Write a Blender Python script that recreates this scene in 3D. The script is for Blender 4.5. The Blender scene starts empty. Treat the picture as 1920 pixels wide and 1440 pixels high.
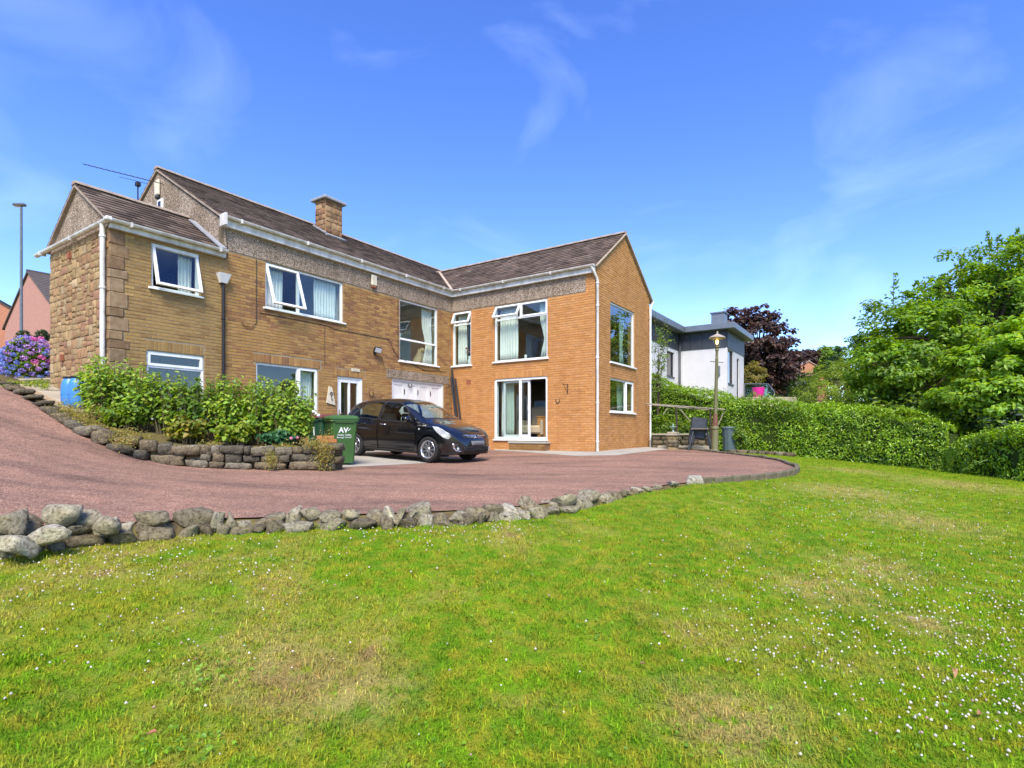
import bpy, bmesh, math, random
import numpy as np
from mathutils import Vector, Matrix, noise as mnoise
from mathutils.geometry import delaunay_2d_cdt
from mathutils.bvhtree import BVHTree

R = math.radians
scene = bpy.context.scene
COL = scene.collection
rng = np.random.default_rng(7)
random.seed(7)

# ------------------------------------------------------------------ camera
EYE = 1.45                                   # eye height above the lawn at the camera
cam_d = bpy.data.cameras.new('camera')
cam = bpy.data.objects.new('camera', cam_d); COL.objects.link(cam)
cam.location = (0, 0, EYE); cam.rotation_euler = (R(90), 0, 0)
cam_d.sensor_width = 36; cam_d.lens = 1034 / 1920 * 36
cam_d.shift_y = 90 / 1920
cam_d.clip_start = 0.05; cam_d.clip_end = 3000
scene.camera = cam

# ------------------------------------------------------------------ sky and sun
SUN_EL, SUN_AZ = 50.0, 178.0                 # azimuth clockwise from +Y (the view direction): behind the camera, left
world = bpy.data.worlds.new('World'); scene.world = world; world.use_nodes = True
wn, wl = world.node_tree.nodes, world.node_tree.links
wn.clear()
w_out = wn.new('ShaderNodeOutputWorld'); w_bg = wn.new('ShaderNodeBackground')
w_sky = wn.new('ShaderNodeTexSky'); w_sky.sky_type = 'NISHITA'; w_sky.sun_disc = False
w_sky.sun_elevation = R(SUN_EL); w_sky.sun_rotation = R(SUN_AZ)
w_sky.air_density = 0.9; w_sky.dust_density = 0.1; w_sky.ozone_density = 3.0; w_sky.altitude = 100
w_tc = wn.new('ShaderNodeTexCoord')
w_sep = wn.new('ShaderNodeSeparateXYZ'); wl.new(w_tc.outputs['Generated'], w_sep.inputs[0])
w_map = wn.new('ShaderNodeMapping'); w_map.inputs['Scale'].default_value = (1.9, 1.9, 3.6)
w_map.inputs['Rotation'].default_value = (0, R(-22), R(26)); w_map.inputs['Location'].default_value = (16.74, 25.72, 10.16)
wl.new(w_tc.outputs['Generated'], w_map.inputs[0])
w_n1 = wn.new('ShaderNodeTexNoise'); w_n1.inputs['Scale'].default_value = 1.5; w_n1.inputs['Detail'].default_value = 8
w_n1.inputs['Roughness'].default_value = 0.52; w_n1.inputs['Distortion'].default_value = 0.7
wl.new(w_map.outputs[0], w_n1.inputs['Vector'])
w_r = wn.new('ShaderNodeMapRange'); w_r.inputs['From Min'].default_value = 0.50; w_r.inputs['From Max'].default_value = 0.95
w_r.inputs['To Max'].default_value = 0.20
wl.new(w_n1.outputs['Fac'], w_r.inputs['Value'])
w_hsv = wn.new('ShaderNodeHueSaturation'); w_hsv.inputs['Saturation'].default_value = 1.24; w_hsv.inputs['Hue'].default_value = 0.519
wl.new(w_sky.outputs[0], w_hsv.inputs['Color'])
w_mix = wn.new('ShaderNodeMixRGB'); w_mix.inputs['Color2'].default_value = (5.6, 6.6, 8.2, 1)
wl.new(w_r.outputs[0], w_mix.inputs['Fac']); wl.new(w_hsv.outputs[0], w_mix.inputs['Color1'])
wl.new(w_mix.outputs[0], w_bg.inputs['Color'])
w_bg.inputs['Strength'].default_value = 0.138
wl.new(w_bg.outputs[0], w_out.inputs[0])

sun_d = bpy.data.lights.new('sun', 'SUN'); sun = bpy.data.objects.new('sun', sun_d); COL.objects.link(sun)
sun_d.energy = 2.9; sun_d.angle = R(28); sun_d.color = (1.0, 0.93, 0.82)
_sd = Vector((math.sin(R(SUN_AZ)) * math.cos(R(SUN_EL)), math.cos(R(SUN_AZ)) * math.cos(R(SUN_EL)), math.sin(R(SUN_EL))))
sun.rotation_euler = _sd.to_track_quat('Z', 'Y').to_euler(); sun.location = (0, 0, 40)

scene.view_settings.view_transform = 'Standard'; scene.view_settings.look = 'None'
scene.view_settings.exposure = 1.4; scene.view_settings.gamma = 1.0; scene.view_settings.use_curve_mapping = False
scene.cycles.max_bounces = 8; scene.cycles.transparent_max_bounces = 12
scene.cycles.caustics_reflective = False; scene.cycles.caustics_refractive = False

# ------------------------------------------------------------------ helpers
def lerp(a, b, t): return a + (b - a) * t

def P(px, py, d):
    """point at depth d on the ray that the photograph's pixel shows"""
    return Vector(((px - 960) / 1034 * d, d, EYE + (810 - py) / 1034 * d))

def tag(o, label=None, cat=None, group=None, kind=None):
    if label: o['label'] = label
    if cat: o['category'] = cat
    if group: o['group'] = group
    if kind: o['kind'] = kind
    return o

def thing(name, label, cat, loc=(0, 0, 0), rz=0.0, group=None, rot=None):
    o = bpy.data.objects.new(name, None); COL.objects.link(o)
    o.location = loc; o.rotation_euler = rot if rot is not None else (0, 0, rz)
    o.empty_display_size = 0.2
    return tag(o, label, cat, group)

def set_world(child, parent, parent_loc):
    """child keeps world coordinates although its parent is an unrotated Empty at parent_loc"""
    child.parent = parent
    child.matrix_parent_inverse = Matrix.Translation(-Vector(parent_loc))

class MB:
    def __init__(s): s.v = []; s.f = []; s.c = []; s.col = None
    def add(s, verts, faces):
        n = len(s.v); s.v.extend([tuple(p) for p in verts]); s.f.extend([tuple(i + n for i in f) for f in faces])
        if s.col is not None: s.c.extend([s.col] * len(verts))
        return s
    def box(s, x0, x1, y0, y1, z0, z1, M=None):
        vs = [Vector(p) for p in ((x0,y0,z0),(x1,y0,z0),(x1,y1,z0),(x0,y1,z0),(x0,y0,z1),(x1,y0,z1),(x1,y1,z1),(x0,y1,z1))]
        if M is not None: vs = [M @ p for p in vs]
        return s.add(vs, [(0,3,2,1),(4,5,6,7),(0,1,5,4),(1,2,6,5),(2,3,7,6),(3,0,4,7)])
    def bbox(s, x0, x1, y0, y1, z0, z1, b=0.01, M=None):
        """box with chamfered edges"""
        vs = []
        for sx, X, x_in in ((-1, x0, x0 + b), (1, x1, x1 - b)):
            for sy, Y, y_in in ((-1, y0, y0 + b), (1, y1, y1 - b)):
                for sz, Z, z_in in ((-1, z0, z0 + b), (1, z1, z1 - b)):
                    vs += [(X, y_in, z_in), (x_in, Y, z_in), (x_in, y_in, Z)]
        vs = [Vector(p) for p in vs]
        if M is not None: vs = [M @ p for p in vs]
        def i(a, bb, c, k): return ((a * 2 + bb) * 2 + c) * 3 + k
        F = []
        for a in (0, 1):
            q = [i(a,0,0,0), i(a,1,0,0), i(a,1,1,0), i(a,0,1,0)]; F.append(q if a else q[::-1])
            q = [i(0,a,0,1), i(1,a,0,1), i(1,a,1,1), i(0,a,1,1)]; F.append(q[::-1] if a else q)
            q = [i(0,0,a,2), i(1,0,a,2), i(1,1,a,2), i(0,1,a,2)]; F.append(q if a else q[::-1])
        for a in (0, 1):
            for c in (0, 1):
                F.append([i(a,c,0,0), i(a,c,1,0), i(a,c,1,1), i(a,c,0,1)])
                F.append([i(a,0,c,0), i(a,1,c,0), i(a,1,c,2), i(a,0,c,2)])
                F.append([i(0,a,c,1), i(1,a,c,1), i(1,a,c,2), i(0,a,c,2)])
                for d in (0, 1): F.append([i(a,c,d,0), i(a,c,d,1), i(a,c,d,2)])
        return s.add(vs, F)
    def tube(s, pts, rad, n=8, cap=True):
        pts = [Vector(p) for p in pts]
        if not hasattr(rad, '__len__'): rad = [rad] * len(pts)
        up = Vector((0, 0, 1)); vs = []; prev = None
        for k, p in enumerate(pts):
            d = (pts[min(k + 1, len(pts) - 1)] - pts[max(k - 1, 0)])
            if d.length < 1e-9: d = up.copy()
            d.normalize()
            if prev is None:
                a = d.cross(up)
                if a.length < 1e-3: a = d.cross(Vector((1, 0, 0)))
            else:
                a = prev - d * prev.dot(d)
                if a.length < 1e-4: a = d.cross(up)
            a.normalize(); prev = a; b = d.cross(a)
            for j in range(n):
                t = 2 * math.pi * j / n
                vs.append(p + (a * math.cos(t) + b * math.sin(t)) * rad[k])
        F = []
        for k in range(len(pts) - 1):
            for j in range(n):
                F.append((k*n+j, k*n+(j+1)%n, (k+1)*n+(j+1)%n, (k+1)*n+j))
        if cap: F += [tuple(range(n))[::-1], tuple((len(pts)-1)*n + j for j in range(n))]
        return s.add(vs, F)
    def lathe(s, prof, n=20, c=(0, 0, 0), M=None, cap=True):
        """profile of (r, z) turned round z at c"""
        vs = []; c = Vector(c)
        for r, z in prof:
            for j in range(n):
                t = 2 * math.pi * j / n
                p = Vector((r * math.cos(t), r * math.sin(t), z))
                if M is not None: p = M @ p
                vs.append(c + p)
        F = []
        for k in range(len(prof) - 1):
            for j in range(n): F.append((k*n+j, k*n+(j+1)%n, (k+1)*n+(j+1)%n, (k+1)*n+j))
        if cap: F += [tuple(range(n))[::-1], tuple((len(prof)-1)*n + j for j in range(n))]
        return s.add(vs, F)
    def prism(s, poly, z0, z1, M=None):
        n = len(poly); vs = [Vector((x, y, z0)) for x, y in poly] + [Vector((x, y, z1)) for x, y in poly]
        if M is not None: vs = [M @ p for p in vs]
        F = [tuple(range(n))[::-1], tuple(range(n, 2*n))] + [(i, (i+1) % n, n + (i+1) % n, n + i) for i in range(n)]
        return s.add(vs, F)
    def mesh(s, name, smooth=False, fix=True):
        me = bpy.data.meshes.new(name); me.from_pydata(s.v, [], s.f)
        if s.c and len(s.c) == len(s.v):
            at = me.color_attributes.new('Col', 'FLOAT_COLOR', 'POINT')
            a = np.ones((len(s.c), 4), np.float32); a[:, :3] = np.array(s.c, np.float32); at.data.foreach_set('color', a.ravel())
        if fix:
            bm = bmesh.new(); bm.from_mesh(me); bmesh.ops.recalc_face_normals(bm, faces=bm.faces); bm.to_mesh(me); bm.free()
        if smooth: me.polygons.foreach_set('use_smooth', [True] * len(me.polygons))
        me.update(); return me
    def build(s, name, mat, parent=None, smooth=False, fix=True, inv=None, angle=None):
        o = bpy.data.objects.new(name, s.mesh(name, smooth, fix)); COL.objects.link(o)
        if mat: o.data.materials.append(mat)
        if parent is not None:
            o.parent = parent
            if inv is not None: o.matrix_parent_inverse = Matrix.Translation(-Vector(inv))
        if angle is not None: smooth_by_angle(o, angle)
        return o

def smooth_by_angle(o, deg):
    me = o.data
    me.polygons.foreach_set('use_smooth', [True] * len(me.polygons))
    bm = bmesh.new(); bm.from_mesh(me); th = R(deg)
    for e in bm.edges:
        e.smooth = not (len(e.link_faces) != 2 or e.calc_face_angle(3.2) > th)
    bm.to_mesh(me); bm.free()

def fast_mesh(name, V, T, colors=None, smooth=False):
    """triangles from numpy arrays"""
    me = bpy.data.meshes.new(name); V = np.asarray(V, np.float32); T = np.asarray(T, np.int32)
    me.vertices.add(len(V)); me.vertices.foreach_set('co', V.ravel())
    k = T.shape[1]
    me.loops.add(T.size); me.loops.foreach_set('vertex_index', T.ravel())
    me.polygons.add(len(T)); me.polygons.foreach_set('loop_start', np.arange(0, T.size, k, dtype=np.int32))
    me.polygons.foreach_set('loop_total', np.full(len(T), k, np.int32))
    if smooth: me.polygons.foreach_set('use_smooth', np.ones(len(T), bool))
    me.update(calc_edges=True)
    if colors is not None:
        at = me.color_attributes.new('Col', 'FLOAT_COLOR', 'POINT')
        a = np.ones((len(V), 4), np.float32); a[:, :3] = colors; at.data.foreach_set('color', a.ravel())
    return me

def link(name, me, mat, parent=None, inv=None):
    o = bpy.data.objects.new(name, me); COL.objects.link(o)
    if mat and not me.materials: me.materials.append(mat)
    if parent is not None:
        o.parent = parent
        if inv is not None: o.matrix_parent_inverse = Matrix.Translation(-Vector(inv))
    return o

def vnoise(p, seed=0):
    """vectorised value noise, p (N,2) or (N,3), about -1..1"""
    p = np.asarray(p, float)
    if p.shape[1] == 2: p = np.c_[p, np.zeros(len(p))]
    i = np.floor(p).astype(np.int64); f = p - i; f = f * f * (3 - 2 * f); out = 0
    for dx in (0, 1):
        for dy in (0, 1):
            for dz in (0, 1):
                h = (i[:,0]+dx) * 374761393 + (i[:,1]+dy) * 668265263 + (i[:,2]+dz) * 2147483647 + seed * 1013904223
                h = (h ^ (h >> 13)) * 1274126177; h = (h ^ (h >> 16)) & 0xFFFF
                w = (f[:,0] if dx else 1-f[:,0]) * (f[:,1] if dy else 1-f[:,1]) * (f[:,2] if dz else 1-f[:,2])
                out = out + w * (h / 32767.5 - 1)
    return out

def fbm(p, seed=0, oct=4):
    p = np.asarray(p, float); a = 1.0; o = 0
    for k in range(oct): o = o + a * vnoise(p * 2 ** k, seed + k); a *= .5
    return o

# ------------------------------------------------------------------ materials
def mat_new(name):
    m = bpy.data.materials.new(name); m.use_nodes = True
    nt = m.node_tree; b = nt.nodes['Principled BSDF']
    return m, nt, nt.nodes, nt.links, b

def rgba(c): return (c[0], c[1], c[2], 1.0)

def mat(name, col, rough=0.6, metal=0.0, spec=0.5, var=None, vscale=4.0, var2=None, v2scale=40.0, bump=0.0, bscale=60.0,
        attr=False, coat=0.0, attr_mul=1.0, coords='Object', bdist=0.02):
    """plain procedural material: base colour, one or two noise tints, noise bump; attr = tint by the Col attribute"""
    m, nt, N, L, b = mat_new(name)
    b.inputs['Roughness'].default_value = rough; b.inputs['Metallic'].default_value = metal
    b.inputs['Specular IOR Level'].default_value = spec; b.inputs['Coat Weight'].default_value = coat
    tc = N.new('ShaderNodeTexCoord'); src = tc.outputs[coords]
    if attr:
        a = N.new('ShaderNodeAttribute'); a.attribute_name = 'Col'; cur = a.outputs['Color']
    else:
        c = N.new('ShaderNodeRGB'); c.outputs[0].default_value = rgba(col); cur = c.outputs[0]
    for vv, sc in ((var, vscale), (var2, v2scale)):
        if vv is None: continue
        n = N.new('ShaderNodeTexNoise'); n.inputs['Scale'].default_value = sc; n.inputs['Detail'].default_value = 5; n.inputs['Roughness'].default_value = .62
        L.new(src, n.inputs['Vector'])
        r = N.new('ShaderNodeMapRange'); r.inputs['From Min'].default_value = .38; r.inputs['From Max'].default_value = .66
        L.new(n.outputs['Fac'], r.inputs['Value'])
        mx = N.new('ShaderNodeMixRGB'); L.new(r.outputs[0], mx.inputs['Fac']); L.new(cur, mx.inputs['Color1'])
        if attr:
            mx.blend_type = 'MULTIPLY'
        mx.inputs['Color2'].default_value = rgba(vv); cur = mx.outputs[0]
    L.new(cur, b.inputs['Base Color'])
    if bump:
        n = N.new('ShaderNodeTexNoise'); n.inputs['Scale'].default_value = bscale; n.inputs['Detail'].default_value = 6; n.inputs['Roughness'].default_value = .65
        L.new(src, n.inputs['Vector'])
        bp = N.new('ShaderNodeBump'); bp.inputs['Strength'].default_value = bump; bp.inputs['Distance'].default_value = bdist
        L.new(n.outputs['Fac'], bp.inputs['Height']); L.new(bp.outputs[0], b.inputs['Normal'])
    return m

def mat_leaf(name, trans=0.42, rough=0.45, spec=0.4):
    m, nt, N, L, b = mat_new(name)
    a = N.new('ShaderNodeAttribute'); a.attribute_name = 'Col'
    b.inputs['Roughness'].default_value = rough; b.inputs['Specular IOR Level'].default_value = spec
    L.new(a.outputs['Color'], b.inputs['Base Color'])
    t = N.new('ShaderNodeBsdfTranslucent'); hs = N.new('ShaderNodeHueSaturation'); hs.inputs['Value'].default_value = 1.8; hs.inputs['Saturation'].default_value = 1.1
    hs.inputs['Hue'].default_value = .485
    L.new(a.outputs['Color'], hs.inputs['Color']); L.new(hs.outputs[0], t.inputs['Color'])
    mx = N.new('ShaderNodeMixShader'); mx.inputs['Fac'].default_value = trans
    L.new(b.outputs[0], mx.inputs[1]); L.new(t.outputs[0], mx.inputs[2])
    L.new(mx.outputs[0], N['Material Output'].inputs['Surface'])
    return m

def mat_glass(name, tint=(0.92, 0.97, 0.95), ior=1.5, rough=0.0, boost=1.0):
    """thin pane: clear transmission plus a Fresnel mirror"""
    m, nt, N, L, b = mat_new(name); N.remove(b)
    t = N.new('ShaderNodeBsdfTransparent'); t.inputs['Color'].default_value = rgba(tint)
    g = N.new('ShaderNodeBsdfGlossy'); g.inputs['Roughness'].default_value = rough; g.inputs['Color'].default_value = (1, 1, 1, 1)
    lw = N.new('ShaderNodeLayerWeight'); pw = N.new('ShaderNodeMath'); pw.operation = 'POWER'; pw.inputs[1].default_value = 4.0; L.new(lw.outputs['Facing'], pw.inputs[0])
    f0 = ((ior - 1) / (ior + 1)) ** 2
    mu = N.new('ShaderNodeMath'); mu.operation = 'MULTIPLY_ADD'; mu.inputs[1].default_value = (1 - f0) * boost * .8; mu.inputs[2].default_value = f0 * boost; mu.use_clamp = True
    L.new(pw.outputs[0], mu.inputs[0])
    mx = N.new('ShaderNodeMixShader'); L.new(mu.outputs[0], mx.inputs[0]); L.new(t.outputs[0], mx.inputs[1]); L.new(g.outputs[0], mx.inputs[2])
    L.new(mx.outputs[0], N['Material Output'].inputs['Surface'])
    return m

MT = {}
MT['brick'] = mat('brick', (1,1,1), .86, spec=.25, attr=True, var=(.86,.83,.80), vscale=14, var2=(.88,.87,.85), v2scale=120, bump=.35, bscale=180, bdist=.004)
MT['mortar'] = mat('mortar', (.30,.235,.145), .92, spec=.2, var=(.23,.18,.11), vscale=3, bump=.3, bscale=220, bdist=.004)
MT['mortar_orange'] = mat('mortar_orange', (.36,.225,.115), .92, spec=.2, var=(.31,.18,.085), vscale=3, bump=.3, bscale=220, bdist=.004)
MT['stone'] = mat('stone', (1,1,1), .9, spec=.25, attr=True, var=(.72,.66,.58), vscale=9, var2=(.8,.77,.72), v2scale=60, bump=.7, bscale=45, bdist=.012)
MT['stone_joint'] = mat('stone_joint', (.36,.27,.16), .95, spec=.2, var=(.27,.20,.12), vscale=6, bump=.5, bscale=90)
MT['upvc'] = mat('upvc', (.78,.79,.79), .32, spec=.5, var=(.72,.73,.72), vscale=3)
MT['gutter'] = mat('gutter', (.70,.69,.66), .4, spec=.45, var=(.55,.53,.48), vscale=2.2, var2=(.66,.64,.6), v2scale=14)
MT['glass'] = mat_glass('glass', (.90,.95,.93), 1.52, boost=1.3)
MT['lead'] = mat('lead', (.30,.31,.33), .6, spec=.3, var=(.22,.22,.23), vscale=8)
MT['tile'] = mat('tile', (1,1,1), .9, spec=.22, attr=True, var=(.70,.66,.62), vscale=6, var2=(.78,.76,.74), v2scale=70, bump=.5, bscale=110, bdist=.006)
MT['ridge'] = mat('ridge', (.34,.27,.21), .9, spec=.2, var=(.22,.17,.13), vscale=5, bump=.4, bscale=60)
MT['mortar_pale'] = mat('mortar_pale', (.46,.36,.27), .92, spec=.2, var=(.33,.25,.18), vscale=8, bump=.5, bscale=60)
MT['plaster'] = mat('plaster', (.62,.60,.55), .9, spec=.2)
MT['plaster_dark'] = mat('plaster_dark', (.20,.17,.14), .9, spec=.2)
MT['carpet'] = mat('carpet', (.20,.15,.11), .95, spec=.1)
MT['curtain'] = mat('curtain', (.80,.80,.76), .9, spec=.1, var=(.74,.74,.69), vscale=4)
MT['curtain_green'] = mat('curtain_green', (.36,.46,.40), .9, spec=.1, var=(.30,.40,.35), vscale=4)
MT['black_plastic'] = mat('black_plastic', (.012,.012,.013), .45)
MT['dark_metal'] = mat('dark_metal', (.03,.03,.032), .5, metal=.6)
MT['iron'] = mat('iron', (.035,.028,.024), .7, metal=.3, var=(.09,.045,.025), vscale=20)
MT['white_paint'] = mat('white_paint', (.72,.71,.68), .5, var=(.62,.61,.57), vscale=4)
MT['cream'] = mat('cream', (.62,.56,.42), .6, var=(.5,.44,.32), vscale=10)
MT['terracotta'] = mat('terracotta', (.28,.09,.04), .85, var=(.2,.06,.03), vscale=30)
MT['leaf'] = mat_leaf('leaf')
MT['leaf_gloss'] = mat_leaf('leaf_gloss', .28, .3, .5)
MT['petal'] = mat_leaf('petal', .25, .7, .2)
MT['bark'] = mat('bark', (.09,.065,.045), .95, spec=.15, var=(.045,.034,.025), vscale=18, bump=.8, bscale=40)
MT['twig'] = mat('twig', (.12,.10,.05), .9, spec=.2)

def mat_pebble():
    m, nt, N, L, b = mat_new('pebbledash')
    b.inputs['Roughness'].default_value = .92; b.inputs['Specular IOR Level'].default_value = .2
    tc = N.new('ShaderNodeTexCoord')
    v = N.new('ShaderNodeTexVoronoi'); v.inputs['Scale'].default_value = 46; L.new(tc.outputs['Object'], v.inputs['Vector'])
    r = N.new('ShaderNodeValToRGB'); e = r.color_ramp.elements
    e[0].color = (.10,.075,.055,1); e[0].position = 0; e[1].color = (.52,.43,.34,1); e[1].position = 1
    for p, c in ((.35,(.25,.19,.135,1)), (.7,(.36,.285,.215,1))):
        q = r.color_ramp.elements.new(p); q.color = c
    sp = N.new('ShaderNodeSeparateColor'); L.new(v.outputs['Color'], sp.inputs[0]); L.new(sp.outputs[0], r.inputs[0])
    n = N.new('ShaderNodeTexNoise'); n.inputs['Scale'].default_value = 1.3; n.inputs['Detail'].default_value = 5; L.new(tc.outputs['Object'], n.inputs['Vector'])
    mr = N.new('ShaderNodeMapRange'); mr.inputs['From Min'].default_value = .35; mr.inputs['From Max'].default_value = .7; L.new(n.outputs['Fac'], mr.inputs['Value'])
    mx = N.new('ShaderNodeMixRGB'); mx.blend_type = 'MULTIPLY'; mx.inputs['Color2'].default_value = (.78,.74,.68,1)
    L.new(mr.outputs[0], mx.inputs['Fac']); L.new(r.outputs[0], mx.inputs['Color1']); L.new(mx.outputs[0], b.inputs['Base Color'])
    bp = N.new('ShaderNodeBump'); bp.inputs['Strength'].default_value = .9; bp.inputs['Distance'].default_value = .012; bp.invert = True
    L.new(v.outputs['Distance'], bp.inputs['Height']); L.new(bp.outputs[0], b.inputs['Normal'])
    return m
MT['pebble'] = mat_pebble()

def weather(m, tint, lo=.46, hi=.68, sc=(1.6, 1.6, .22), detail=6):
    """vertical run-off streaks and dirt patches multiplied over a material's colour"""
    nt = m.node_tree; N, L = nt.nodes, nt.links; b = N['Principled BSDF']; src = b.inputs['Base Color'].links[0].from_socket
    tc = N.new('ShaderNodeTexCoord'); mp = N.new('ShaderNodeMapping'); mp.inputs['Scale'].default_value = sc; L.new(tc.outputs['Object'], mp.inputs[0])
    n = N.new('ShaderNodeTexNoise'); n.inputs['Scale'].default_value = 1.6; n.inputs['Detail'].default_value = detail; n.inputs['Roughness'].default_value = .66; L.new(mp.outputs[0], n.inputs['Vector'])
    r = N.new('ShaderNodeMapRange'); r.inputs['From Min'].default_value = lo; r.inputs['From Max'].default_value = hi; L.new(n.outputs['Fac'], r.inputs['Value'])
    x = N.new('ShaderNodeMixRGB'); x.blend_type = 'MULTIPLY'; x.inputs['Color2'].default_value = rgba(tint); L.new(r.outputs[0], x.inputs['Fac']); L.new(src, x.inputs['Color1']); L.new(x.outputs[0], b.inputs['Base Color'])
weather(MT['brick'], (.84,.81,.78), .48, .72); weather(MT['gutter'], (.62,.58,.50), .42, .7, (3, 3, 1.2)); weather(MT['pebble'], (.70,.68,.64)); weather(MT['upvc'], (.86,.85,.80), .5, .7, (4, 4, 1)); weather(MT['tile'], (.66,.64,.60), .45, .65, (1.1, 1.1, 1.1))
# ------------------------------------------------------------------ terrain heights (relative to the eye; X right, Y depth)
class RBF:
    def __init__(s, pts, k=0.02):
        p = np.array(pts, float); s.c = p[:, :2]; z = p[:, 2]; n = len(p)
        D = np.linalg.norm(s.c[:, None] - s.c[None], axis=2) + np.eye(n) * -k
        A = np.block([[D, np.c_[np.ones(n), s.c]], [np.c_[np.ones(n), s.c].T, np.zeros((3, 3))]])
        s.w = np.linalg.solve(A, np.r_[z, 0, 0, 0])
    def __call__(s, x, y):
        x = np.atleast_1d(np.asarray(x, float)); y = np.atleast_1d(np.asarray(y, float))
        q = np.stack([x.ravel(), y.ravel()], 1); out = np.empty(len(q))
        for a in range(0, len(q), 20000):
            D = np.linalg.norm(q[a:a+20000, None] - s.c[None], axis=2)
            out[a:a+20000] = D @ s.w[:-3] + s.w[-3] + q[a:a+20000] @ s.w[-2:]
        return out.reshape(x.shape)

BED_WALL = [(-3.66,10.50,-.72,-.24),(-4.2,10.30,-.70,-.27),(-5.3,10.08,-.665,-.26),(-6.1,9.95,-.60,-.24),(-6.6,9.75,-.46,-.12),
            (-7.3,9.85,-.20,.06),(-8.0,10.15,.04,.20),(-9.0,10.75,.40,.50),(-10.0,11.4,.72,.80),(-11.4,12.4,1.05,1.12)]
FRONT = [(-3.95,4.35,-.74),(-3.4,4.75,-.78),(-2.6,5.2,-.81),(-1.9,5.45,-.82),(-1.0,5.65,-.82),(-.2,5.95,-.82),(.5,6.45,-.82),(1.1,7.1,-.82),(1.83,7.95,-.82),
         (2.4,8.6,-.82),(3.0,9.1,-.82),(3.8,9.55,-.82),(4.7,10.1,-.81)]
TIP = [(5.6,11.0,-.80),(6.25,12.1,-.78),(6.5,12.9,-.77),(6.9,14.2,-.75),(6.95,15.4,-.72),(6.8,16.6,-.69),(6.55,17.8,-.66),(6.2,18.9,-.62),(5.3,20.9,-.58)]
I_PT = np.array([-2.20715, 20.1964]); EU = np.array([.829945, -.557845]); EV = np.array([.557845, .829945])
def hw(u, v): return I_PT + EU * u + EV * v
c_ = hw(5.73, 0)
drive_pts = [(x, y, h) for x, y, h, _ in BED_WALL] + FRONT + TIP + [(c_[0], c_[1], -.61), (*hw(5.73, 4.8), -.57), (*hw(3, 0), -.585), (*hw(0, 0), -.57), (*hw(0,-3), -.60), (*hw(0, -6.6), -.62),
    (-2.0,13.4,-.752), (-4.17,14.7,-.63), (-.6,14.8,-.72), (-3.8,12.3,-.71), (0,10,-.79), (3,12,-.77), (-2.5,7.5,-.78), (-5,7.5,-.62),
    (-6.2,4.6,-.42), (-9,6.2,.10), (-14,10,1.25), (-14,14.5,1.95), (-18,13,2.0), (-7.5,8.0,-.22)]
H_drive = RBF(drive_pts, .03)
lawn_pts = [(0,0,-1.45),(-3,0,-1.42),(4,0,-1.5),(2,2.2,-1.37),(-2,2.2,-1.30),(0,2.2,-1.35),(-3.8,4.2,-.96),(-3,4.6,-.95),(-2,5.1,-.95),(-1,5.35,-.95),(0,5.6,-.95),(1.2,6.8,-.93),(1.9,7.7,-.885),
    (3.1,8.8,-.85),(4.8,9.9,-.835),(6.55,12.6,-.79),(7.15,14.4,-.755),(7.05,16.6,-.70),(7.6,17.6,-.70),(9.6,18.7,-.84),(11.8,15.2,-1.10),(11.1,12,-1.10),(6,6,-1.16),(9,8,-1.2),(4.3,4.6,-1.24),
    (12,5,-1.5),(14,20,-1.2),(-5,3.2,-1.02),(-8,2.5,-1.0),(-6,-2,-1.4),(6,-3,-1.6),(13,0,-1.8)]
ter_pts = lawn_pts + [(x, y, h - .16) for x, y, h in ((-2.5,7.5,-.78),(-5,7.5,-.62),(0,10,-.79),(3,12,-.77),(-2,13.4,-.75),(-4.2,14.7,-.63),(2.5,17,-.61),(4,15,-.72),(-6.2,4.6,-.5),(-9,6.2,.0),(-14,10,1.1),(-14,14.5,1.8),(-18,13,1.9),
    (-7.5,8,-.3),(5.2,20.9,-.55),(-2.2,20.2,-.5),(-7,13,-.3),(-4.2,10.3,-.7),(-6.1,9.95,-.65),(-8,10.1,-.05),(-10,11.4,.6),(-9.9,14,.75))] + \
    [(-14,25,2.2),(-30,30,3.6),(-40,50,4.6),(-20,60,2.8),(0,30,.2),(8,26,-.6),(16,30,-.9),(25,20,-1.2),(30,50,-.6),(0,60,.4),(60,60,-.5),(60,0,-2),(-60,0,3.2),(-60,90,5),(60,120,.5),(0,120,1.0),(0,-40,-2),(-40,-30,0),(40,-30,-2.5)]
H_ter = RBF(ter_pts, .02)

def H_lawn(x, y): return H_ter(x, y) + 0.012 * vnoise(np.stack([np.ravel(x) * 1.3, np.ravel(y) * 1.3], 1), 3).reshape(np.shape(x))

def pip(poly, x, y):
    poly = np.asarray(poly, float); x = np.asarray(x, float); y = np.asarray(y, float); inside = np.zeros(x.shape, bool); n = len(poly); j = n - 1
    for i in range(n):
        xi, yi = poly[i][:2]; xj, yj = poly[j][:2]
        c = ((yi > y) != (yj > y)) & (x < (xj - xi) * (y - yi) / (yj - yi + 1e-12) + xi)
        inside ^= c; j = i
    return inside

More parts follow.
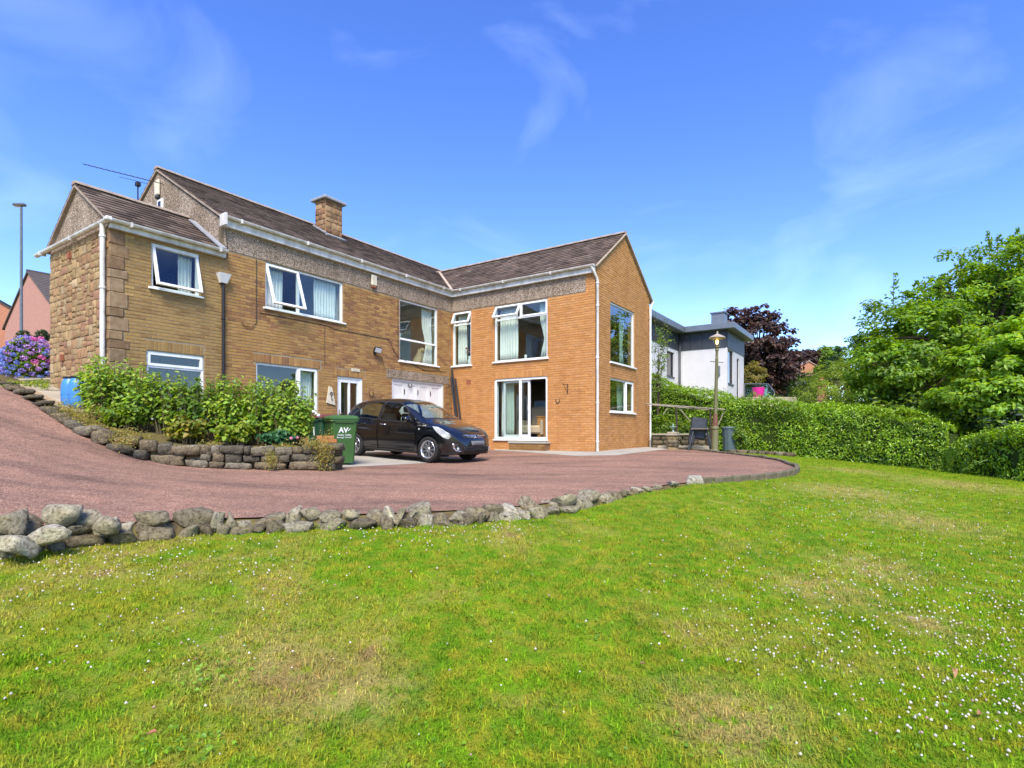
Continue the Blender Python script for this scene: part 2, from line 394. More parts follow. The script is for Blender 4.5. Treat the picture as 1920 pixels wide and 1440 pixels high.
def sheet(poly, step, hfun, off=0.0, edge=0.3):
    """CDT of a polygon with interior grid points, lifted to hfun: V (n,3), T (m,3)"""
    B = []
    for i in range(len(poly)):
        a = np.array(poly[i][:2], float); b = np.array(poly[(i + 1) % len(poly)][:2], float); n = max(1, int(np.linalg.norm(b - a) / edge))
        B += [a + (b - a) * t / n for t in range(n)]
    B = np.array(B); mn = B.min(0); mx = B.max(0)
    gx, gy = np.meshgrid(np.arange(mn[0] + step / 2, mx[0], step), np.arange(mn[1] + step / 2, mx[1], step))
    gx = (gx + rng.uniform(-.2, .2, gx.shape) * step).ravel(); gy = (gy + rng.uniform(-.2, .2, gy.shape) * step).ravel()
    k = pip(B, gx, gy); G = np.stack([gx[k], gy[k]], 1)
    pts = [Vector(p) for p in B] + [Vector(p) for p in G]
    vs, _, fs, *_ = delaunay_2d_cdt(pts, [], [list(range(len(B)))], 1, 1e-5)
    V2 = np.array([(p[0], p[1]) for p in vs]); z = hfun(V2[:, 0], V2[:, 1]) + EYE + off
    T = np.array([f for f in fs if len(f) == 3], np.int32)
    # keep faces turned up
    a, b, c = V2[T[:, 0]], V2[T[:, 1]], V2[T[:, 2]]
    cr = (b[:, 0]-a[:, 0])*(c[:, 1]-a[:, 1]) - (b[:, 1]-a[:, 1])*(c[:, 0]-a[:, 0]); T[cr < 0] = T[cr < 0][:, ::-1]
    return np.c_[V2, z], T

# ---- materials of the ground
def mat_lawn(name='lawn', blade=False):
    m, nt, N, L, b = mat_new(name)
    b.inputs['Roughness'].default_value = .8; b.inputs['Specular IOR Level'].default_value = .08
    g = N.new('ShaderNodeNewGeometry')
    def noise(sc, det=4, ro=.6, dist=0):
        n = N.new('ShaderNodeTexNoise'); n.inputs['Scale'].default_value = sc; n.inputs['Detail'].default_value = det; n.inputs['Roughness'].default_value = ro; n.inputs['Distortion'].default_value = dist
        L.new(g.outputs['Position'], n.inputs['Vector']); return n.outputs['Fac']
    def rng_(v, a, b_):
        r = N.new('ShaderNodeMapRange'); r.inputs['From Min'].default_value = a; r.inputs['From Max'].default_value = b_; L.new(v, r.inputs['Value']); return r.outputs[0]
    def mix(f, c1, c2):
        x = N.new('ShaderNodeMixRGB')
        if isinstance(f, float): x.inputs[0].default_value = f
        else: L.new(f, x.inputs[0])
        for k, c in ((1, c1), (2, c2)):
            if isinstance(c, tuple): x.inputs[k].default_value = rgba(c)
            else: L.new(c, x.inputs[k])
        return x.outputs[0]
    A = (.185,.335,.009); Bc = (.115,.245,.009); Y = (.310,.320,.022); D = (.42,.345,.105); O = (.30,.20,.08)
    c = mix(rng_(noise(1.7), .35, .65), Bc, A)
    c = mix(rng_(noise(9.0, 5), .43, .64), c, Y)
    # dry patches: a wide field that grows towards the near left of the lawn
    sx = N.new('ShaderNodeSeparateXYZ'); L.new(g.outputs['Position'], sx.inputs[0])
    m1 = N.new('ShaderNodeMath'); m1.operation = 'MULTIPLY_ADD'; L.new(sx.outputs[0], m1.inputs[0]); m1.inputs[1].default_value = -.026; m1.inputs[2].default_value = -.005
    ad = N.new('ShaderNodeMath'); ad.operation = 'ADD'; L.new(noise(.95, 5, .62, .4), ad.inputs[0]); L.new(m1.outputs[0], ad.inputs[1])
    c = mix(rng_(ad.outputs[0], .50, .68), c, mix(rng_(noise(26, 4), .4, .65), Y, D))
    # worn brown spots
    ad2 = N.new('ShaderNodeMath'); ad2.operation = 'MULTIPLY'; L.new(ad.outputs[0], ad2.inputs[0]); L.new(rng_(noise(6.0, 3), .35, .6), ad2.inputs[1])
    c = mix(rng_(ad2.outputs[0], .60, .74), c, O)
    # dry and worn spots of the lawn, each at its own place
    for (wx, wy, wr, wc) in ((-1.35, 2.95, .42, D), (-1.05, 2.75, .30, O), (-.75, 2.7, .35, D), (.95, 2.5, .24, O), (1.0, 2.55, .42, D), (3.1, 4.75, .5, D), (2.35, 4.2, .45, D), (4.9, 6.6, .8, D), (2.7, 3.6, .3, D), (-2.6, 3.5, .5, Y), (5.2, 8.6, 1.0, D), (8.5, 10.5, 1.3, D), (7.5, 12.2, .9, D)):
        dx = N.new('ShaderNodeVectorMath'); dx.operation = 'DISTANCE'; cm = N.new('ShaderNodeCombineXYZ'); L.new(sx.outputs[0], cm.inputs[0]); L.new(sx.outputs[1], cm.inputs[1]); L.new(cm.outputs[0], dx.inputs[0]); dx.inputs[1].default_value = (wx, wy, 0)
        rr = N.new('ShaderNodeMapRange'); rr.inputs['From Min'].default_value = wr * 1.15; rr.inputs['From Max'].default_value = wr * .15; L.new(dx.outputs['Value'], rr.inputs['Value'])
        mm = N.new('ShaderNodeMath'); mm.operation = 'MULTIPLY'; L.new(rr.outputs[0], mm.inputs[0]); L.new(rng_(noise(11, 4, .65), .36, .56), mm.inputs[1]); c = mix(mm.outputs[0], c, wc)
    if blade:
        oi = N.new('ShaderNodeObjectInfo'); hs = N.new('ShaderNodeHueSaturation')
        r = N.new('ShaderNodeMapRange'); r.inputs['To Min'].default_value = .78; r.inputs['To Max'].default_value = 1.3; L.new(oi.outputs['Random'], r.inputs['Value'])
        L.new(r.outputs[0], hs.inputs['Value']); L.new(c, hs.inputs['Color']); c = hs.outputs[0]
        at = N.new('ShaderNodeAttribute'); at.attribute_name = 'Col'
        mu = N.new('ShaderNodeMixRGB'); mu.blend_type = 'MULTIPLY'; mu.inputs[0].default_value = 1; L.new(c, mu.inputs[1]); L.new(at.outputs['Color'], mu.inputs[2]); c = mu.outputs[0]
        t = N.new('ShaderNodeBsdfTranslucent'); L.new(c, t.inputs[0]); L.new(c, b.inputs['Base Color'])
        ms = N.new('ShaderNodeMixShader'); ms.inputs[0].default_value = .35; L.new(b.outputs[0], ms.inputs[1]); L.new(t.outputs[0], ms.inputs[2])
        L.new(ms.outputs[0], N['Material Output'].inputs['Surface'])
    else:
        L.new(mix(rng_(noise(55, 4), .3, .7), c, mix(.5, c, (.05,.06,.01))), b.inputs['Base Color'])
        bp = N.new('ShaderNodeBump'); bp.inputs['Strength'].default_value = .8; bp.inputs['Distance'].default_value = .03
        L.new(noise(75, 4, .7), bp.inputs['Height']); L.new(bp.outputs[0], b.inputs['Normal'])
    return m
MT['lawn'] = mat_lawn(); MT['blade'] = mat_lawn('blade', True)

def mat_drive():
    m, nt, N, L, b = mat_new('driveway')
    b.inputs['Roughness'].default_value = .9; b.inputs['Specular IOR Level'].default_value = .25
    g = N.new('ShaderNodeNewGeometry')
    def noise(sc, det=5, ro=.6, st=None):
        n = N.new('ShaderNodeTexNoise'); n.inputs['Scale'].default_value = sc; n.inputs['Detail'].default_value = det; n.inputs['Roughness'].default_value = ro
        if st:
            mp = N.new('ShaderNodeMapping'); mp.inputs['Scale'].default_value = st; L.new(g.outputs['Position'], mp.inputs[0]); L.new(mp.outputs[0], n.inputs['Vector'])
        else: L.new(g.outputs['Position'], n.inputs['Vector'])
        return n.outputs['Fac']
    def ramp(v, els):
        r = N.new('ShaderNodeValToRGB'); L.new(v, r.inputs[0]); e = r.color_ramp.elements
        e[0].position, e[0].color = els[0][0], rgba(els[0][1]); e[1].position, e[1].color = els[-1][0], rgba(els[-1][1])
        for p, c in els[1:-1]: q = e.new(p); q.color = rgba(c)
        return r.outputs[0]
    v = N.new('ShaderNodeTexVoronoi'); v.inputs['Scale'].default_value = 95; L.new(g.outputs['Position'], v.inputs['Vector'])
    sp = N.new('ShaderNodeSeparateColor'); L.new(v.outputs['Color'], sp.inputs[0])
    c = ramp(sp.outputs[0], [(0,(.110,.062,.044)),(.25,(.215,.114,.076)),(.65,(.305,.166,.112)),(1,(.45,.30,.215))])
    mx = N.new('ShaderNodeMixRGB'); mx.blend_type = 'MULTIPLY'; mx.inputs[0].default_value = .85
    L.new(c, mx.inputs[1]); L.new(ramp(noise(.9, 5, .6, (.5, 1.6, 1)), [(.30,(.42,.43,.44)),(.43,(.76,.76,.76)),(.56,(1.0,.98,.95)),(.72,(1.18,1.13,1.06))]), mx.inputs[2])
    m2 = N.new('ShaderNodeMixRGB'); m2.blend_type = 'MULTIPLY'; m2.inputs[0].default_value = .6
    L.new(mx.outputs[0], m2.inputs[1]); L.new(ramp(noise(7, 6, .7), [(.35,(.62,.62,.64)),(.62,(1.1,1.08,1.05))]), m2.inputs[2])
    L.new(m2.outputs[0], b.inputs['Base Color'])
    bp = N.new('ShaderNodeBump'); bp.inputs['Strength'].default_value = .6; bp.inputs['Distance'].default_value = .008; bp.invert = True
    L.new(v.outputs['Distance'], bp.inputs['Height']); L.new(bp.outputs[0], b.inputs['Normal'])
    return m
MT['drive'] = mat_drive()
MT['concrete'] = mat('concrete', (.40,.36,.29), .9, spec=.2, var=(.29,.26,.20), vscale=1.6, var2=(.33,.31,.26), v2scale=30, bump=.4, bscale=90, coords='Object')
MT['soil'] = mat('soil', (.09,.065,.035), .98, spec=.1, var=(.16,.14,.04), vscale=5, bump=.9, bscale=30)
def mat_rock():
    m, nt, N, L, b = mat_new('rock'); b.inputs['Roughness'].default_value = .95; b.inputs['Specular IOR Level'].default_value = .15
    a = N.new('ShaderNodeAttribute'); a.attribute_name = 'Col'; tc = N.new('ShaderNodeTexCoord')
    def noise(sc, det, ro, dist=0):
        n = N.new('ShaderNodeTexNoise'); n.inputs['Scale'].default_value = sc; n.inputs['Detail'].default_value = det; n.inputs['Roughness'].default_value = ro; n.inputs['Distortion'].default_value = dist; L.new(tc.outputs['Object'], n.inputs['Vector']); return n.outputs['Fac']
    def ramp(v, els):
        r = N.new('ShaderNodeValToRGB'); L.new(v, r.inputs[0]); e = r.color_ramp.elements; e[0].position, e[0].color = els[0][0], rgba(els[0][1]); e[1].position, e[1].color = els[-1][0], rgba(els[-1][1])
        for p, c in els[1:-1]: q = e.new(p); q.color = rgba(c)
        return r.outputs[0]
    cur = a.outputs['Color']
    for v, els in ((noise(7, 6, .65, .6), [(.30,(.30,.27,.22)),(.45,(.80,.77,.70)),(.60,(1.0,.99,.95)),(.72,(1.35,1.33,1.25))]), (noise(34, 4, .7), [(.36,(.45,.42,.36)),(.5,(1,1,1)),(.7,(1.2,1.2,1.15))]), (noise(3.1, 3, .6), [(.42,(1,1,1)),(.66,(.86,.84,.68))])):
        mx = N.new('ShaderNodeMixRGB'); mx.blend_type = 'MULTIPLY'; mx.inputs[0].default_value = 1; L.new(cur, mx.inputs[1]); L.new(ramp(v, els), mx.inputs[2]); cur = mx.outputs[0]
    L.new(cur, b.inputs['Base Color'])
    n1 = noise(13, 8, .72, .4); bp = N.new('ShaderNodeBump'); bp.inputs['Strength'].default_value = 1.0; bp.inputs['Distance'].default_value = .05; L.new(n1, bp.inputs['Height']); L.new(bp.outputs[0], b.inputs['Normal'])
    return m
MT['rock'] = mat_rock()

# ---- ground sheet to the horizon
def ground_sheet():
    ax = np.unique(np.r_[np.arange(-6, 14.01, .25), -6 - np.cumsum(.3 * 1.22 ** np.arange(32)), 14 + np.cumsum(.3 * 1.22 ** np.arange(32))])
    ay = np.unique(np.r_[np.arange(-1, 24.01, .25), -1 - np.cumsum(.3 * 1.25 ** np.arange(22)), 24 + np.cumsum(.3 * 1.22 ** np.arange(32))])
    X, Y = np.meshgrid(ax, ay); d = np.hypot(X, Y)
    Z = H_lawn(np.clip(X, -60, 60), np.clip(Y, -40, 120)); ins = pip(np.array(drive_poly), X, Y); Zd = H_drive(X, Y) - .12; Z = np.where(ins, np.minimum(Z, Zd), Z)
    f = np.clip((d - 70) / 120, 0, 1); Z = Z * (1 - f) + 1.0 * f + EYE
    n, k = len(ay), len(ax); i = np.arange(n * k).reshape(n, k)
    Q = np.stack([i[:-1, :-1].ravel(), i[:-1, 1:].ravel(), i[1:, 1:].ravel(), i[1:, :-1].ravel()], 1)
    o = link('lawn', fast_mesh('lawn', np.stack([X.ravel(), Y.ravel(), Z.ravel()], 1), Q, smooth=True), MT['lawn'])
    tag(o, 'wide sloping lawn with dry patches', None, None, 'structure')


BED_EDGE = [(-3.75,10.85),(-4.5,11.7),(-5.2,13.2),tuple(hw(0.0, -6.6))]
drive_poly = [p[:2] for p in FRONT] + [p[:2] for p in TIP] + [tuple(hw(5.73, 4.8)), tuple(hw(5.73, 0)), tuple(hw(0, 0)), tuple(hw(0, -6.6))] + BED_EDGE[::-1][1:] + [p[:2] for p in BED_WALL] + \
    [(-14,14.5),(-18,13),(-14,10),(-9,6.2),(-6.2,4.6)]
ground_sheet()
V, T = sheet(drive_poly, .28, H_drive)
tag(link('driveway', fast_mesh('driveway', V, T, smooth=True), MT['drive']), 'red chipping driveway curving past the house', None, None, 'structure')

def slab_sheet(name, poly, off, label, m=MT['concrete'], thick=.05):
    V, T = sheet(poly, .3, H_drive, off)
    o = link(name, fast_mesh(name, V, T, smooth=True), m); tag(o, label, None, None, 'structure'); return o
slab_sheet('concrete_apron', [(-3.45,11.35),(-3.0,12.05),(-1.75,13.75),(-.9,15.3),tuple(hw(.5,-4.2)),tuple(hw(.25,-.6)),tuple(hw(.02,-.6)),tuple(hw(.02,-6.5)),(-5.1,13.3),(-4.3,11.9)], .006, 'pale concrete apron in front of the garage')
slab_sheet('paved_path', [tuple(hw(2.0,-.03)),tuple(hw(2.2,-.5)),tuple(hw(4,-1.0)),tuple(hw(6.0,-1.75)),tuple(hw(6.9,-1.0)),tuple(hw(7.0,1.2)),tuple(hw(6.9,5.2)),tuple(hw(5.76,4.9)),tuple(hw(5.76,-.03))], .006, 'pale paved strip round the corner of the house')

# ---- raised bed behind the dry stone wall
bed_pts = [(x, y, ht - .05) for x, y, hb, ht in BED_WALL] + [(*hw(0,-10.76), .35), (*hw(0,-8.4), -.12), (*hw(0,-6.6), -.32), (-5,11.6,-.2), (*hw(-3.4,-10.8), 1.05), (-13,15,1.6), (-11,14,1.25)]
H_bed = RBF(bed_pts, .02)
bed_poly = [p[:2] for p in BED_WALL] + [(-14,14.5),(-13.5,17),tuple(hw(-3.4,-10.2)),tuple(hw(-3.4,-10.7)),tuple(hw(.0,-10.7)),tuple(hw(0,-6.6))] + BED_EDGE[::-1][1:]
V, T = sheet(bed_poly, .25, lambda x, y: H_bed(x, y) + .03 * vnoise(np.stack([x * 3, y * 3], 1), 5))
tag(link('flower_bed', fast_mesh('flower_bed', V, T, smooth=True), MT['soil']), 'raised planting bed behind the dry stone wall', None, None, 'structure')
# ================================================================== THE HOUSE (local axes: x = u along the wing front, y = v along the long front, z up)
HZ = .6                                      # local z = height over eye + .6
house = thing('house', 'two storey L-shaped ochre brick house with brown tiled roofs and white windows', 'house', (I_PT[0], I_PT[1], EYE - HZ), math.atan2(EU[1], EU[0]))
F_main = lambda a, z, d=0.0: Vector((d, a, z))
F_wing = lambda a, z, d=0.0: Vector((a, -d, z))
F_gab = lambda a, z, d=0.0: Vector((5.73 + d, a, z))
F_left = lambda a, z, d=0.0: Vector((a, -10.76 - d, z))

def wall_panel(name, F, outline, holes, thick, m, parent, d0=0.0):
    pts = [Vector(p) for p in outline]; loops = [list(range(len(pts)))]
    for a0, a1, z0, z1 in holes:
        n = len(pts); pts += [Vector(p) for p in ((a0, z0), (a1, z0), (a1, z1), (a0, z1))]; loops.append([n, n + 1, n + 2, n + 3])
    edges = [(l[i], l[(i + 1) % len(l)]) for l in loops for i in range(len(l))]
    vs, es, fs, *_ = delaunay_2d_cdt(pts, edges, [], 0, 1e-6)
    ol = np.array(outline); keep = []
    for f in fs:
        c = sum((Vector(vs[i]) for i in f), Vector((0, 0))) / len(f)
        if not pip(ol, np.array([c.x]), np.array([c.y]))[0]: continue
        if any(a0 < c.x < a1 and z0 < c.y < z1 for a0, a1, z0, z1 in holes): continue
        keep.append(f)
    n = len(vs); mb = MB(); V = [F(p[0], p[1], d0) for p in vs] + [F(p[0], p[1], d0 - thick) for p in vs]; FF = []; cnt = {}
    for f in keep:
        FF.append(tuple(f)); FF.append(tuple(i + n for i in f[::-1]))
        for i in range(len(f)):
            e = (f[i], f[(i + 1) % len(f)]); cnt[e] = 1
    for a, b in cnt:
        if (b, a) not in cnt: FF.append((a, a + n, b + n, b))
    mb.add(V, FF)
    return mb.build(name, m, parent)

BR_L, BR_H, JT = .215, .065, .010
def brick_rects(outline, holes, z0, z1, bond=0.0):
    """stretcher bond rows clipped to outline and holes: list of (a0,a1,z0,z1)"""
    ol = np.array(outline); out = []; row = 0; z = z0
    while z + BR_H <= z1 + .02:
        zm = z + BR_H / 2
        xs = []
        n = len(ol)
        for i in range(n):
            (x1, y1), (x2, y2) = ol[i], ol[(i + 1) % n]
            if (y1 > zm) != (y2 > zm): xs.append(x1 + (zm - y1) / (y2 - y1) * (x2 - x1))
        xs.sort(); iv = [(xs[i], xs[i + 1]) for i in range(0, len(xs) - 1, 2)]
        for h in holes:
            if h[2] - .012 < zm < h[3] + .012:
                niv = []
                for a, b in iv:
                    if h[1] <= a or h[0] >= b: niv.append((a, b)); continue
                    if h[0] - a > .02: niv.append((a, h[0]))
                    if b - h[1] > .02: niv.append((h[1], b))
                iv = niv
        off = bond + (row % 2) * (BR_L + JT) / 2
        for a, b in iv:
            k0 = math.floor((a - off) / (BR_L + JT))
            x = off + k0 * (BR_L + JT)
            while x < b:
                l, r = max(x, a), min(x + BR_L, b)
                if r - l > .025: out.append((l, r, z, z + BR_H))
                x += BR_L + JT
        z += BR_H + JT; row += 1
    return out

def add_brick(mb, F, r, proud, col):
    a0, a1, z0, z1 = r; b = .004
    mb.col = col
    V = [F(a0, z0, -.004), F(a1, z0, -.004), F(a1, z1, -.004), F(a0, z1, -.004), F(a0 + b, z0 + b, proud), F(a1 - b, z0 + b, proud), F(a1 - b, z1 - b, proud), F(a0 + b, z1 - b, proud)]
    mb.add(V, [(4, 5, 6, 7), (0, 1, 5, 4), (1, 2, 6, 5), (2, 3, 7, 6), (3, 0, 4, 7)])

def brick_col(style, a, z):
    n = vnoise(np.array([[a * .8, z * 2.6]]), 11)[0]; r = random.random(); j = random.uniform(.93, 1.07) if style in ('wing', 'gable') else random.uniform(.89, 1.11)
    if style == 'wing': c = [(.53,.245,.078), (.505,.228,.070), (.555,.27,.094)][int(r * 3)]
    elif style == 'gable': c = [(.47,.235,.078), (.445,.215,.068), (.50,.255,.092)][int(r * 3)]
    elif style == 'left':
        c = (.335,.212,.075) if r < .66 else ((.285,.170,.064) if r < .88 else (.39,.26,.10))
    else:
        q = r + n * .55
        c = (.375,.212,.070) if q < .66 else ((.315,.158,.058) if q < .98 else (.25,.122,.052))
        if r > .93: c = (.42,.24,.085)
    return (c[0] * j, c[1] * j, c[2] * j * random.uniform(.9, 1.1))

def brick_skin(F, rects, style, parent, single=None, name='brickwork'):
    """bricks joined into one part; those for which single(r) holds become objects of their own"""
    mb = MB(); n = 0
    picked = []
    for r in rects:
        if single and single(r): picked.append(r)
        else:
            add_brick(mb, F, r, random.uniform(.005, .010), brick_col(style, (r[0] + r[1]) / 2, r[2]))
    if mb.v:
        o = mb.build(name, MT['brick'], parent, fix=False); o['kind'] = 'stuff'
    if picked:
        cache = {}
        for r in picked:
            w = round(r[1] - r[0], 2); k = (w, random.randrange(9))
            if k not in cache:
                t = MB(); add_brick(t, lambda a, z, d=0.0: F(a, z, d) - F(0, 0, 0), (0, r[1] - r[0], 0, r[3] - r[2]), random.uniform(.005, .010), brick_col(style, r[0], r[2]))
                cache[k] = t.mesh('brick', fix=False); cache[k].materials.append(MT['brick'])
            o = bpy.data.objects.new('brick', cache[k]); COL.objects.link(o); o.parent = parent; o.location = F(r[0], r[2], 0)

def soldiers(F, a0, a1, z0, h, style, parent):
    mb = MB(); a = a0
    while a + .06 < a1:
        add_brick(mb, F, (a, a + .062, z0, z0 + h), random.uniform(.006, .010), tuple(c * .95 for c in brick_col(style, 99, 0))); a += .0745
    o = mb.build('soldier_course', MT['brick'], parent, fix=False); o['kind'] = 'stuff'

# ---- openings
W_A = (-7.35, -4.90, 3.78, 4.96); W_B = (-2.63, -.78, 2.92, 4.96); W_L = (-7.60, -5.76, 1.0, 2.36); DOOR = (-5.10, -4.17, .06, 2.22); GAR = (-2.97, -.45, .02, 2.33)
W_L1 = (-10.0, -8.98, 3.72, 4.70); W_L2 = (-10.09, -8.88, .9, 2.36)
W_1 = (.05, .90, 2.99, 4.96); W_2 = (1.93, 4.05, 3.01, 4.96); PATIO = (1.92, 4.05, .36, 2.42)
W_G1 = (1.17, 3.28, 2.88, 4.86); W_G2 = (1.16, 3.25, 1.26, 2.37)
LINTEL = (-3.2, -.18, 2.335, 2.60)
main_out = [(-8.41, -.6), (0, -.6), (0, 5.56), (-8.41, 5.56)]
left_out = [(-10.76, -.6), (-8.41, -.6), (-8.41, 4.80), (-10.76, 4.80)]
wing_out = [(0, -.6), (5.48, -.6), (5.48, 5.56), (0, 5.56)]
gab_out = [(0, -.6), (4.8, -.6), (4.8, 5.66), (2.33, 7.36), (0, 5.66)]
wm = wall_panel('main_wall', F_main, main_out, [W_A, W_B, W_L, DOOR, GAR], .25, MT['mortar'], house)
wlw = wall_panel('side_wing_wall', F_main, left_out, [W_L1, W_L2], .25, MT['mortar'], house)
ww = wall_panel('front_wing_wall', F_wing, wing_out, [W_1, W_2, PATIO], .25, MT['mortar_orange'], house)
wg = wall_panel('gable_wall', F_gab, gab_out, [W_G1, W_G2], .25, MT['mortar_orange'], house)
stone_out = [(-3.36, -.6), (-.25, -.6), (-.25, 4.80), (-3.36, 4.80)]
wst = wall_panel('rubble_stone_wall', F_left, stone_out, [], .25, MT['stone_joint'], house)

S_WL = (W_L[0] - .1, W_L[1] + .1, 2.36, 2.58); S_D = (DOOR[0] - .1, DOOR[1] + .1, 2.22, 2.44); S_P = (1.98, 4.0, 2.42, 2.63); S_L2 = (W_L2[0], W_L2[1], 2.36, 2.58)
sel = lambda r: r[3] > 1.75
r_left = brick_rects([(-10.50, -.3), (-8.42, -.3), (-8.42, 4.8), (-10.50, 4.8)], [W_L1, W_L2, S_L2], -.3, 4.78, .03)
vis = sorted([r for r in r_left if r[2] > 1.6], key=lambda r: -(r[1] - r[0]) + .02 * (r[0] + 10.4))[:300]
vis = set(vis)
brick_skin(F_main, r_left, 'left', wlw, single=lambda r: r in vis)
brick_skin(F_main, brick_rects([(-8.40, -.3), (.008, -.3), (.008, 4.98), (-8.40, 4.98)], [W_A, W_B, W_L, DOOR, GAR, S_WL, S_D, LINTEL], -.3, 4.98), 'main', wm)
brick_skin(F_wing, brick_rects([(.01, -.3), (5.738, -.3), (5.738, 5.56), (5.43, 5.56), (5.43, 4.98), (.01, 4.98)], [W_1, W_2, PATIO, S_P, (0, 5.43, 4.98, 5.6)], -.3, 5.54), 'wing', ww)
brick_skin(F_gab, brick_rects([(-.008, -.3), (4.8, -.3), (4.8, 5.62), (2.33, 7.32), (-.008, 5.62)], [W_G1, W_G2], -.3, 7.3, .06), 'gable', wg)
soldiers(F_main, S_WL[0], S_WL[1], 2.37, .21, 'main', wm); soldiers(F_main, S_D[0], S_D[1], 2.23, .21, 'main', wm)
soldiers(F_wing, S_P[0], S_P[1], 2.43, .205, 'wing', ww); soldiers(F_main, S_L2[0], S_L2[1], 2.37, .21, 'left', wlw)

# ---- pebbledash bands and gables
def slab(name, F, a0, a1, z0, z1, d0, d1, m, parent):
    p = [F(a0, z0, d0), F(a1, z0, d0), F(a1, z1, d0), F(a0, z1, d0), F(a0, z0, d1), F(a1, z0, d1), F(a1, z1, d1), F(a0, z1, d1)]
    return MB().add(p, [(0,3,2,1),(4,5,6,7),(0,1,5,4),(1,2,6,5),(2,3,7,6),(3,0,4,7)]).build(name, m, parent)
for a0, a1 in ((-8.41, -6.03), (-6.02, -2.66), (-2.65, .0)): slab('pebbledash_panel', F_main, a0, a1, 4.985, 5.55, -.002, .014, MT['pebble'], wm)
for a0, a1 in ((.016, 2.6), (2.61, 5.42)): slab('pebbledash_panel', F_wing, a0, a1, 4.985, 5.55, -.002, .014, MT['pebble'], ww)
slab('pebbledash_lintel', F_main, *LINTEL, -.002, .016, MT['pebble'], wm)
F_mg = lambda a, z, d=0.0: Vector((a, -8.41 - d, z))
mgable = wall_panel('main_gable', F_mg, [(-6.7, 4.2), (-.255, 4.2), (-.002, 4.97), (-.002, 5.66), (-3.36, 7.68), (-6.7, 5.66)], [], .22, MT['pebble'], house)
lgable = wall_panel('side_gable', F_left, [(-3.36, 4.805), (-.003, 4.805), (-.003, 4.93), (-1.70, 5.99), (-3.36, 4.93)], [], .2, MT['pebble'], house)

# ---- rubble stones on the end wall, quoins at the corner
def stone_block(F, quad, d, bev=.02):
    """irregular block: quad of four (a,z) corners, rounded face at depth d"""
    mb = MB(); q = [Vector(p) for p in quad]; c = sum(q, Vector((0, 0))) / 4
    def ring(k, dd): return [F(*(c + (p - c) * k), dd) for p in q]
    L_ = max((q[0] - q[2]).length, .05); k1 = 1 - bev / L_ * 1.2; k2 = 1 - bev / L_ * 4
    V = ring(1, -.01) + ring(k1 + .02, d * .55) + ring(k2, d)
    V = [v + Vector((random.uniform(-.004, .004),) * 3) for v in V]
    FF = []
    for r in (0, 4):
        for i in range(4): FF.append((r + i, r + (i + 1) % 4, r + 4 + (i + 1) % 4, r + 4 + i))
    V.append(F(*(c + Vector((random.uniform(-.02, .02), random.uniform(-.02, .02)))), d * random.uniform(1.0, 1.35)))
    for i in range(4): FF.append((8 + i, 8 + (i + 1) % 4, 12))
    mb.add(V, FF); return mb

def stone_col(k='wall'):
    j = random.uniform(.8, 1.18); r = random.random()
    c = (.44,.31,.155) if r < .5 else ((.40,.245,.125) if r < .75 else ((.35,.20,.12) if r < .9 else (.50,.38,.22)))
    if k == 'quoin': c = [(.27,.18,.10), (.32,.215,.12), (.235,.15,.085), (.29,.205,.125)][random.randrange(4)]
    if k == 'chimney': c = [(.32,.19,.10), (.24,.13,.07), (.38,.25,.14)][random.randrange(3)]
    if k == 'garden': c = [(.175,.155,.12), (.225,.20,.16), (.13,.115,.092), (.19,.155,.11)][random.randrange(4)]
    return tuple(x * j for x in c)

# ---- squared random rubble: the wall split again and again into blocks with uneven edges, each its own stone
def rubble_cells(a0, a1, z0, z1, r):
    w, h = a1 - a0, z1 - z0
    if (w < .36 and h < .24 and r.uniform() < .65) or (w < .22 and h < .16):
        J = lambda s: r.uniform(-s, s)
        q = [(a0, z0), (lerp(a0, a1, .5) + J(.04), z0 + J(.008)), (a1, z0), (a1 + J(.008), lerp(z0, z1, .5) + J(.03)), (a1, z1), (lerp(a0, a1, .5) + J(.04), z1 + J(.008)), (a0, z1), (a0 + J(.008), lerp(z0, z1, .5) + J(.03))]
        c = r.uniform(.03, .13, 4); m_ = np.array([(a0 + a1) / 2, (z0 + z1) / 2])
        return [np.array([np.array(p) + (m_ - np.array(p)) * (c[n // 2] if n % 2 == 0 else 0) + np.array([J(.007), J(.007)]) for n, p in enumerate(q)])]
    if w / .30 > h / .20: m_ = lerp(a0, a1, r.uniform(.33, .67)); return rubble_cells(a0, m_, z0, z1, r) + rubble_cells(m_, a1, z0, z1, r)
    m_ = lerp(z0, z1, r.uniform(.33, .67)); return rubble_cells(a0, a1, z0, m_, r) + rubble_cells(a0, a1, m_, z1, r)
def rubble_stone(F, poly, d, joint, col, parent):
    c = poly.mean(0); n = len(poly); size = np.linalg.norm(poly - c, axis=1).mean()
    if size < .035: return
    ring = lambda inset, dd, jz: [F(*(c + (p - c) * max(.2, 1 - inset / max(np.linalg.norm(p - c), 1e-3))), dd + random.uniform(-jz, jz)) for p in poly]
    V = ring(joint, -.01, 0) + ring(joint * 1.25, d * .7, .003) + ring(joint + .022, d, .006); V.append(F(*c, d * random.uniform(.95, 1.25)))
    FF = [(r_*n+i, r_*n+(i+1) % n, r_*n+n+(i+1) % n, r_*n+n+i) for r_ in (0, 1) for i in range(n)] + [(2*n+i, 2*n+(i+1) % n, 3*n) for i in range(n)]
    mb = MB(); mb.add(V, FF); mb.c = [col] * len(V); mb.build('stone', MT['stone'], parent, angle=38)
for poly in rubble_cells(-3.36, -.02, 1.0, 4.80, np.random.default_rng(8)): rubble_stone(F_left, poly, random.uniform(.010, .028), .006, tuple(c * .88 for c in stone_col('wall')), wst)
mb = MB()
z = 1.0; k = 0
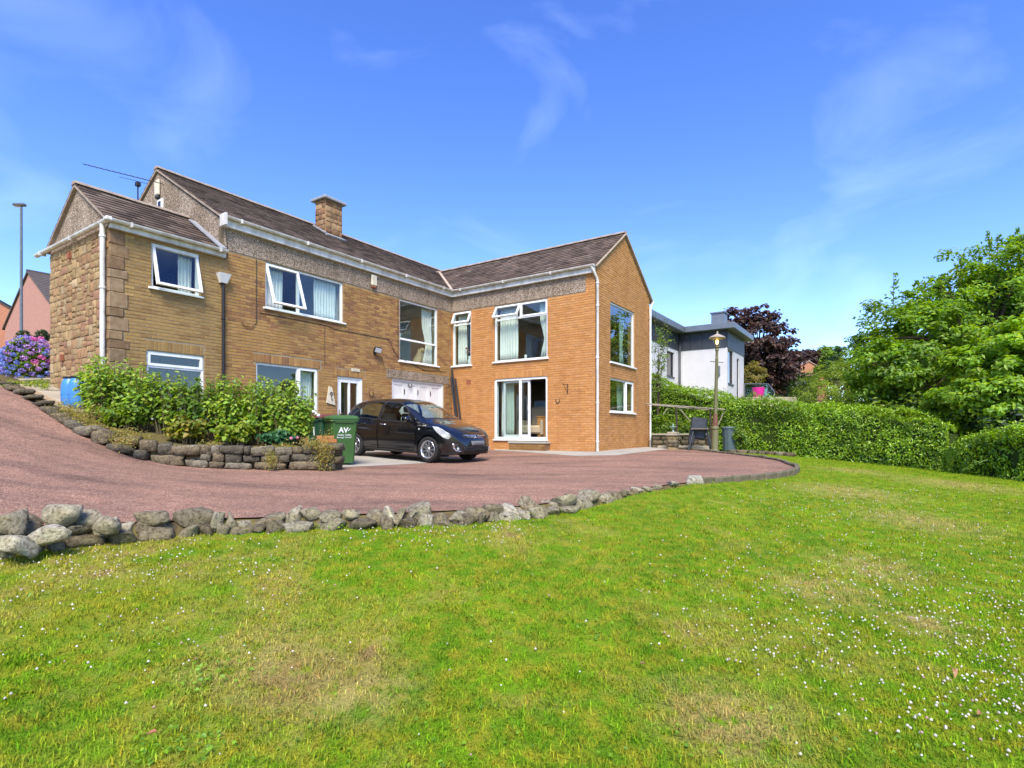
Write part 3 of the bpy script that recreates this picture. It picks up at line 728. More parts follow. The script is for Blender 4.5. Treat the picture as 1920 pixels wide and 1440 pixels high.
while z < 4.75:                                # quoins wrap the corner: long and short
    h = random.uniform(.17, .34); h = min(h, 4.79 - z); w = random.uniform(.30, .35) if k % 2 else random.uniform(.22, .28)
    quad = [(-10.775, z + .005), (-10.76 + w, z + .005), (-10.76 + w, z + h - .006), (-10.775, z + h - .006)]
    b = MB(); J_ = lambda: random.uniform(-.014, .014); b.bbox(-.24, random.uniform(.017, .030), -10.785 + J_(), -10.76 + w + J_(), z + .003, z + h - .003, .012); b.v = [(x + J_() * .35, y + J_() * .5, zz + J_() * .35) for x, y, zz in b.v]; b.c = [stone_col('quoin')] * len(b.v)
    b.build('quoin', MT['stone'], wlw); z += h; k += 1
for a, zz in ((-2.04, 4.56), (-2.48, 2.30)): slab('air_vent', F_left, a - .04, a + .04, zz - .07, zz + .07, .02, .075, MT['terracotta'], wst)

# ---- windows
def bar(mb, F, a0, a1, z0, z1, d0, d1):
    p = [F(a0, z0, d0), F(a1, z0, d0), F(a1, z1, d0), F(a0, z1, d0), F(a0, z0, d1), F(a1, z0, d1), F(a1, z1, d1), F(a0, z1, d1)]
    mb.add(p, [(0,3,2,1),(4,5,6,7),(0,1,5,4),(1,2,6,5),(2,3,7,6),(3,0,4,7)])

def rect_frame(mb, F, a0, a1, z0, z1, w, d0, d1):
    bar(mb, F, a0, a1, z0, z0 + w, d0, d1); bar(mb, F, a0, a1, z1 - w, z1, d0, d1)
    bar(mb, F, a0, a0 + w, z0 + w, z1 - w, d0, d1); bar(mb, F, a1 - w, a1, z0 + w, z1 - w, d0, d1)

def window(F, rect, cells, sill=True, parent=house, name='window', label=None, fw=.05):
    """cells: (a0,a1,z0,z1, sash, open_degrees); gaps between cells become mullions and transoms"""
    a0, a1, z0, z1 = rect
    mb = MB(); rect_frame(mb, F, a0 + .002, a1 - .002, z0 + .002, z1 - .002, fw, -.11, -.035)
    vs = sorted({c[0] for c in cells} | {c[1] for c in cells}); hs = sorted({c[2] for c in cells} | {c[3] for c in cells})
    for (x0, x1, y0, y1, sash, op) in cells:           # bars on the inner edges of each cell
        if x0 > a0 + .1: bar(mb, F, x0 - .03, x0 + .03, max(y0, z0 + fw), min(y1, z1 - fw), -.108, -.037)
        if y1 < z1 - .1: bar(mb, F, max(x0, a0 + fw), min(x1, a1 - fw), y1 - .03, y1 + .03, -.106, -.036)
    w = mb.build(name, MT['upvc'], parent)
    if label: w['label'] = label
    for (x0, x1, y0, y1, sash, op) in cells:
        i0 = x0 + (fw if x0 <= a0 + .01 else .03); i1 = x1 - (fw if x1 >= a1 - .01 else .03); j0 = y0 + (fw if y0 <= z0 + .01 else .03); j1 = y1 - (fw if y1 >= z1 - .01 else .03)
        if sash:
            e = .018; i0 -= e; i1 += e; j0 -= e; j1 += e
            if op:
                t = R(op); piv = j1
                G = lambda a, z, d=0.0: F(a, piv + (z - piv) * math.cos(t) + (d + .02) * math.sin(t) * 1, -.02 + (piv - z) * math.sin(t) + (d + .02) * math.cos(t))
            else: G = F
            s = MB(); rect_frame(s, G, i0, i1, j0, j1, .052, -.075, -.018)
            so = s.build('sash', MT['upvc'], w)
            g = MB(); bar(g, G, i0 + .05, i1 - .05, j0 + .05, j1 - .05, -.052, -.047); g.build('pane', MT['glass'], w)
        else:
            g = MB(); bar(g, F, i0 - .004, i1 + .004, j0 - .004, j1 + .004, -.074, -.069); g.build('pane', MT['glass'], w)
    if sill:
        s = MB(); p = [F(a0 - .06, z0 - .035, -.03), F(a1 + .06, z0 - .035, -.03), F(a1 + .06, z0 + .03, -.03), F(a0 - .06, z0 + .03, -.03),
                       F(a0 - .06, z0 - .035, .07), F(a1 + .06, z0 - .035, .07), F(a1 + .06, z0 + .005, .07), F(a0 - .06, z0 + .005, .07)]
        s.add(p, [(0,3,2,1),(4,5,6,7),(0,1,5,4),(1,2,6,5),(2,3,7,6),(3,0,4,7)]).build('sill', MT['upvc'], w)
    return w
window(F_main, W_A, [(-7.35, -6.36, 3.78, 4.96, True, 19), (-6.36, -4.90, 3.78, 4.96, False, 0)])
window(F_main, W_B, [(-2.63, -.78, 2.92, 3.67, False, 0), (-2.63, -.78, 3.67, 4.96, False, 0)])
window(F_main, W_L, [(-7.60, -6.38, 1.0, 2.36, False, 0), (-6.38, -5.76, 1.0, 2.36, True, 0)])
window(F_main, W_L1, [(-10.0, -8.98, 3.72, 4.70, True, 15)])
window(F_main, W_L2, [(-10.09, -8.88, .9, 2.03, False, 0), (-10.09, -8.88, 2.03, 2.36, True, 0)])
window(F_wing, W_1, [(.05, .90, 2.99, 4.49, False, 0), (.05, .90, 4.49, 4.96, True, 24)])
window(F_wing, W_2, [(1.93, 4.05, 3.01, 4.46, False, 0), (1.93, 2.98, 4.46, 4.96, True, 30), (2.98, 4.05, 4.46, 4.96, True, 0)])
window(F_gab, W_G1, [(1.17, 3.28, 2.88, 4.86, False, 0)])
window(F_gab, W_G2, [(1.16, 2.56, 1.26, 2.37, False, 0), (2.56, 3.25, 1.26, 2.37, True, 0)])
# sliding patio door, slid open to the left
pm = MB(); rect_frame(pm, F_wing, 1.922, 4.048, .362, 2.418, .07, -.15, -.02); bar(pm, F_wing, 1.9, 4.07, .31, .36, -.1, .06); bar(pm, F_wing, 2.93, 3.02, .43, 2.35, -.075, -.025)
patio = pm.build('patio_door', MT['upvc'], house)
b = MB(); bar(b, F_wing, 1.99, 2.935, .43, 2.35, -.056, -.05); b.build('pane', MT['glass'], patio)
b = MB(); rect_frame(b, F_wing, 2.25, 3.32, .435, 2.345, .075, -.14, -.085); sl = b.build('sliding_panel', MT['upvc'], patio)
b = MB(); bar(b, F_wing, 2.32, 3.25, .51, 2.27, -.116, -.11); b.build('pane', MT['glass'], patio)
b = MB(); bar(b, F_wing, 3.262, 3.302, 1.28, 1.52, -.086, -.055); bar(b, F_wing, 3.272, 3.292, 1.33, 1.47, -.055, -.03); b.build('handle', MT['upvc'], patio)
# front door
b = MB(); rect_frame(b, F_main, DOOR[0] + .002, DOOR[1] - .002, DOOR[2] + .002, DOOR[3] - .002, .055, -.13, -.03); door = b.build('front_door', MT['upvc'], house)
b = MB(); rect_frame(b, F_main, DOOR[0] + .06, DOOR[1] - .06, .13, DOOR[3] - .06, .10, -.11, -.045); bar(b, F_main, -4.665, -4.605, .23, 2.06, -.108, -.047); bar(b, F_main, -4.94, -4.33, .232, .66, -.10, -.055); b.build('door_leaf', MT['upvc'], door)
b = MB(); bar(b, F_main, -4.94, -4.665, .662, 2.06, -.08, -.074); bar(b, F_main, -4.605, -4.33, .662, 2.06, -.08, -.074); b.build('pane', MT['glass'], door)
b = MB(); bar(b, F_main, -5.02, -4.99, 1.05, 1.25, -.046, -.035); bar(b, F_main, -5.01, -4.90, 1.13, 1.15, -.035, -.01); b.build('handle', mat('brass', (.6,.48,.22), .35, metal=.8), door)
# garage doors: four tall panelled leaves in a white frame
b = MB(); bar(b, F_main, GAR[0], GAR[0] + .06, .02, 2.33, -.13, -.03); bar(b, F_main, GAR[1] - .06, GAR[1], .02, 2.33, -.13, -.03); bar(b, F_main, GAR[0] + .06, GAR[1] - .06, 2.27, 2.33, -.13, -.03)
garage = b.build('garage_door', MT['white_paint'], house)
gw = (GAR[1] - GAR[0] - .12) / 4
for i in range(4):
    x0 = GAR[0] + .06 + i * gw + .004; x1 = x0 + gw - .008; b = MB()
    rect_frame(b, F_main, x0, x1, .04, 2.265, .11, -.12, -.07); bar(b, F_main, x0 + .11, x1 - .11, 1.1, 1.24, -.12, -.072); bar(b, F_main, x0 + .10, x1 - .10, .14, 2.16, -.115, -.088)
    b.build('door_leaf', MT['white_paint'], garage)
for a in (-2.35, -1.71, -1.08): bb = MB(); bar(bb, F_main, a - .012, a + .012, 1.86, 2.02, -.07, -.05); bb.build('hinge', MT['iron'], garage)
# door step of brick and stone
b = MB(); b.bbox(2.72, 4.18, -.36, -.012, .22, .285, .012); b.build('step_tread', MT['concrete'], house)
b = MB()
for r in brick_rects([(2.76, -.1), (4.14, -.1), (4.14, .215), (2.76, .215)], [], -.1, .215): add_brick(b, lambda a, z, d=0.0: Vector((a, -.33 - d, z)), r, .008, tuple(c * .7 for c in brick_col('main', r[0], r[2])))
b.col = (.22,.13,.07); b.box(2.755, 4.145, -.33, -.012, -.2, .218); b.build('step_riser', MT['brick'], house, fix=False)

# ---- rooms behind the glass
def room(name, x0, x1, y0, y1, z0, z1, m): MB().box(x0, x1, y0, y1, z0, z1).build(name, m, house)
room('ground_floor', -6.4, -.26, -8.1, 4.5, .0, .12, MT['carpet']); room('ground_floor', -.25, 5.47, .26, 4.5, .0, .33, MT['carpet'])
room('upper_floor', -6.4, -.26, -8.1, 4.5, 2.66, 2.82, MT['plaster']); room('upper_floor', -.25, 5.47, .26, 4.5, 2.66, 2.82, MT['plaster'])
room('ceiling', -6.4, -.26, -8.18, 4.5, 5.2, 5.3, MT['plaster']); room('ceiling', -.25, 5.47, .26, 4.5, 5.2, 5.3, MT['plaster'])
room('ceiling', -3.1, -.26, -10.4, -8.7, 4.76, 4.79, MT['plaster'])
for y in (-8.3, -4.85, -3.3, .12): room('partition', -3.2, -.26, y - .05, y + .05, .12, 5.2, MT['plaster'])
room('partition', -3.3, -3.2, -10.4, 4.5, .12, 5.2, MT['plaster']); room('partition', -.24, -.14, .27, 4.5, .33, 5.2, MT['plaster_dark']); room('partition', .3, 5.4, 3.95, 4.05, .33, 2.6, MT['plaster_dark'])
room('back_wall', -6.7, -6.45, -8.2, 4.8, -.6, 5.6, MT['mortar']); room('back_wall', -3.36, -3.12, -10.49, -8.45, -.6, 4.9, MT['mortar'])
room('back_wall', -6.44, 5.47, 4.55, 4.8, -.6, 5.6, MT['mortar_orange'])

# ---- roofs
def tile_col():
    j = random.uniform(.72, 1.28); r = random.random()
    c = (.135,.098,.074) if r < .6 else ((.165,.122,.095) if r < .85 else ((.10,.072,.056) if r < .985 else (.18,.15,.12)))
    return tuple(x * j for x in c)
def roof_slope(E, A, S, La, Ls, parent, singles=0, w=.30, g=.20, skip=None):
    """tiles on a slope: E first eave corner, A unit vector along the eave, S unit vector up the slope"""
    E, A, S = Vector(E), Vector(A).normalized(), Vector(S).normalized(); Nn = A.cross(S).normalized()
    if Nn.z < 0: Nn = -Nn
    rows = int(Ls / g) + 1; joined = MB(); cand = []
    for i in range(rows):
        s0 = i * g; s1 = min(s0 + g + .05, Ls)
        if s1 - s0 < .04: continue
        a = -(i % 2) * w / 2
        while a < La:
            l, r = max(a, 0) + .002, min(a + w, La) - .002; a += w
            if r - l < .03: continue
            c = E + A * (l + r) / 2 + S * (s0 + s1) / 2
            if skip and skip(c): continue
            cand.append((l, r, s0, s1))
    def tri(mb, l, r, s0, s1, base):
        j = random.uniform(-.004, .004); lo = .030 + j; hi = .006
        q = [(l, s0, lo - .024), (r, s0, lo - .024), (r, s1, hi - .02), (l, s1, hi - .02), (l, s0, lo), (r, s0, lo + random.uniform(-.004, .004)), (r, s1, hi), (l, s1, hi)]
        mb.col = tile_col(); mb.add([base + A * x + S * y + Nn * z for x, y, z in q], [(4,5,6,7),(0,1,5,4),(1,2,6,5),(3,0,4,7),(2,3,7,6)])
    pick = set(range(min(singles, len(cand)))) if singles > 0 else set()
    meshes = {}
    for k, (l, r, s0, s1) in enumerate(cand):
        if k in pick:
            key = (round(r - l, 2), round(s1 - s0, 2), random.randrange(8))
            if key not in meshes:
                t = MB(); tri(t, 0, r - l, 0, s1 - s0, Vector((0, 0, 0))); meshes[key] = t.mesh('roof_tile', fix=True); meshes[key].materials.append(MT['tile'])
            o = bpy.data.objects.new('roof_tile', meshes[key]); COL.objects.link(o); o.parent = parent; o.location = E + A * l + S * s0
        else: tri(joined, l, r, s0, s1, E)
    if joined.v:
        o = joined.build('roof_tiles', MT['tile'], parent, fix=True); o['kind'] = 'stuff'

def deck(name, pts, parent=house, t=.06):
    """closed slab below four corner points"""
    p = [Vector(q) for q in pts]; n = (p[1] - p[0]).cross(p[3] - p[0]).normalized()
    if n.z < 0: n = -n
    lo = [q - n * t for q in p]; up = [q - n * .012 for q in p]
    return MB().add(lo + up, [(0,1,2,3),(4,5,6,7),(0,1,5,4),(1,2,6,5),(2,3,7,6),(3,0,4,7)]).build(name, MT['ridge'], parent)
MT['dark_wood'] = mat('dark_wood', (.06,.05,.045), .8)
MR, WR, LR = (-3.36, 7.80), (2.33, 7.42), (-1.70, 6.08)        # ridges: (u, z), (v, z), (u, z)
ME, WE, LE = 5.72, 5.72, 4.90                                   # tile level at the eaves
m_front = deck('main_roof', [(.1, -8.46, ME), (.1, 4.9, ME), (MR[0], 4.9, MR[1]), (MR[0], -8.46, MR[1])])
m_back = deck('main_roof_back', [(-6.82, -8.46, ME), (-6.82, 4.9, ME), (MR[0], 4.9, MR[1]), (MR[0], -8.46, MR[1])])
s = Vector((MR[0] - .1, 0, MR[1] - ME)); sl_m = s.length
zw = lambda v: WE + (WR[1] - WE) * (v + .1) / (WR[0] + .1) if v < WR[0] else WR[1] - (v - WR[0]) * .68
roof_slope((.1, -8.46, ME), (0, 1, 0), s, 13.36, sl_m, m_front, singles=225, skip=lambda c: c.y > .2 and zw(c.y) > c.z + .12)
roof_slope((-6.82, -8.46, ME), (0, 1, 0), (MR[0] + 6.82, 0, MR[1] - ME), 13.36, math.hypot(MR[0] + 6.82, MR[1] - ME), m_back)
w_front = deck('wing_roof', [(-2.75, -.1, WE), (5.79, -.1, WE), (5.79, WR[0], WR[1]), (-2.75, WR[0], WR[1])])
w_back = deck('wing_roof_back', [(-2.75, 5.0, 5.60), (5.79, 5.0, 5.60), (5.79, WR[0], WR[1]), (-2.75, WR[0], WR[1])])
zm_ = lambda u: ME + (MR[1] - ME) * (.1 - u) / (.1 - MR[0])
roof_slope((-2.75, -.1, WE), (1, 0, 0), (0, WR[0] + .1, WR[1] - WE), 8.54, math.hypot(WR[0] + .1, WR[1] - WE), w_front, skip=lambda c: zm_(c.x) > c.z + .10)
roof_slope((-2.75, 5.0, 5.60), (1, 0, 0), (0, WR[0] - 5.0, WR[1] - 5.60), 8.54, math.hypot(WR[0] - 5.0, WR[1] - 5.60), w_back, skip=lambda c: zm_(c.x) > c.z + .10)
l_front = deck('side_wing_roof', [(.1, -10.83, LE), (.1, -8.43, LE), (LR[0], -8.43, LR[1]), (LR[0], -10.83, LR[1])])
l_back = deck('side_wing_roof_back', [(-3.5, -10.83, LE), (-3.5, -8.43, LE), (LR[0], -8.43, LR[1]), (LR[0], -10.83, LR[1])])
s = Vector((LR[0] - .1, 0, LR[1] - LE)); roof_slope((.1, -10.83, LE), (0, 1, 0), s, 2.40, s.length, l_front, singles=75)
roof_slope((-3.5, -10.83, LE), (0, 1, 0), (LR[0] + 3.5, 0, LR[1] - LE), 2.40, math.hypot(LR[0] + 3.5, LR[1] - LE), l_back)
def ridge(p0, p1, parent, L_=.45):
    p0, p1 = Vector(p0), Vector(p1); d = (p1 - p0); n = max(1, int(d.length / L_)); d.normalize(); L_ = (p1 - p0).length / n
    side = d.cross(Vector((0, 0, 1))).normalized()
    mb = MB(); pr = []
    for k in range(7):
        t = math.pi * k / 6; pr.append((math.cos(t) * .13, math.sin(t) * .085 - .035))
    for e, sc in ((0, 1.0), (L_ - .008, .96)):
        mb.v += [tuple(d * e + side * x * sc + Vector((0, 0, z))) for x, z in pr]
    mb.f = [(i, i + 1, 8 + i, 7 + i) for i in range(6)] + [tuple(range(7)), tuple(range(13, 6, -1))]
    me = mb.mesh('ridge_tile'); me.materials.append(MT['ridge'])
    for i in range(n):
        o = bpy.data.objects.new('ridge_tile', me); COL.objects.link(o); o.parent = parent; o.location = p0 + d * L_ * i + Vector((0, 0, .015 + random.uniform(-.004, .004)))
ridge((MR[0], -8.47, MR[1]), (MR[0], 4.9, MR[1]), m_front); ridge((5.80, WR[0], WR[1]), (-2.9, WR[0], WR[1]), w_front); ridge((LR[0], -10.84, LR[1]), (LR[0], -8.43, LR[1]), l_front)
# pale mortar along the verges, the valley and the abutment
def strip(name, p0, p1, w, t, m, parent, up=(0, 0, 1)):
    p0, p1 = Vector(p0), Vector(p1); d = (p1 - p0).normalized(); s_ = d.cross(Vector(up)).normalized(); n = s_.cross(d).normalized()
    V = []
    for p in (p0, p1):
        for a, b_ in ((-w/2, 0), (w/2, 0), (w/2, t), (-w/2, t)): V.append(p + s_ * a + n * b_)
    return MB().add(V, [(0,1,2,3),(4,5,6,7),(0,1,5,4),(1,2,6,5),(2,3,7,6),(3,0,4,7)]).build(name, m, parent)
vt = -2.68
strip('valley', (.08, -.08, WE + .035), (vt, WR[0], WR[1] + .035), .10, .03, MT['mortar_pale'], m_front)
for nm, a, b_ in (('verge', (5.775, -.06, WE - .03), (5.775, WR[0], WR[1] - .03)), ('verge', (5.775, 4.95, 5.60), (5.775, WR[0], WR[1] - .03)),):
    strip(nm, a, b_, .04, .05, MT['mortar_pale'], w_front, up=(1, 0, 0))
strip('verge', (.06, -8.455, ME - .03), (MR[0], -8.455, MR[1] - .03), .04, .05, MT['mortar_pale'], m_front, up=(0, 1, 0)); strip('verge', (-6.8, -8.455, ME - .03), (MR[0], -8.455, MR[1] - .03), .04, .05, MT['dark_wood'], m_front, up=(0, 1, 0))
strip('verge', (.06, -10.82, LE - .03), (LR[0], -10.82, LR[1] - .03), .04, .05, MT['mortar_pale'], l_front, up=(0, 1, 0)); strip('verge', (-3.5, -10.82, LE - .03), (LR[0], -10.82, LR[1] - .03), .04, .06, MT['dark_wood'], l_front, up=(0, 1, 0))
strip('lead_flashing', (.13, -8.50, LE + .045), (-1.35, -8.50, LE + .045 + 1.48 * (LR[1] - LE) / (.1 - LR[0])), .16, .03, MT['lead'], l_front)
# gutters, fascias
def gutter(F, a0, a1, z, d, parent, r=.06, name='gutter'):
    mb = MB(); n = 8; pr = []
    for k in range(n + 1):
        t = math.pi + math.pi * k / n; pr.append((d + math.cos(t) * r, z + math.sin(t) * r * 1.05))
    pr += [(d + r * .82, z), (d - r * .82, z - .002)]
    m_ = len(pr)
    for a in (a0, a1): mb.v += [tuple(F(a, zz, dd)) for dd, zz in pr]
    mb.f = [(i, (i + 1) % m_, m_ + (i + 1) % m_, m_ + i) for i in range(m_)] + [tuple(range(m_)), tuple(range(2 * m_ - 1, m_ - 1, -1))]
    o = mb.build(name, MT['gutter'], parent, angle=40)
    k = a0 + .4
    while k < a1:
        b_ = MB(); bar(b_, F, k - .02, k + .02, z - .085, z + .012, d - .07, d + r + .007); b_.build('gutter_bracket', MT['gutter'], o); k += 1.85
    return o
gutter(F_main, -8.50, -.19, 5.73, .19, house); slab('fascia', F_main, -8.47, -.13, 5.50, 5.69, .02, .125, MT['gutter'], house)
gutter(F_wing, .19, 5.80, 5.72, .19, house); slab('fascia', F_wing, .126, 5.76, 5.50, 5.69, .02, .125, MT['gutter'], house)
b = MB(); b.bbox(.13, .25, -.25, -.13, 5.665, 5.735, .02); b.build('gutter_corner', MT['gutter'], house)
gutter(F_main, -10.86, -8.43, 4.91, .19, house); slab('fascia', F_main, -10.80, -8.43, 4.75, 4.89, .022, .12, MT['gutter'], house)
gutter(F_left, -3.95, .13, 4.89, .10, house); b = MB(); b.bbox(.12, .26, -10.93, -10.80, 4.84, 4.93, .02); b.build('gutter_corner', MT['gutter'], house)
slab('fascia', F_main, -8.52, -8.47, 5.50, 5.78, .01, .26, MT['gutter'], house)
def pipe(pts, r, m=MT['gutter'], name='downpipe', clips=()):
    o = MB().tube(pts, r, 10).build(name, m, house, angle=50)
    for c in clips: MB().lathe([(r + .004, -.025), (r + .014, -.02), (r + .014, .02), (r + .004, .025)], 12, c).build('pipe_clip', m, o)
    return o
pipe([(5.70, -.19, 5.70), (5.74, -.17, 5.60), (5.80, -.02, 5.36), (5.80, .05, 5.26), (5.80, .05, .0)], .042, clips=[(5.80, .05, 5.2), (5.80, .05, 4.5), (5.80, .05, 2.9), (5.80, .05, 1.5), (5.80, .05, .3)])
pipe([(5.80, 5.02, 5.60), (5.80, 4.9, 5.45), (5.80, 4.72, 5.3), (5.80, 4.72, .0)], .04, clips=[(5.80, 4.72, 4.9), (5.80, 4.72, 3.2), (5.80, 4.72, 1.6), (5.80, 4.72, .3)])
gutter(lambda a, z, d=0.0: Vector((a, 4.8 + d, z)), -.1, 5.80, 5.58, .24, house)
pipe([(-.10, -10.86, 4.86), (-.10, -10.86, .6)], .047, clips=[(-.10, -10.86, 4.6), (-.10, -10.86, 3.55), (-.10, -10.86, 1.8)])
pipe([(.07, -8.47, 4.2), (.07, -8.47, .2)], .034, MT['dark_metal'], clips=[(.07, -8.47, 3.3), (.07, -8.47, 1.9)])
b = MB(); b.add([(0.015,-8.62,4.36),(.2,-8.62,4.36),(.2,-8.34,4.36),(.015,-8.34,4.36),(.03,-8.55,4.14),(.13,-8.55,4.14),(.13,-8.40,4.14),(.03,-8.40,4.14)], [(0,1,2,3),(4,5,6,7),(0,1,5,4),(1,2,6,5),(2,3,7,6),(3,0,4,7)]); b.build('rain_hopper', MT['white_paint'], house)
# chimney
ch = MB().box(-2.90, -2.37, -3.70, -3.02, 6.2, 8.40).build('chimney', MT['stone_joint'], m_front)
for F, a0, a1 in ((lambda a, z, d=0.0: Vector((-2.37 + d, a, z)), -3.70, -3.02), (lambda a, z, d=0.0: Vector((a, -3.70 - d, z)), -2.90, -2.37)):
    z = 7.0
    while z < 8.36:
        h = min(random.uniform(.14, .24), 8.39 - z); x = a0
        while x < a1 - .03:
            w = random.uniform(.16, .34); w = a1 - x if a1 - (x + w) < .1 else w
            mbs = stone_block(F, [(x + .008, z + .008), (x + w - .008, z + .008), (x + w - .008, z + h - .008), (x + .008, z + h - .008)], random.uniform(.012, .028), .012); mbs.c = [stone_col('chimney')] * len(mbs.v)
            o = mbs.build('chimney_stone', MT['stone'], m_front, angle=50); x += w
        z += h
MB().bbox(-3.02, -2.25, -3.82, -2.90, 8.40, 8.50, .02).build('chimney_cap', MT['lead'], m_front)
MB().bbox(-2.92, -2.35, -3.72, -3.0, 8.50, 8.55, .015).build('chimney_cap', MT['lead'], m_front)
strip('chimney_flashing', (-2.30, -3.76, 7.19), (-2.30, -2.96, 7.19), .16, .04, MT['lead'], m_front, up=(.52, 0, .85)); strip('chimney_flashing', (-2.30, -3.73, 7.22), (-2.95, -3.73, 7.60), .10, .04, MT['lead'], m_front)
MB().bbox(1.55, 1.95, 2.75, 3.05, 6.9, 7.62, .02).build('roof_vent', MT['black_plastic'], w_back)
# television aerial on the side wing ridge
ar = MB(); ar.tube([(-1.75, -9.55, 6.05), (-1.75, -9.55, 6.62)], .016, 6); ae = ar.build('aerial', MT['dark_metal'], house)
b = MB(); p0, p1 = Vector((-2.62, -10.35, 6.95)), Vector((-1.35, -9.18, 6.60)); b.tube([p0, p1], .010, 6); d = (p1 - p0).normalized(); sd = d.cross(Vector((0, 0, 1))).normalized()
for k in range(14): q = p0.lerp(p1, k / 13); b.tube([q - sd * .07, q + sd * .07], .004, 4)
b.tube([p0.lerp(p1, .45) - Vector((0, 0, .09)), p0.lerp(p1, .8) - Vector((0, 0, .09))], .006, 5); b.bbox(-1.80, -1.70, -9.60, -9.50, 6.50, 6.60, .01); b.build('aerial_boom', MT['dark_metal'], ae)
# cables on the long front
def cable(pts, r=.008): MB().tube([Vector(p) for p in pts], r, 5).build('cable', MT['black_plastic'], house)
cable([(.02, -7.6, 4.95), (.02, -7.6, 3.35), (.03, -7.72, 3.22), (.03, -7.9, 3.2), (.04, -8.0, 3.28)]); cable([(.016, -7.5, 3.62), (.016, -5.5, 3.62), (.016, -5.2, 3.56), (.016, -3.1, 3.56), (.02, -2.95, 3.3), (.02, -2.75, 3.05), (.02, -1.5, 2.72), (.016, -.3, 2.78)])
cable([(.016, -5.55, 3.6), (.016, -5.55, 2.5)], .006); cable([(.016, -2.72, 4.95), (.016, -2.72, 3.1)], .006); cable([(.016, -3.72, 2.98), (.016, -3.4, 2.95), (.016, -3.3, 2.6)], .006); cable([(.03, -8.38, 5.48), (.02, -8.33, 4.8), (.02, -8.42, 4.72)], .006)
# small window with an alarm box in the main gable
slab('small_window', F_mg, -3.35, -3.05, 6.55, 6.92, .0, .03, MT['upvc'], house); slab('pane', F_mg, -3.30, -3.14, 6.60, 6.87, .03, .034, MT['black_plastic'], bpy.data.objects['small_window'])
slab('terracotta_vent', F_wing, .70, .90, 2.30, 2.46, .0, .016, MT['terracotta'], house)
room('ground_floor', -3.1, -.26, -10.45, -8.12, .0, .12, MT['carpet']); room('upper_floor', -3.1, -.26, -10.45, -8.12, 2.66, 2.82, MT['plaster'])
# ================================================================== fixtures on the house (things of their own)
def hpt(u, v, z):
    p = hw(u, v); return Vector((p[0], p[1], EYE - HZ + z))
HROT = math.atan2(EU[1], EU[0])
def hthing(name, label, cat, u, v, z, group=None): return thing(name, label, cat, hpt(u, v, z), HROT, group)
def horseshoe(label, u, v, z, normal, s=.075):
    t = hthing('horseshoe', label, 'horseshoe', u, v, z, 'horseshoes fixed to the walls')
    pts = []
    for k in range(13):
        a = R(-212 + 244 * k / 12); p = (math.cos(a) * s * .82, math.sin(a) * s)
        pts.append((.012, p[0], p[1]) if normal == 'u' else (p[0], -.012, p[1]))
    MB().tube(pts, .011, 6).build('iron_bar', MT['iron'], t, smooth=True)
    b = MB()
    for k in (1, 11): q = pts[k]; b.lathe([(.004, -.004), (.006, 0), (.004, .004)], 6, q)
    b.build('nail', MT['dark_metal'], t)
horseshoe('iron horseshoe on the brick between front door and garage', .02, -3.85, 1.80, 'u', .11)
horseshoe('iron horseshoe hung on the white garage doors', -.055, -2.09, 2.17, 'u', .09)
horseshoe('iron horseshoe on the orange wing below the wall bracket', 4.44, -.01, 1.61, 'v', .08)
t = hthing('wall_bracket', 'black iron hanging basket bracket on the orange wing wall', 'bracket', 4.80, -.01, 2.0)
b = MB(); b.box(-.012, .012, -.012, 0, -.18, .13); b.build('back_bar', MT['iron'], t); b = MB(); b.tube([(0, -.01, .10), (0, -.34, .10), (0, -.36, .12)], .009, 6); b.build('arm', MT['iron'], t)
b = MB(); b.tube([(0, -.01, -.16), (0, -.12, -.06), (0, -.30, .09)], .008, 6); b.build('brace', MT['iron'], t)
def alarm(label, u, v, z, n, s=1.0):
    t = hthing('alarm_box', label, 'alarm box', u, v, z, 'burglar alarm boxes')
    if n == 'u': MB().bbox(.0, .08, -.11 * s, .11 * s, -.14, .20, .025).build('cover', MT['cream'], t); MB().bbox(.0, .075, -.09 * s, .09 * s, -.21, -.142, .02).build('strobe', MT['terracotta'], t)
    else: MB().bbox(-.11 * s, .11 * s, -.08, 0, -.16, .26, .025).build('cover', MT['cream'], t); MB().bbox(-.09 * s, .09 * s, -.075, 0, -.24, -.162, .02).build('strobe', MT['black_plastic'], t)
alarm('cream alarm box on the pebbledash band above the long front', .016, -3.77, 5.25, 'u'); alarm('cream alarm box high in the pebbledash main gable', -3.30, -8.412, 7.20, 'v')
t = hthing('floodlight', 'black security floodlight on the brick right of the front door', 'floodlight', .01, -3.72, 3.10)
MB().bbox(.0, .05, -.05, .05, -.09, .0, .01).build('bracket', MT['black_plastic'], t); M_ = Matrix.Translation((.13, .03, .04)) @ Matrix.Rotation(R(25), 4, 'Y') @ Matrix.Rotation(R(-20), 4, 'Z')
MB().bbox(-.06, .05, -.12, .12, -.09, .09, .02, M_).build('housing', MT['black_plastic'], t); MB().box(.051, .056, -.10, .10, -.07, .07, M_).build('lens', mat('lens', (.5,.5,.5), .15), t)
t = hthing('house_sign', 'small cream house name sign above the front door', 'sign', .012, -4.45, 2.45)
MB().bbox(0, .012, -.16, .16, -.045, .045, .004).build('plate', MT['cream'], t); MB().box(.0125, .0135, -.10, .10, -.008, .012).build('lettering', mat('sign_ink', (.35,.30,.22), .7), t)
t = hthing('wall_plaque', 'cream wedge shaped stone plaque with a rusty key on the brickwork', 'plaque', .012, -5.35, 1.64)
MB().prism([(-.15, -.21), (.15, -.27), (.03, .24), (-.07, .26)], 0, .03, Matrix(((0,0,1,0),(1,0,0,0),(0,1,0,0),(0,0,0,1)))).build('slab', MT['cream'], t)
b = MB(); b.tube([(.04, .0, .02), (.04, .01, -.13)], .010, 6); b.tube([(.04, 0, -.12), (.04, .05, -.12)], .008, 5)
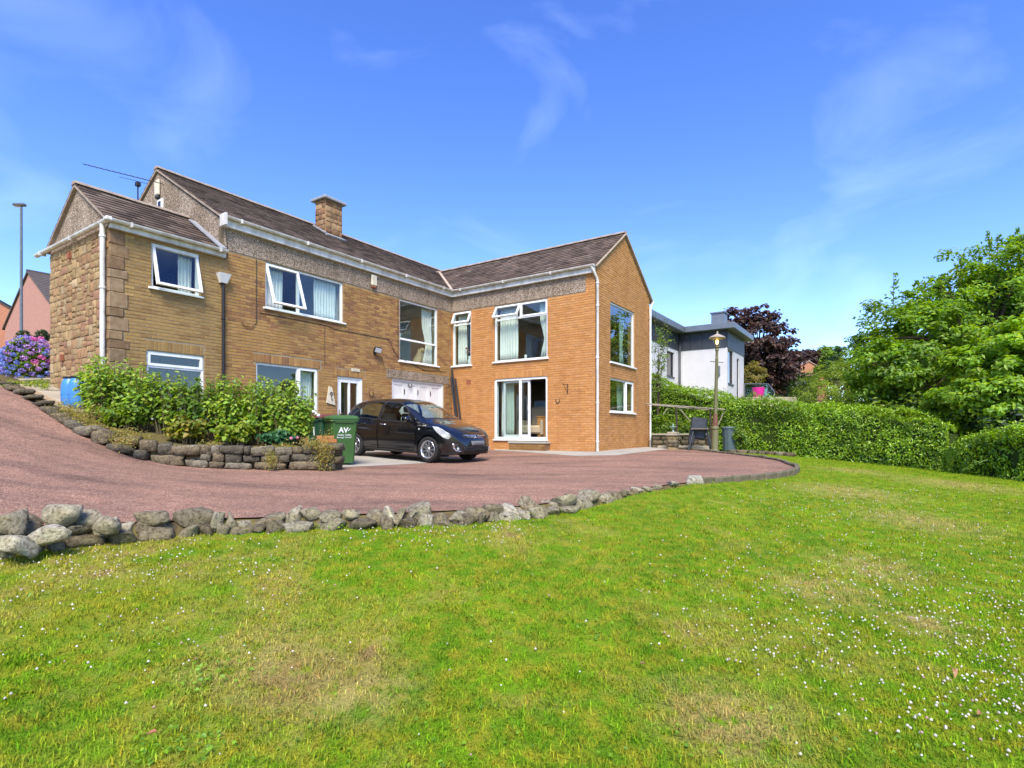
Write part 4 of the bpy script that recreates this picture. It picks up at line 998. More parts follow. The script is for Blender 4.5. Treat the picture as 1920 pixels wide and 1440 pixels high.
b.tube([(.04, .035 * math.cos(a), .055 + .04 * math.sin(a)) for a in [2 * math.pi * k / 12 for k in range(13)]], .012, 6); b.build('key', MT['iron'], t)
# dark pipes leaning in the inner corner
for i, (du, dv, ztop, lean) in enumerate(((.10, -.12, 2.85, .10), (.20, -.30, 2.55, .05), (.30, -.18, 2.5, -.02), (.16, -.42, 1.35, .03))):
    lab = ['tallest black plastic pipe leaning in the inner corner of the house', 'second black pipe leaning beside the garage doors', 'black pipe leaning nearest the orange wing wall', 'short black pipe leaning nearest the garage frame'][i]
    t = hthing('leaning_pipe', lab, 'pipe', du, dv, .02, 'pipes leaning in the corner'); r = .035 if i < 3 else .025
    MB().tube([(.42, -.15 * lean, 0), (.0, .02, ztop)], r, 10).build('pipe_length', MT['black_plastic'], t, angle=50); MB().tube([(.42 - .30 * .42, -.1 * lean, ztop * .30), (.42 - .34 * .42, -.1 * lean, ztop * .34)], r + .008, 10).build('socket', MT['black_plastic'], t, angle=50)

# ---- curtains and things behind the glass
def curtain(label, F, a0, a1, z0, z1, d, m=MT['curtain'], waves=5, tie=False, group='white curtains'):
    n = max(16, waves * 8); rows = 6; mb = MB()
    for i in range(rows + 1):
        z = z0 + (z1 - z0) * i / rows; sq = 1.0
        if tie: sq = 1 - .45 * math.exp(-((i / rows - .35) / .22) ** 2)
        for k in range(n + 1):
            s = k / n; a = a0 + (a1 - a0) * s * sq
            mb.v.append(tuple(F(a, z, d + .03 * math.sin(s * waves * 2 * math.pi) + .01 * math.sin(i + s * 9))))
    for i in range(rows):
        for k in range(n): mb.f.append((i*(n+1)+k, i*(n+1)+k+1, (i+1)*(n+1)+k+1, (i+1)*(n+1)+k))
    me = mb.mesh('curtain', True, False); o = bpy.data.objects.new('curtain', me); COL.objects.link(o); me.materials.append(m)
    o.location = house.location; o.rotation_euler = house.rotation_euler
    sm = o.modifiers.new('thickness', 'SOLIDIFY'); sm.thickness = .004
    tag(o, label, 'curtain', group)
curtain('white vertical blinds at the left of the wide upper window', F_main, -7.28, -6.72, 3.82, 4.92, -.22, waves=6)
curtain('white vertical blinds at the right of the wide upper window', F_main, -5.75, -5.0, 3.82, 4.92, -.22, waves=8)
curtain('white tied curtain at the right of the upper window over the garage', F_main, -.84, -1.35, 2.95, 4.92, -.24, waves=4, tie=True)
curtain('white tied curtain at the left of the upper window over the garage', F_main, -2.58, -2.35, 2.95, 3.9, -.24, waves=3, tie=True)
curtain('white curtain in the lower window beside the front door', F_main, -6.30, -5.82, 1.05, 2.32, -.22, waves=5)
curtain('white curtain in the open small window of the side wing', F_main, -9.35, -9.05, 3.76, 4.68, -.24, waves=4)
curtain('pale striped curtain in the narrow corner window of the wing', F_wing, .12, .52, 3.03, 4.9, -.24, waves=4)
curtain('white curtain at the left of the large upper wing window', F_wing, 2.0, 2.75, 3.05, 4.9, -.24, waves=7)
curtain('white curtain at the right of the large upper wing window', F_wing, 3.98, 3.62, 3.05, 4.9, -.24, waves=4, tie=True)
curtain('white curtain behind the fixed pane of the patio door', F_wing, 2.0, 2.52, .38, 2.38, -.34, waves=5)
curtain('pale green curtain in the upper gable window', F_gab, 2.62, 3.05, 2.9, 4.82, -.3, MT['curtain_green'], waves=4, tie=True)
curtain('pale green curtain in the lower gable window', F_gab, 2.4, 2.9, 1.3, 2.34, -.3, MT['curtain_green'], waves=5)
MT['wood'] = mat('wood', (.42,.22,.06), .45, var=(.33,.16,.04), vscale=3)
MT['beige'] = mat('beige', (.46,.36,.22), .8)
t = hthing('cabinet', 'honey coloured wooden cabinet just inside the open patio door', 'cabinet', 3.75, .75, .33)
MB().bbox(-.55, .45, 0, .45, .05, .78, .01).build('carcass', MT['wood'], t); MB().bbox(-.58, .48, -.02, .47, .78, .82, .008).build('top', MT['wood'], t); MB().box(-.50, -.06, -.012, 0, .1, .74).build('door', MT['wood'], t); MB().box(-.04, .40, -.012, 0, .1, .74).build('door', MT['wood'], t)
t = hthing('armchair', 'beige padded armchair seen through the patio door', 'armchair', 2.95, 1.0, .33)
MB().bbox(-.4, .4, -.35, .4, .2, .5, .06).build('seat', MT['beige'], t); MB().bbox(-.38, .38, .3, .5, .45, 1.18, .08).build('backrest', MT['beige'], t)
for s_ in (-1, 1): MB().bbox(min(s_*.4, s_*.52), max(s_*.4, s_*.52), -.35, .4, .15, .68, .04).build('armrest', MT['beige'], t); MB().bbox(s_*.42-.03, s_*.42+.03, -.3, -.24, 0, .18, .01).build('leg', MT['wood'], t); MB().bbox(s_*.42-.03, s_*.42+.03, .3, .36, 0, .18, .01).build('leg', MT['wood'], t)
t = hthing('picture', 'blue framed picture leaning inside the patio room', 'picture', 2.75, 1.75, .95)
MB().bbox(-.3, .3, 0, .03, 0, .8, .01).build('frame', MT['lead'], t); MB().box(-.25, .25, -.006, 0, .05, .75).build('canvas', mat('canvas', (.12,.22,.38), .7, var=(.3,.35,.4), vscale=3), t)
t = hthing('vase', 'white vase of red flowers on the narrow corner window sill', 'vase', .70, .17, 3.03)
MB().lathe([(.05, 0), (.075, .05), (.08, .14), (.045, .24), (.055, .30)], 16).build('body', MT['white_paint'], t, smooth=True)
b = MB(); fl = MB()
for k in range(9):
    a = k * 2.4; q = Vector((.16 * math.cos(a) * random.uniform(.3, 1), .05 * math.sin(a), .45 + random.uniform(0, .28))); b.tube([(0, 0, .28), q * .6, q], .005, 4)
    fl.lathe([(.0, -.03), (.035, -.015), (.04, .01), (.0, .035)], 8, q) if k % 2 == 0 else b.lathe([(0, -.04), (.04, 0), (0, .05)], 6, q)
b.build('stem', MT['twig'], t); fl.build('flower', mat('red_petal', (.30,.015,.02), .7), t)
t = hthing('ornament', 'small white china ornament on the large upper wing window sill', 'ornament', 3.10, .17, 3.03)
MB().lathe([(.05, 0), (.06, .03), (.035, .08), (.05, .12), (.045, .16), (.0, .19)], 12).build('figure', MT['white_paint'], t, smooth=True)
t = hthing('statue', 'beige dog shaped ornament in the upper window over the garage', 'statue', -.35, -1.35, 2.82)
b = MB(); b.tube([(0, -.14, 0), (0, -.10, .25), (0, .02, .45), (0, .10, .58)], [.13, .15, .12, .09], 12); b.build('body', MT['beige'], t, smooth=True)
b = MB(); b.tube([(0, .06, .62), (0, .16, .66), (0, .27, .61)], [.07, .085, .04], 10); b.build('head', MT['beige'], t, smooth=True)
for s_ in (-1, 1): MB().tube([(s_*.05, .10, .4), (s_*.06, .13, .0)], [.05, .035], 8).build('foreleg', MT['beige'], t, smooth=True); MB().tube([(s_*.06, .07, .68), (s_*.10, .04, .58)], [.03, .02], 6).build('ear', MT['beige'], t, smooth=True)

# ================================================================== dry stone walls and rocks
def ico(sub):
    bm = bmesh.new(); bmesh.ops.create_icosphere(bm, subdivisions=sub, radius=1.0); bm.verts.ensure_lookup_table()
    v = np.array([q.co[:] for q in bm.verts]); f = np.array([[q.index for q in p.verts] for p in bm.faces], np.int32); bm.free(); return v, f
ICO2, ICO3 = ico(2), ico(3)
def rock_mesh(name, size, seed, hi=True, square=.55, rough=.22, col=(.3,.28,.23)):
    v, f = ICO3 if hi else ICO2
    w = np.sign(v) * np.abs(v) ** square; w /= np.maximum(np.abs(w).max(1, keepdims=True), 1e-6) ** .35
    n = fbm(v * 1.5 + seed * 7.3, seed, 4); n2 = vnoise(v * 5 + seed, seed + 9)
    w = w * (1 + rough * n[:, None] + rough * .3 * n2[:, None])
    if hi:                                                    # chop flat facets off the block
        rr = np.random.default_rng(seed + 11)
        for _ in range(16):
            d = rr.normal(size=3); d /= np.linalg.norm(d); lim = rr.uniform(.50, .88); e = w @ d; w = w - np.outer(np.maximum(e - lim, 0) * .85, d)
    w = (w - (w.max(0) + w.min(0)) / 2) / (w.max(0) - w.min(0)) * np.array(size)
    me = fast_mesh(name, w, f, np.tile(np.array(col), (len(w), 1)), smooth=not hi)
    me.materials.append(MT['rock']); return me
def poly_at(pts, s):
    """point, tangent at arc length s on a polyline of tuples; all components interpolated"""
    pts = np.array(pts, float); seg = np.linalg.norm(np.diff(pts[:, :2], axis=0), axis=1); cum = np.r_[0, np.cumsum(seg)]
    s = min(max(s, 0), cum[-1] - 1e-6); i = int(np.searchsorted(cum, s, 'right') - 1); t = (s - cum[i]) / seg[i]
    d = (pts[i + 1] - pts[i])[:2] / seg[i]; return pts[i] + (pts[i + 1] - pts[i]) * t, d, cum[-1]
def smooth_poly(pts, n=8):
    pts = np.array(pts, float); out = []
    for i in range(len(pts) - 1):
        p0, p1, p2, p3 = pts[max(i-1, 0)], pts[i], pts[i+1], pts[min(i+2, len(pts)-1)]
        for k in range(n):
            t = k / n; out.append(.5 * ((2*p1) + (p2-p0)*t + (2*p0-5*p1+4*p2-p3)*t*t + (3*p1-p0-3*p2+p3)*t**3))
    out.append(pts[-1]); return np.array(out)
BW = smooth_poly(BED_WALL)
w0 = (BW[0][0], BW[0][1], EYE + BW[0][2])
bedwall = thing('garden_wall', 'low curved dry stone wall holding up the raised planting bed', 'stone wall', w0)
core = MB(); L_tot = poly_at(BW, 0)[2]
for i, p in enumerate(BW):
    d = BW[min(i+1, len(BW)-1)][:2] - BW[max(i-1, 0)][:2]; d /= np.linalg.norm(d); nrm = np.array([-d[1], d[0]])
    if nrm[1] > 0 and i < 40: nrm = -nrm
    if i >= 40 and nrm[1] > 0: nrm = -nrm
    a = p[:2] - nrm * .06; b_ = p[:2] - nrm * .34
    core.v += [(a[0], a[1], EYE + p[2] - .2), (a[0], a[1], EYE + p[3] - .05), (b_[0], b_[1], EYE + p[3] - .05), (b_[0], b_[1], EYE + p[2] - .2)]
core.f = [(4*i+k, 4*i+(k+1) % 4, 4*i+4+(k+1) % 4, 4*i+4+k) for i in range(len(BW)-1) for k in range(4)] + [(0,1,2,3), tuple(4*(len(BW)-1)+k for k in (3,2,1,0))]
core.build('core', MT['stone_joint'], bedwall, inv=w0)
def place(me, loc, rz, parent, inv, name='stone', tilt=.06):
    o = link(name, me, None, parent, inv); o.location = loc; o.rotation_euler = (random.uniform(-tilt, tilt), random.uniform(-tilt, tilt), rz); return o
s = 0; seed = 0
def course_z(row, n, s, H):
    """wavering bed joint between courses"""
    if row <= 0: return 0.0
    if row >= n: return H + .02 * float(vnoise(np.array([[s * 2.1, 7.]]), 3)[0])
    return H * row / n + .035 * float(vnoise(np.array([[s * 1.9, row * 5.3]]), 17)[0])
taken = []
for row in range(4):
    s = -.03 + random.uniform(0, .1)
    while s < L_tot:
        l = random.choice((.12, .17, .22, .30, .40, .50)) * (1.0 if row else 1.15)
        p, d, _ = poly_at(BW, s + l / 2); H = p[3] - p[2]; n = max(1, int(round(H / .15)))
        if row < n and not any(a - .04 < s + l / 2 < b + .04 and r_ == row for a, b, r_ in taken):
            up = 2 if (row + 2 <= n and random.random() < .22 and .2 < l < .42) else 1
            if up == 2: taken.append((s, s + l, row + 1))
            z0_, z1_ = course_z(row, n, s + l / 2, H), course_z(row + up, n, s + l / 2, H)
            nrm = np.array([d[1], -d[0]]); nrm = nrm if nrm[1] < 0 else -nrm; ang = math.atan2(d[1], d[0])
            me = rock_mesh('stone', (l * 1.05, .28, (z1_ - z0_) * random.uniform(1.05, 1.2)), seed, False, .36, .17, stone_col('garden'))
            place(me, (p[0] + nrm[0] * random.uniform(-.03, .03), p[1] + nrm[1] * random.uniform(-.03, .03), EYE + p[2] + (z0_ + z1_) / 2), ang, bedwall, w0, tilt=.07); seed += 1
        s += l * random.uniform(.96, 1.04)
# the square pier at the wall's end, with two loose bricks on it
pier = thing('wall_pier', 'square stone pier ending the garden wall beside the green bin', 'pier', (-3.50, 10.66, EYE - .74))
for k in range(4):
    for q in range(2):
        me = rock_mesh('stone', (.24 if k % 2 else .30, .34, .15), 300 + k * 2 + q, False, .38, .12, stone_col('garden')); o = link('stone', me, None, pier)
        o.location = ((-.10 + q * .21) if k % 2 else (-.02 + q * .04), 0 if k % 2 else (q - .5) * .16, .07 + k * .128); o.rotation_euler = (0, 0, random.uniform(-.1, .1))
for k, (dx, dy, dz, rz, lab) in enumerate(((-.05, 0, .565, .2, 'orange brick lying on the stone pier, lower of two'), (-.12, .04, .635, .35, 'orange brick lying on top of the other on the stone pier'))):
    t = thing('loose_brick', lab, 'brick', (-3.50 + dx, 10.66 + dy, EYE - .74 + dz), rz, 'loose bricks on the pier')
    b = MB(); b.col = (.42,.15,.05) if k == 0 else (.36,.17,.06); b.bbox(-.16, .16, -.06, .06, -.034, .034, .006); b.build('block', MT['brick'], t)

FR = smooth_poly([(-4.5, 4.0, -.72)] + FRONT)
lw0 = (FR[0][0], FR[0][1], EYE - 1.0)
rockwall = thing('rockery_wall', 'rough low edging wall of weathered rocks between driveway and lawn', 'stone wall', lw0)
def rock_col(): 
    r = random.random(); j = random.uniform(.8, 1.15); c = (.38,.345,.265) if r < .5 else ((.26,.225,.165) if r < .8 else (.50,.47,.39)); return tuple(x * j for x in c)
Lf = poly_at(FR, 0)[2]
def lawn_z(x, y): return float(H_ter(np.array([x]), np.array([y]))[0]) + EYE
s = .0; k = 0
while s < Lf - 3.0:                                     # upper course
    l = random.choice((.10, .14, .18, .23, .28, .33))
    p, d, _ = poly_at(FR, s + l / 2); nrm = np.array([d[1], -d[0]]); fade = min(1, max(.35, (Lf - 2.6 - s) / 2.5)); h = random.uniform(.09, .19) * fade; l_ = l * (.6 + .4 * fade)
    me = rock_mesh('rock', (l_ * 1.14, random.uniform(.20, .32) * fade, h * 1.3), 500 + k, True, .5, .26, rock_col())
    place(me, (p[0] + nrm[0] * random.uniform(-.05, .05), p[1] + nrm[1] * random.uniform(-.05, .05), EYE + p[2] + random.uniform(-.09, .0) * fade), math.atan2(d[1], d[0]) + random.uniform(-.35, .35), rockwall, lw0, 'rock', .35)
    s += l_ * random.uniform(.9, 1.06); k += 1
s = .1
while s < Lf - 5.6:                                     # lower course, half in the grass
    l = random.choice((.11, .15, .21, .27)); p, d, _ = poly_at(FR, s + l / 2); nrm = np.array([d[1], -d[0]]); q = p[:2] + nrm * random.uniform(.05, .12)
    me = rock_mesh('rock', (l * 1.12, .26, random.uniform(.12, .2)), 700 + k, True, .55, .2, tuple(c * .82 for c in rock_col()))
    place(me, (q[0], q[1], lawn_z(q[0], q[1]) + .02), math.atan2(d[1], d[0]) + random.uniform(-.2, .2), rockwall, lw0, 'rock', .15); s += l * random.uniform(.95, 1.15); k += 1
for (px, py, dd, sx, sy, sz) in ((15, 985, 4.25, .26, .22, .22), (118, 970, 4.5, .30, .24, .22), (95, 1000, 4.25, .32, .24, .15), (30, 1020, 4.1, .30, .24, .17), (205, 985, 4.55, .26, .2, .15), (285, 972, 4.85, .30, .2, .17), (165, 975, 4.65, .22, .2, .17)):
    q = P(px, py, dd); me = rock_mesh('rock', (sx, sy, sz), 800 + k, True, .6, .26, rock_col()); place(me, q, random.uniform(-.4, .4), rockwall, lw0, 'rock', .3); k += 1
lone = ((1300, 902, 9.0, .34, .22, .2, 'pale pointed rock lying alone on the lawn edge'), (1262, 908, 8.7, .2, .16, .1, 'small flat rock half sunk at the end of the rock edging'))
for (px, py, dd, sx, sy, sz, lab) in lone:
    q = P(px, py, dd); q.z = lawn_z(q.x, q.y) + .05; o = link('rock', rock_mesh('rock', (sx, sy, sz), 870 + k, True, .6, .28, (.42,.40,.35)), None); o.location = q; o.rotation_euler = (.2, .1, .4); tag(o, lab, 'rock'); k += 1
# earth bank behind the rocks
bk = MB(); off = .03
for i, p in enumerate(FR):
    d = FR[min(i+1, len(FR)-1)][:2] - FR[max(i-1, 0)][:2]; d /= np.linalg.norm(d); n = np.array([d[1], -d[0]])
    for a, z in ((-.18, p[2] - .012), (.02, p[2] - .02), (.09, lawn_z(*(p[:2] + n * .09)) - EYE - .06)): q = p[:2] + n * a; bk.v.append((q[0], q[1], EYE + z))
bk.f = [(3*i+k_, 3*i+k_+1, 3*i+4+k_, 3*i+3+k_) for i in range(len(FR)-1) for k_ in range(2)]
bk.build('earth_bank', MT['soil'], rockwall, smooth=True, inv=lw0)
# kerb stones round the driveway's tip
KB = smooth_poly(FRONT[-3:] + TIP, 6); kw0 = (KB[0][0], KB[0][1], EYE + KB[0][2])
kerb = thing('driveway_kerb', 'dark mossy kerb curving round the far tip of the driveway', 'kerb', kw0)
s = 0; Lk = poly_at(KB, 0)[2]; MT['kerb'] = mat('kerb', (.15,.125,.085), .95, spec=.2, var=(.09,.085,.045), vscale=7, bump=.8, bscale=40)
while s < Lk - .2:
    l = random.uniform(.34, .5); p, d, _ = poly_at(KB, s + l / 2)
    b = MB(); b.bbox(-l / 2 + .008, l / 2 - .008, -.05, .05, -.12, .065 + random.uniform(-.012, .012), .018); o = b.build('kerb_stone', MT['kerb'], kerb, inv=kw0); o.location = (p[0], p[1], EYE + p[2]); o.rotation_euler = (0, 0, math.atan2(d[1], d[0])); s += l
# edging at the right side of the raised bed
be = [tuple(np.array(p)) for p in [(-3.6,10.66)] + BED_EDGE]
b = MB()
for i, p in enumerate(be):
    for z in (-.8, float(H_bed(np.array([p[0]]), np.array([p[1]]))[0]) + .02): b.v.append((p[0] + .0, p[1], EYE + z))
    for z in (float(H_bed(np.array([p[0]]), np.array([p[1]]))[0]) + .02, -.8): b.v.append((p[0] - .15, p[1] - .02, EYE + z))
b.f = [(4*i+k, 4*i+(k+1) % 4, 4*i+4+(k+1) % 4, 4*i+4+k) for i in range(len(be)-1) for k in range(4)] + [(0,1,2,3), tuple(4*(len(be)-1)+k for k in (3,2,1,0))]
o = b.build('bed_edging', MT['stone_joint']); tag(o, 'plain stone edging at the back of the planting bed behind the bins', 'edging')
# stone slabs of the path by the end wall
ps = [(-10.9,12.85), (-10.0,12.25), (-9.2,11.75), (-10.1,13.1), (-9.3,12.5), (-8.7,11.3), (-11.8,13.6)]
pw0 = (-9.8, 12.4, EYE + .8); path = thing('stone_path', 'pale stone slab path between garden wall and the house end', 'path', pw0)
MT['slab'] = mat('slab', (.40,.34,.25), .92, spec=.2, var=(.27,.23,.17), vscale=4, var2=(.32,.28,.2), v2scale=24, bump=.6, bscale=30)
for i, (x, y) in enumerate(ps):
    h = float(H_bed(np.array([x]), np.array([y]))[0]); hx = float(H_bed(np.array([x + .2]), np.array([y]))[0]); hy = float(H_bed(np.array([x]), np.array([y + .2]))[0])
    b = MB(); w = random.uniform(.36, .46); b.bbox(-w, w, -.33, .33, -.06, .06, .02); o = b.build('slab', MT['slab'], path, inv=pw0); o.location = (x, y, EYE + h); o.rotation_euler = (math.atan((hy-h)/.2), -math.atan((hx-h)/.2), R(-33) + random.uniform(-.1, .1))
# ================================================================== car
def hermite(xs, ys, q):
    xs = np.array(xs, float); ys = np.array(ys, float); dl = np.diff(ys) / np.diff(xs); m = np.zeros(len(xs)); m[0], m[-1] = dl[0], dl[-1]
    for i in range(1, len(xs) - 1): m[i] = 0 if dl[i-1] * dl[i] <= 0 else 2 * dl[i-1] * dl[i] / (dl[i-1] + dl[i])
    q = np.clip(q, xs[0], xs[-1]); i = np.clip(np.searchsorted(xs, q, 'right') - 1, 0, len(xs) - 2); h = xs[i+1] - xs[i]; t = (q - xs[i]) / h
    return (2*t**3-3*t**2+1)*ys[i] + (t**3-2*t**2+t)*h*m[i] + (-2*t**3+3*t**2)*ys[i+1] + (t**3-t**2)*h*m[i+1]
def hv(tab, q): return hermite([a for a, _ in tab], [b for _, b in tab], q)
MT['paint'] = mat('car_paint', (.004,.004,.005), .22, spec=.5, coat=1.0)
MT['seam'] = mat('seam', (.001,.001,.001), .9, spec=.05)
MT['car_glass'] = mat_glass('car_glass', (.60,.68,.64), 1.5, boost=1.6)
MT['chrome'] = mat('chrome', (.75,.75,.76), .12, metal=1.0)
MT['alloy'] = mat('alloy', (.55,.55,.56), .3, metal=.85)
MT['rubber'] = mat('rubber', (.016,.016,.016), .85, spec=.2, var=(.03,.028,.025), vscale=10)
MT['lamp_glass'] = mat('headlamp', (.52,.53,.50), .08, spec=.6, coat=1.0, var=(.25,.26,.25), vscale=6)
MT['trim'] = mat('trim', (.010,.010,.011), .6)
MT['plate'] = mat('plate', (.14,.14,.145), .6)
MT['seat'] = mat('car_seat', (.03,.03,.033), .9)

def build_car():
    yaw = R(-32.2)
    fr = np.array([-2.0, 13.42]); c, s_ = math.cos(yaw), math.sin(yaw)
    SC = 1.02; ox = fr[0] - SC * (c * 3.18 - s_ * -.745); oy = fr[1] - SC * (s_ * 3.18 + c * -.745)
    h = lambda lx, ly: float(H_drive(np.array([ox + c*lx - s_*ly]), np.array([oy + s_*lx + c*ly]))[0])
    zf = (h(3.18, -.745) + h(3.18, .745)) / 2; zr = (h(.67, -.745) + h(.67, .745)) / 2
    pitch = math.atan((zr - zf) / 2.51); roll = math.atan((h(1.9, .745) - h(1.9, -.745)) / 1.49)
    car = thing('car', 'black five door hatchback parked on the driveway before the garage', 'car', (ox, oy, EYE + zr + .67 * math.tan(pitch) + .006), rot=(roll, pitch, yaw))
    car.scale = (SC, SC, SC)
    ZT = [(0,.62),(.03,.80),(.08,.95),(.16,1.10),(.30,1.27),(.45,1.385),(.70,1.45),(1.2,1.485),(1.7,1.488),(2.1,1.452),(2.4,1.365),(2.7,1.235),(2.95,1.10),(3.08,1.035),(3.2,.995),(3.5,.915),(3.7,.835),(3.83,.755),(3.92,.66),(3.97,.57),(4.0,.46)]
    ZB = [(0,.58),(.03,.74),(.1,.86),(.2,.95),(.4,1.0),(.8,1.0),(1.5,.965),(2.3,.935),(2.9,.915),(3.1,.90),(3.3,.87),(3.5,.815),(3.7,.74),(3.83,.67),(3.92,.59),(3.97,.51),(4,.42)]
    Z0 = [(0,.38),(.05,.31),(.2,.24),(.6,.20),(3.2,.19),(3.7,.19),(3.9,.21),(3.97,.26),(4,.33)]
    WM = [(0,.45),(.02,.56),(.06,.67),(.15,.765),(.3,.815),(.6,.845),(1,.855),(2,.857),(3,.857),(3.4,.846),(3.6,.825),(3.75,.785),(3.86,.73),(3.93,.655),(3.975,.56),(4,.44)]
    t = np.linspace(0, 1, 300); xs = 4.0 * (t * .45 + .55 * (1 - np.cos(np.pi * t)) / 2)
    zt, zb, z0, wm = (hv(k, xs) for k in (ZT, ZB, Z0, WM)); zt = np.maximum(zt, zb + .02)
    nB, nL, nU = 4, 46, 60; sec = []
    q = np.linspace(0, 1, nL); 
    def lower(z, w, x): 
        y = w * (1 - .055 * np.clip((z - .60) / .38, 0, 2) ** 2 - .075 * np.clip((.55 - z) / .36, 0, 2) ** 2)
        y = y + .012 * np.exp(-((z - .84) / .035) ** 2) * np.clip((x - .3) * 2, 0, 1) * np.clip((3.5 - x) * 2, 0, 1)      # shoulder crease
        y = y - .010 * np.exp(-((z - .36) / .05) ** 2) * np.clip((x - 1.0) * 3, 0, 1) * np.clip((2.85 - x) * 3, 0, 1)     # hollow in the doors
        return y
    G = []
    for i, x in enumerate(xs):
        zz = z0[i] + (zb[i] - z0[i]) * q; yl = lower(zz, wm[i], x); ws, wb = yl[0], yl[-1]; H = zt[i] - zb[i]
        pts = [(ws * .93 * k / nB, z0[i] + .012 * (k == 0)) for k in range(nB)] + list(zip(yl, zz))
        lean = .20 * min(1, H / .5); p0 = np.array([wb, zb[i]]); p1 = np.array([wb - lean * .85, zb[i] + 1.02 * H]); p2 = np.array([wb * .66, zt[i] + .004]); p3 = np.array([0, zt[i]])
        if H < .2: p1 = np.array([wb - .05, zb[i] + .75 * H]); p2 = np.array([wb * .62, zt[i]])
        elif H < .34:
            f = (H - .2) / .14; p1 = p1 * f + np.array([wb - .05, zb[i] + .75 * H]) * (1 - f)
        for k in range(1, nU + 1):
            u = k / nU; bz = (1-u)**3*p0 + 3*(1-u)**2*u*p1 + 3*(1-u)*u*u*p2 + u**3*p3; pts.append((bz[0], bz[1]))
        G.append(pts)
    G = np.array(G); nx, nk = G.shape[:2]
    # full ring: right half (y<0) then the left half back
    ring = np.concatenate([np.stack([-G[:, :, 0], G[:, :, 1]], 2), G[:, -2:0:-1]], 1); m = ring.shape[1]
    V = np.empty((nx, m, 3)); V[:, :, 0] = xs[:, None]; V[:, :, 1:] = ring
    # bow the stations at nose and tail so that the ends are rounded in plan
    yy = np.abs(V[:, :, 1])
    fx = np.clip((V[:, :, 0] - 3.3) / .7, 0, 1) ** 2; V[:, :, 0] += np.clip((V[:, :, 0] - 3.2) / .8, 0, 1) ** 2 * .05 - fx * .13 * (yy / .8) ** 2
    fr_ = np.clip((.5 - V[:, :, 0]) / .5, 0, 1) ** 2; V[:, :, 0] += fr_ * .06 * (yy / .8) ** 2
    def end(k, dx):                                           # close nose and tail
        c_ = V[k].mean(0); return [np.c_[np.full(m, V[k, :, 0].mean() * f_ + V[k, :, 0] * 0 + (1 - f_) * V[k, :, 0].mean() + dx * (1 - f_)), c_[1] + (V[k, :, 1] - c_[1]) * f_, c_[2] + (V[k, :, 2] - c_[2]) * f_] for f_ in (.8, .5, .2, .02)]
    A0, A1 = end(0, -.012), end(-1, .012)
    V = np.concatenate([np.array(A0[::-1]), V, np.array(A1)], 0); nx = V.shape[0]
    V = V.reshape(-1, 3); idx = np.arange(nx * m).reshape(nx, m)
    jn = np.roll(np.arange(m), -1)
    Q = np.stack([idx[:-1].ravel(), idx[1:].ravel(), idx[1:][:, jn].ravel(), idx[:-1][:, jn].ravel()], 1)
    kk = np.tile(np.arange(m), nx - 1)
    upper = ((kk >= nB + nL - 1) & (kk < m - (nB + nL - 1)))
    ucoord = np.where(kk < nk, (kk - (nB + nL - 1) + .5) / nU, (m - 1 - kk - (nB + nL - 1) + .5) / nU)
    # wheel arches: snap to the circle, delete inside
    for wx in (.67, 3.18):
        dx, dz = V[:, 0] - wx, V[:, 2] - .305; r = np.hypot(dx, dz); k = (np.abs(V[:, 1]) > .45) & (np.abs(r - .350) < .013) & (V[:, 2] > .15)
        V[k, 0] = wx + dx[k] / r[k] * .350; V[k, 2] = .305 + dz[k] / r[k] * .350
    C = V[Q].mean(1); ay = np.abs(C[:, 1]); x, z = C[:, 0], C[:, 2]
    drop = np.zeros(len(Q), bool)
    for wx in (.67, 3.18): drop |= (ay > .42) & (np.hypot(x - wx, z - .305) < .3495) & (z < .8)
    lab = np.zeros(len(Q), int)                                            # 0 body
    P_ = lambda poly: pip(np.array(poly), x, z) & (ay > .4)
    wF = [(1.57,.99),(2.49,.965),(2.44,1.17),(2.24,1.30),(2.02,1.37),(1.60,1.385)]; wQ = [(2.54,.963),(2.88,.955),(2.52,1.125)]; wR = [(.86,1.02),(1.47,.995),(1.50,1.385),(1.14,1.375),(.88,1.31),(.74,1.20)]
    dF = [(1.53,.27),(2.70,.27),(2.80,.42),(2.84,.93),(2.45,.955),(1.54,.985)]; dR = [(1.51,.27),(1.02,.27),(.96,.55),(.80,.70),(.72,.98),(1.49,.985)]
    lab[P_(dF) & ~upper & (C[:, 1] < 0)] = 1; lab[P_(dR) & ~upper & (C[:, 1] < 0)] = 2; lab[P_(dF) & ~upper & (C[:, 1] > 0)] = 3; lab[P_(dR) & ~upper & (C[:, 1] > 0)] = 4
    def near(poly, tol):
        d = np.full(len(x), 9.)
        for i in range(len(poly)):
            a = np.array(poly[i]); b = np.array(poly[(i+1) % len(poly)]); ab = b - a; tt = np.clip(((x-a[0])*ab[0] + (z-a[1])*ab[1]) / (ab @ ab), 0, 1); d = np.minimum(d, np.hypot(x - a[0] - ab[0]*tt, z - a[1] - ab[1]*tt))
        return (d < tol) & (ay > .4)
    seam = (near(dF, .008) | near(dR, .008)) & ~upper
    bonnet_edge = (np.abs(ucoord - .10) < .012) & upper & (x > 3.05) & (x < 3.72); seam |= bonnet_edge
    bumper_line = (np.abs(x - 3.60) < .006) & (z < .62) & (z > .5) & (ay > .5); seam |= bumper_line
    lab[seam] = 5
    winzone = (P_(wF) | P_(wR) | P_(wQ)) & upper
    trimz = (near(wF, .03) | near(wR, .03)) & upper & (x < 2.5); lab[trimz & ~winzone] = 6
    lab[P_(wF) & upper & (C[:, 1] < 0)] = 7; lab[P_(wR) & upper & (C[:, 1] < 0)] = 8; lab[P_(wQ) & upper & (C[:, 1] < 0)] = 9
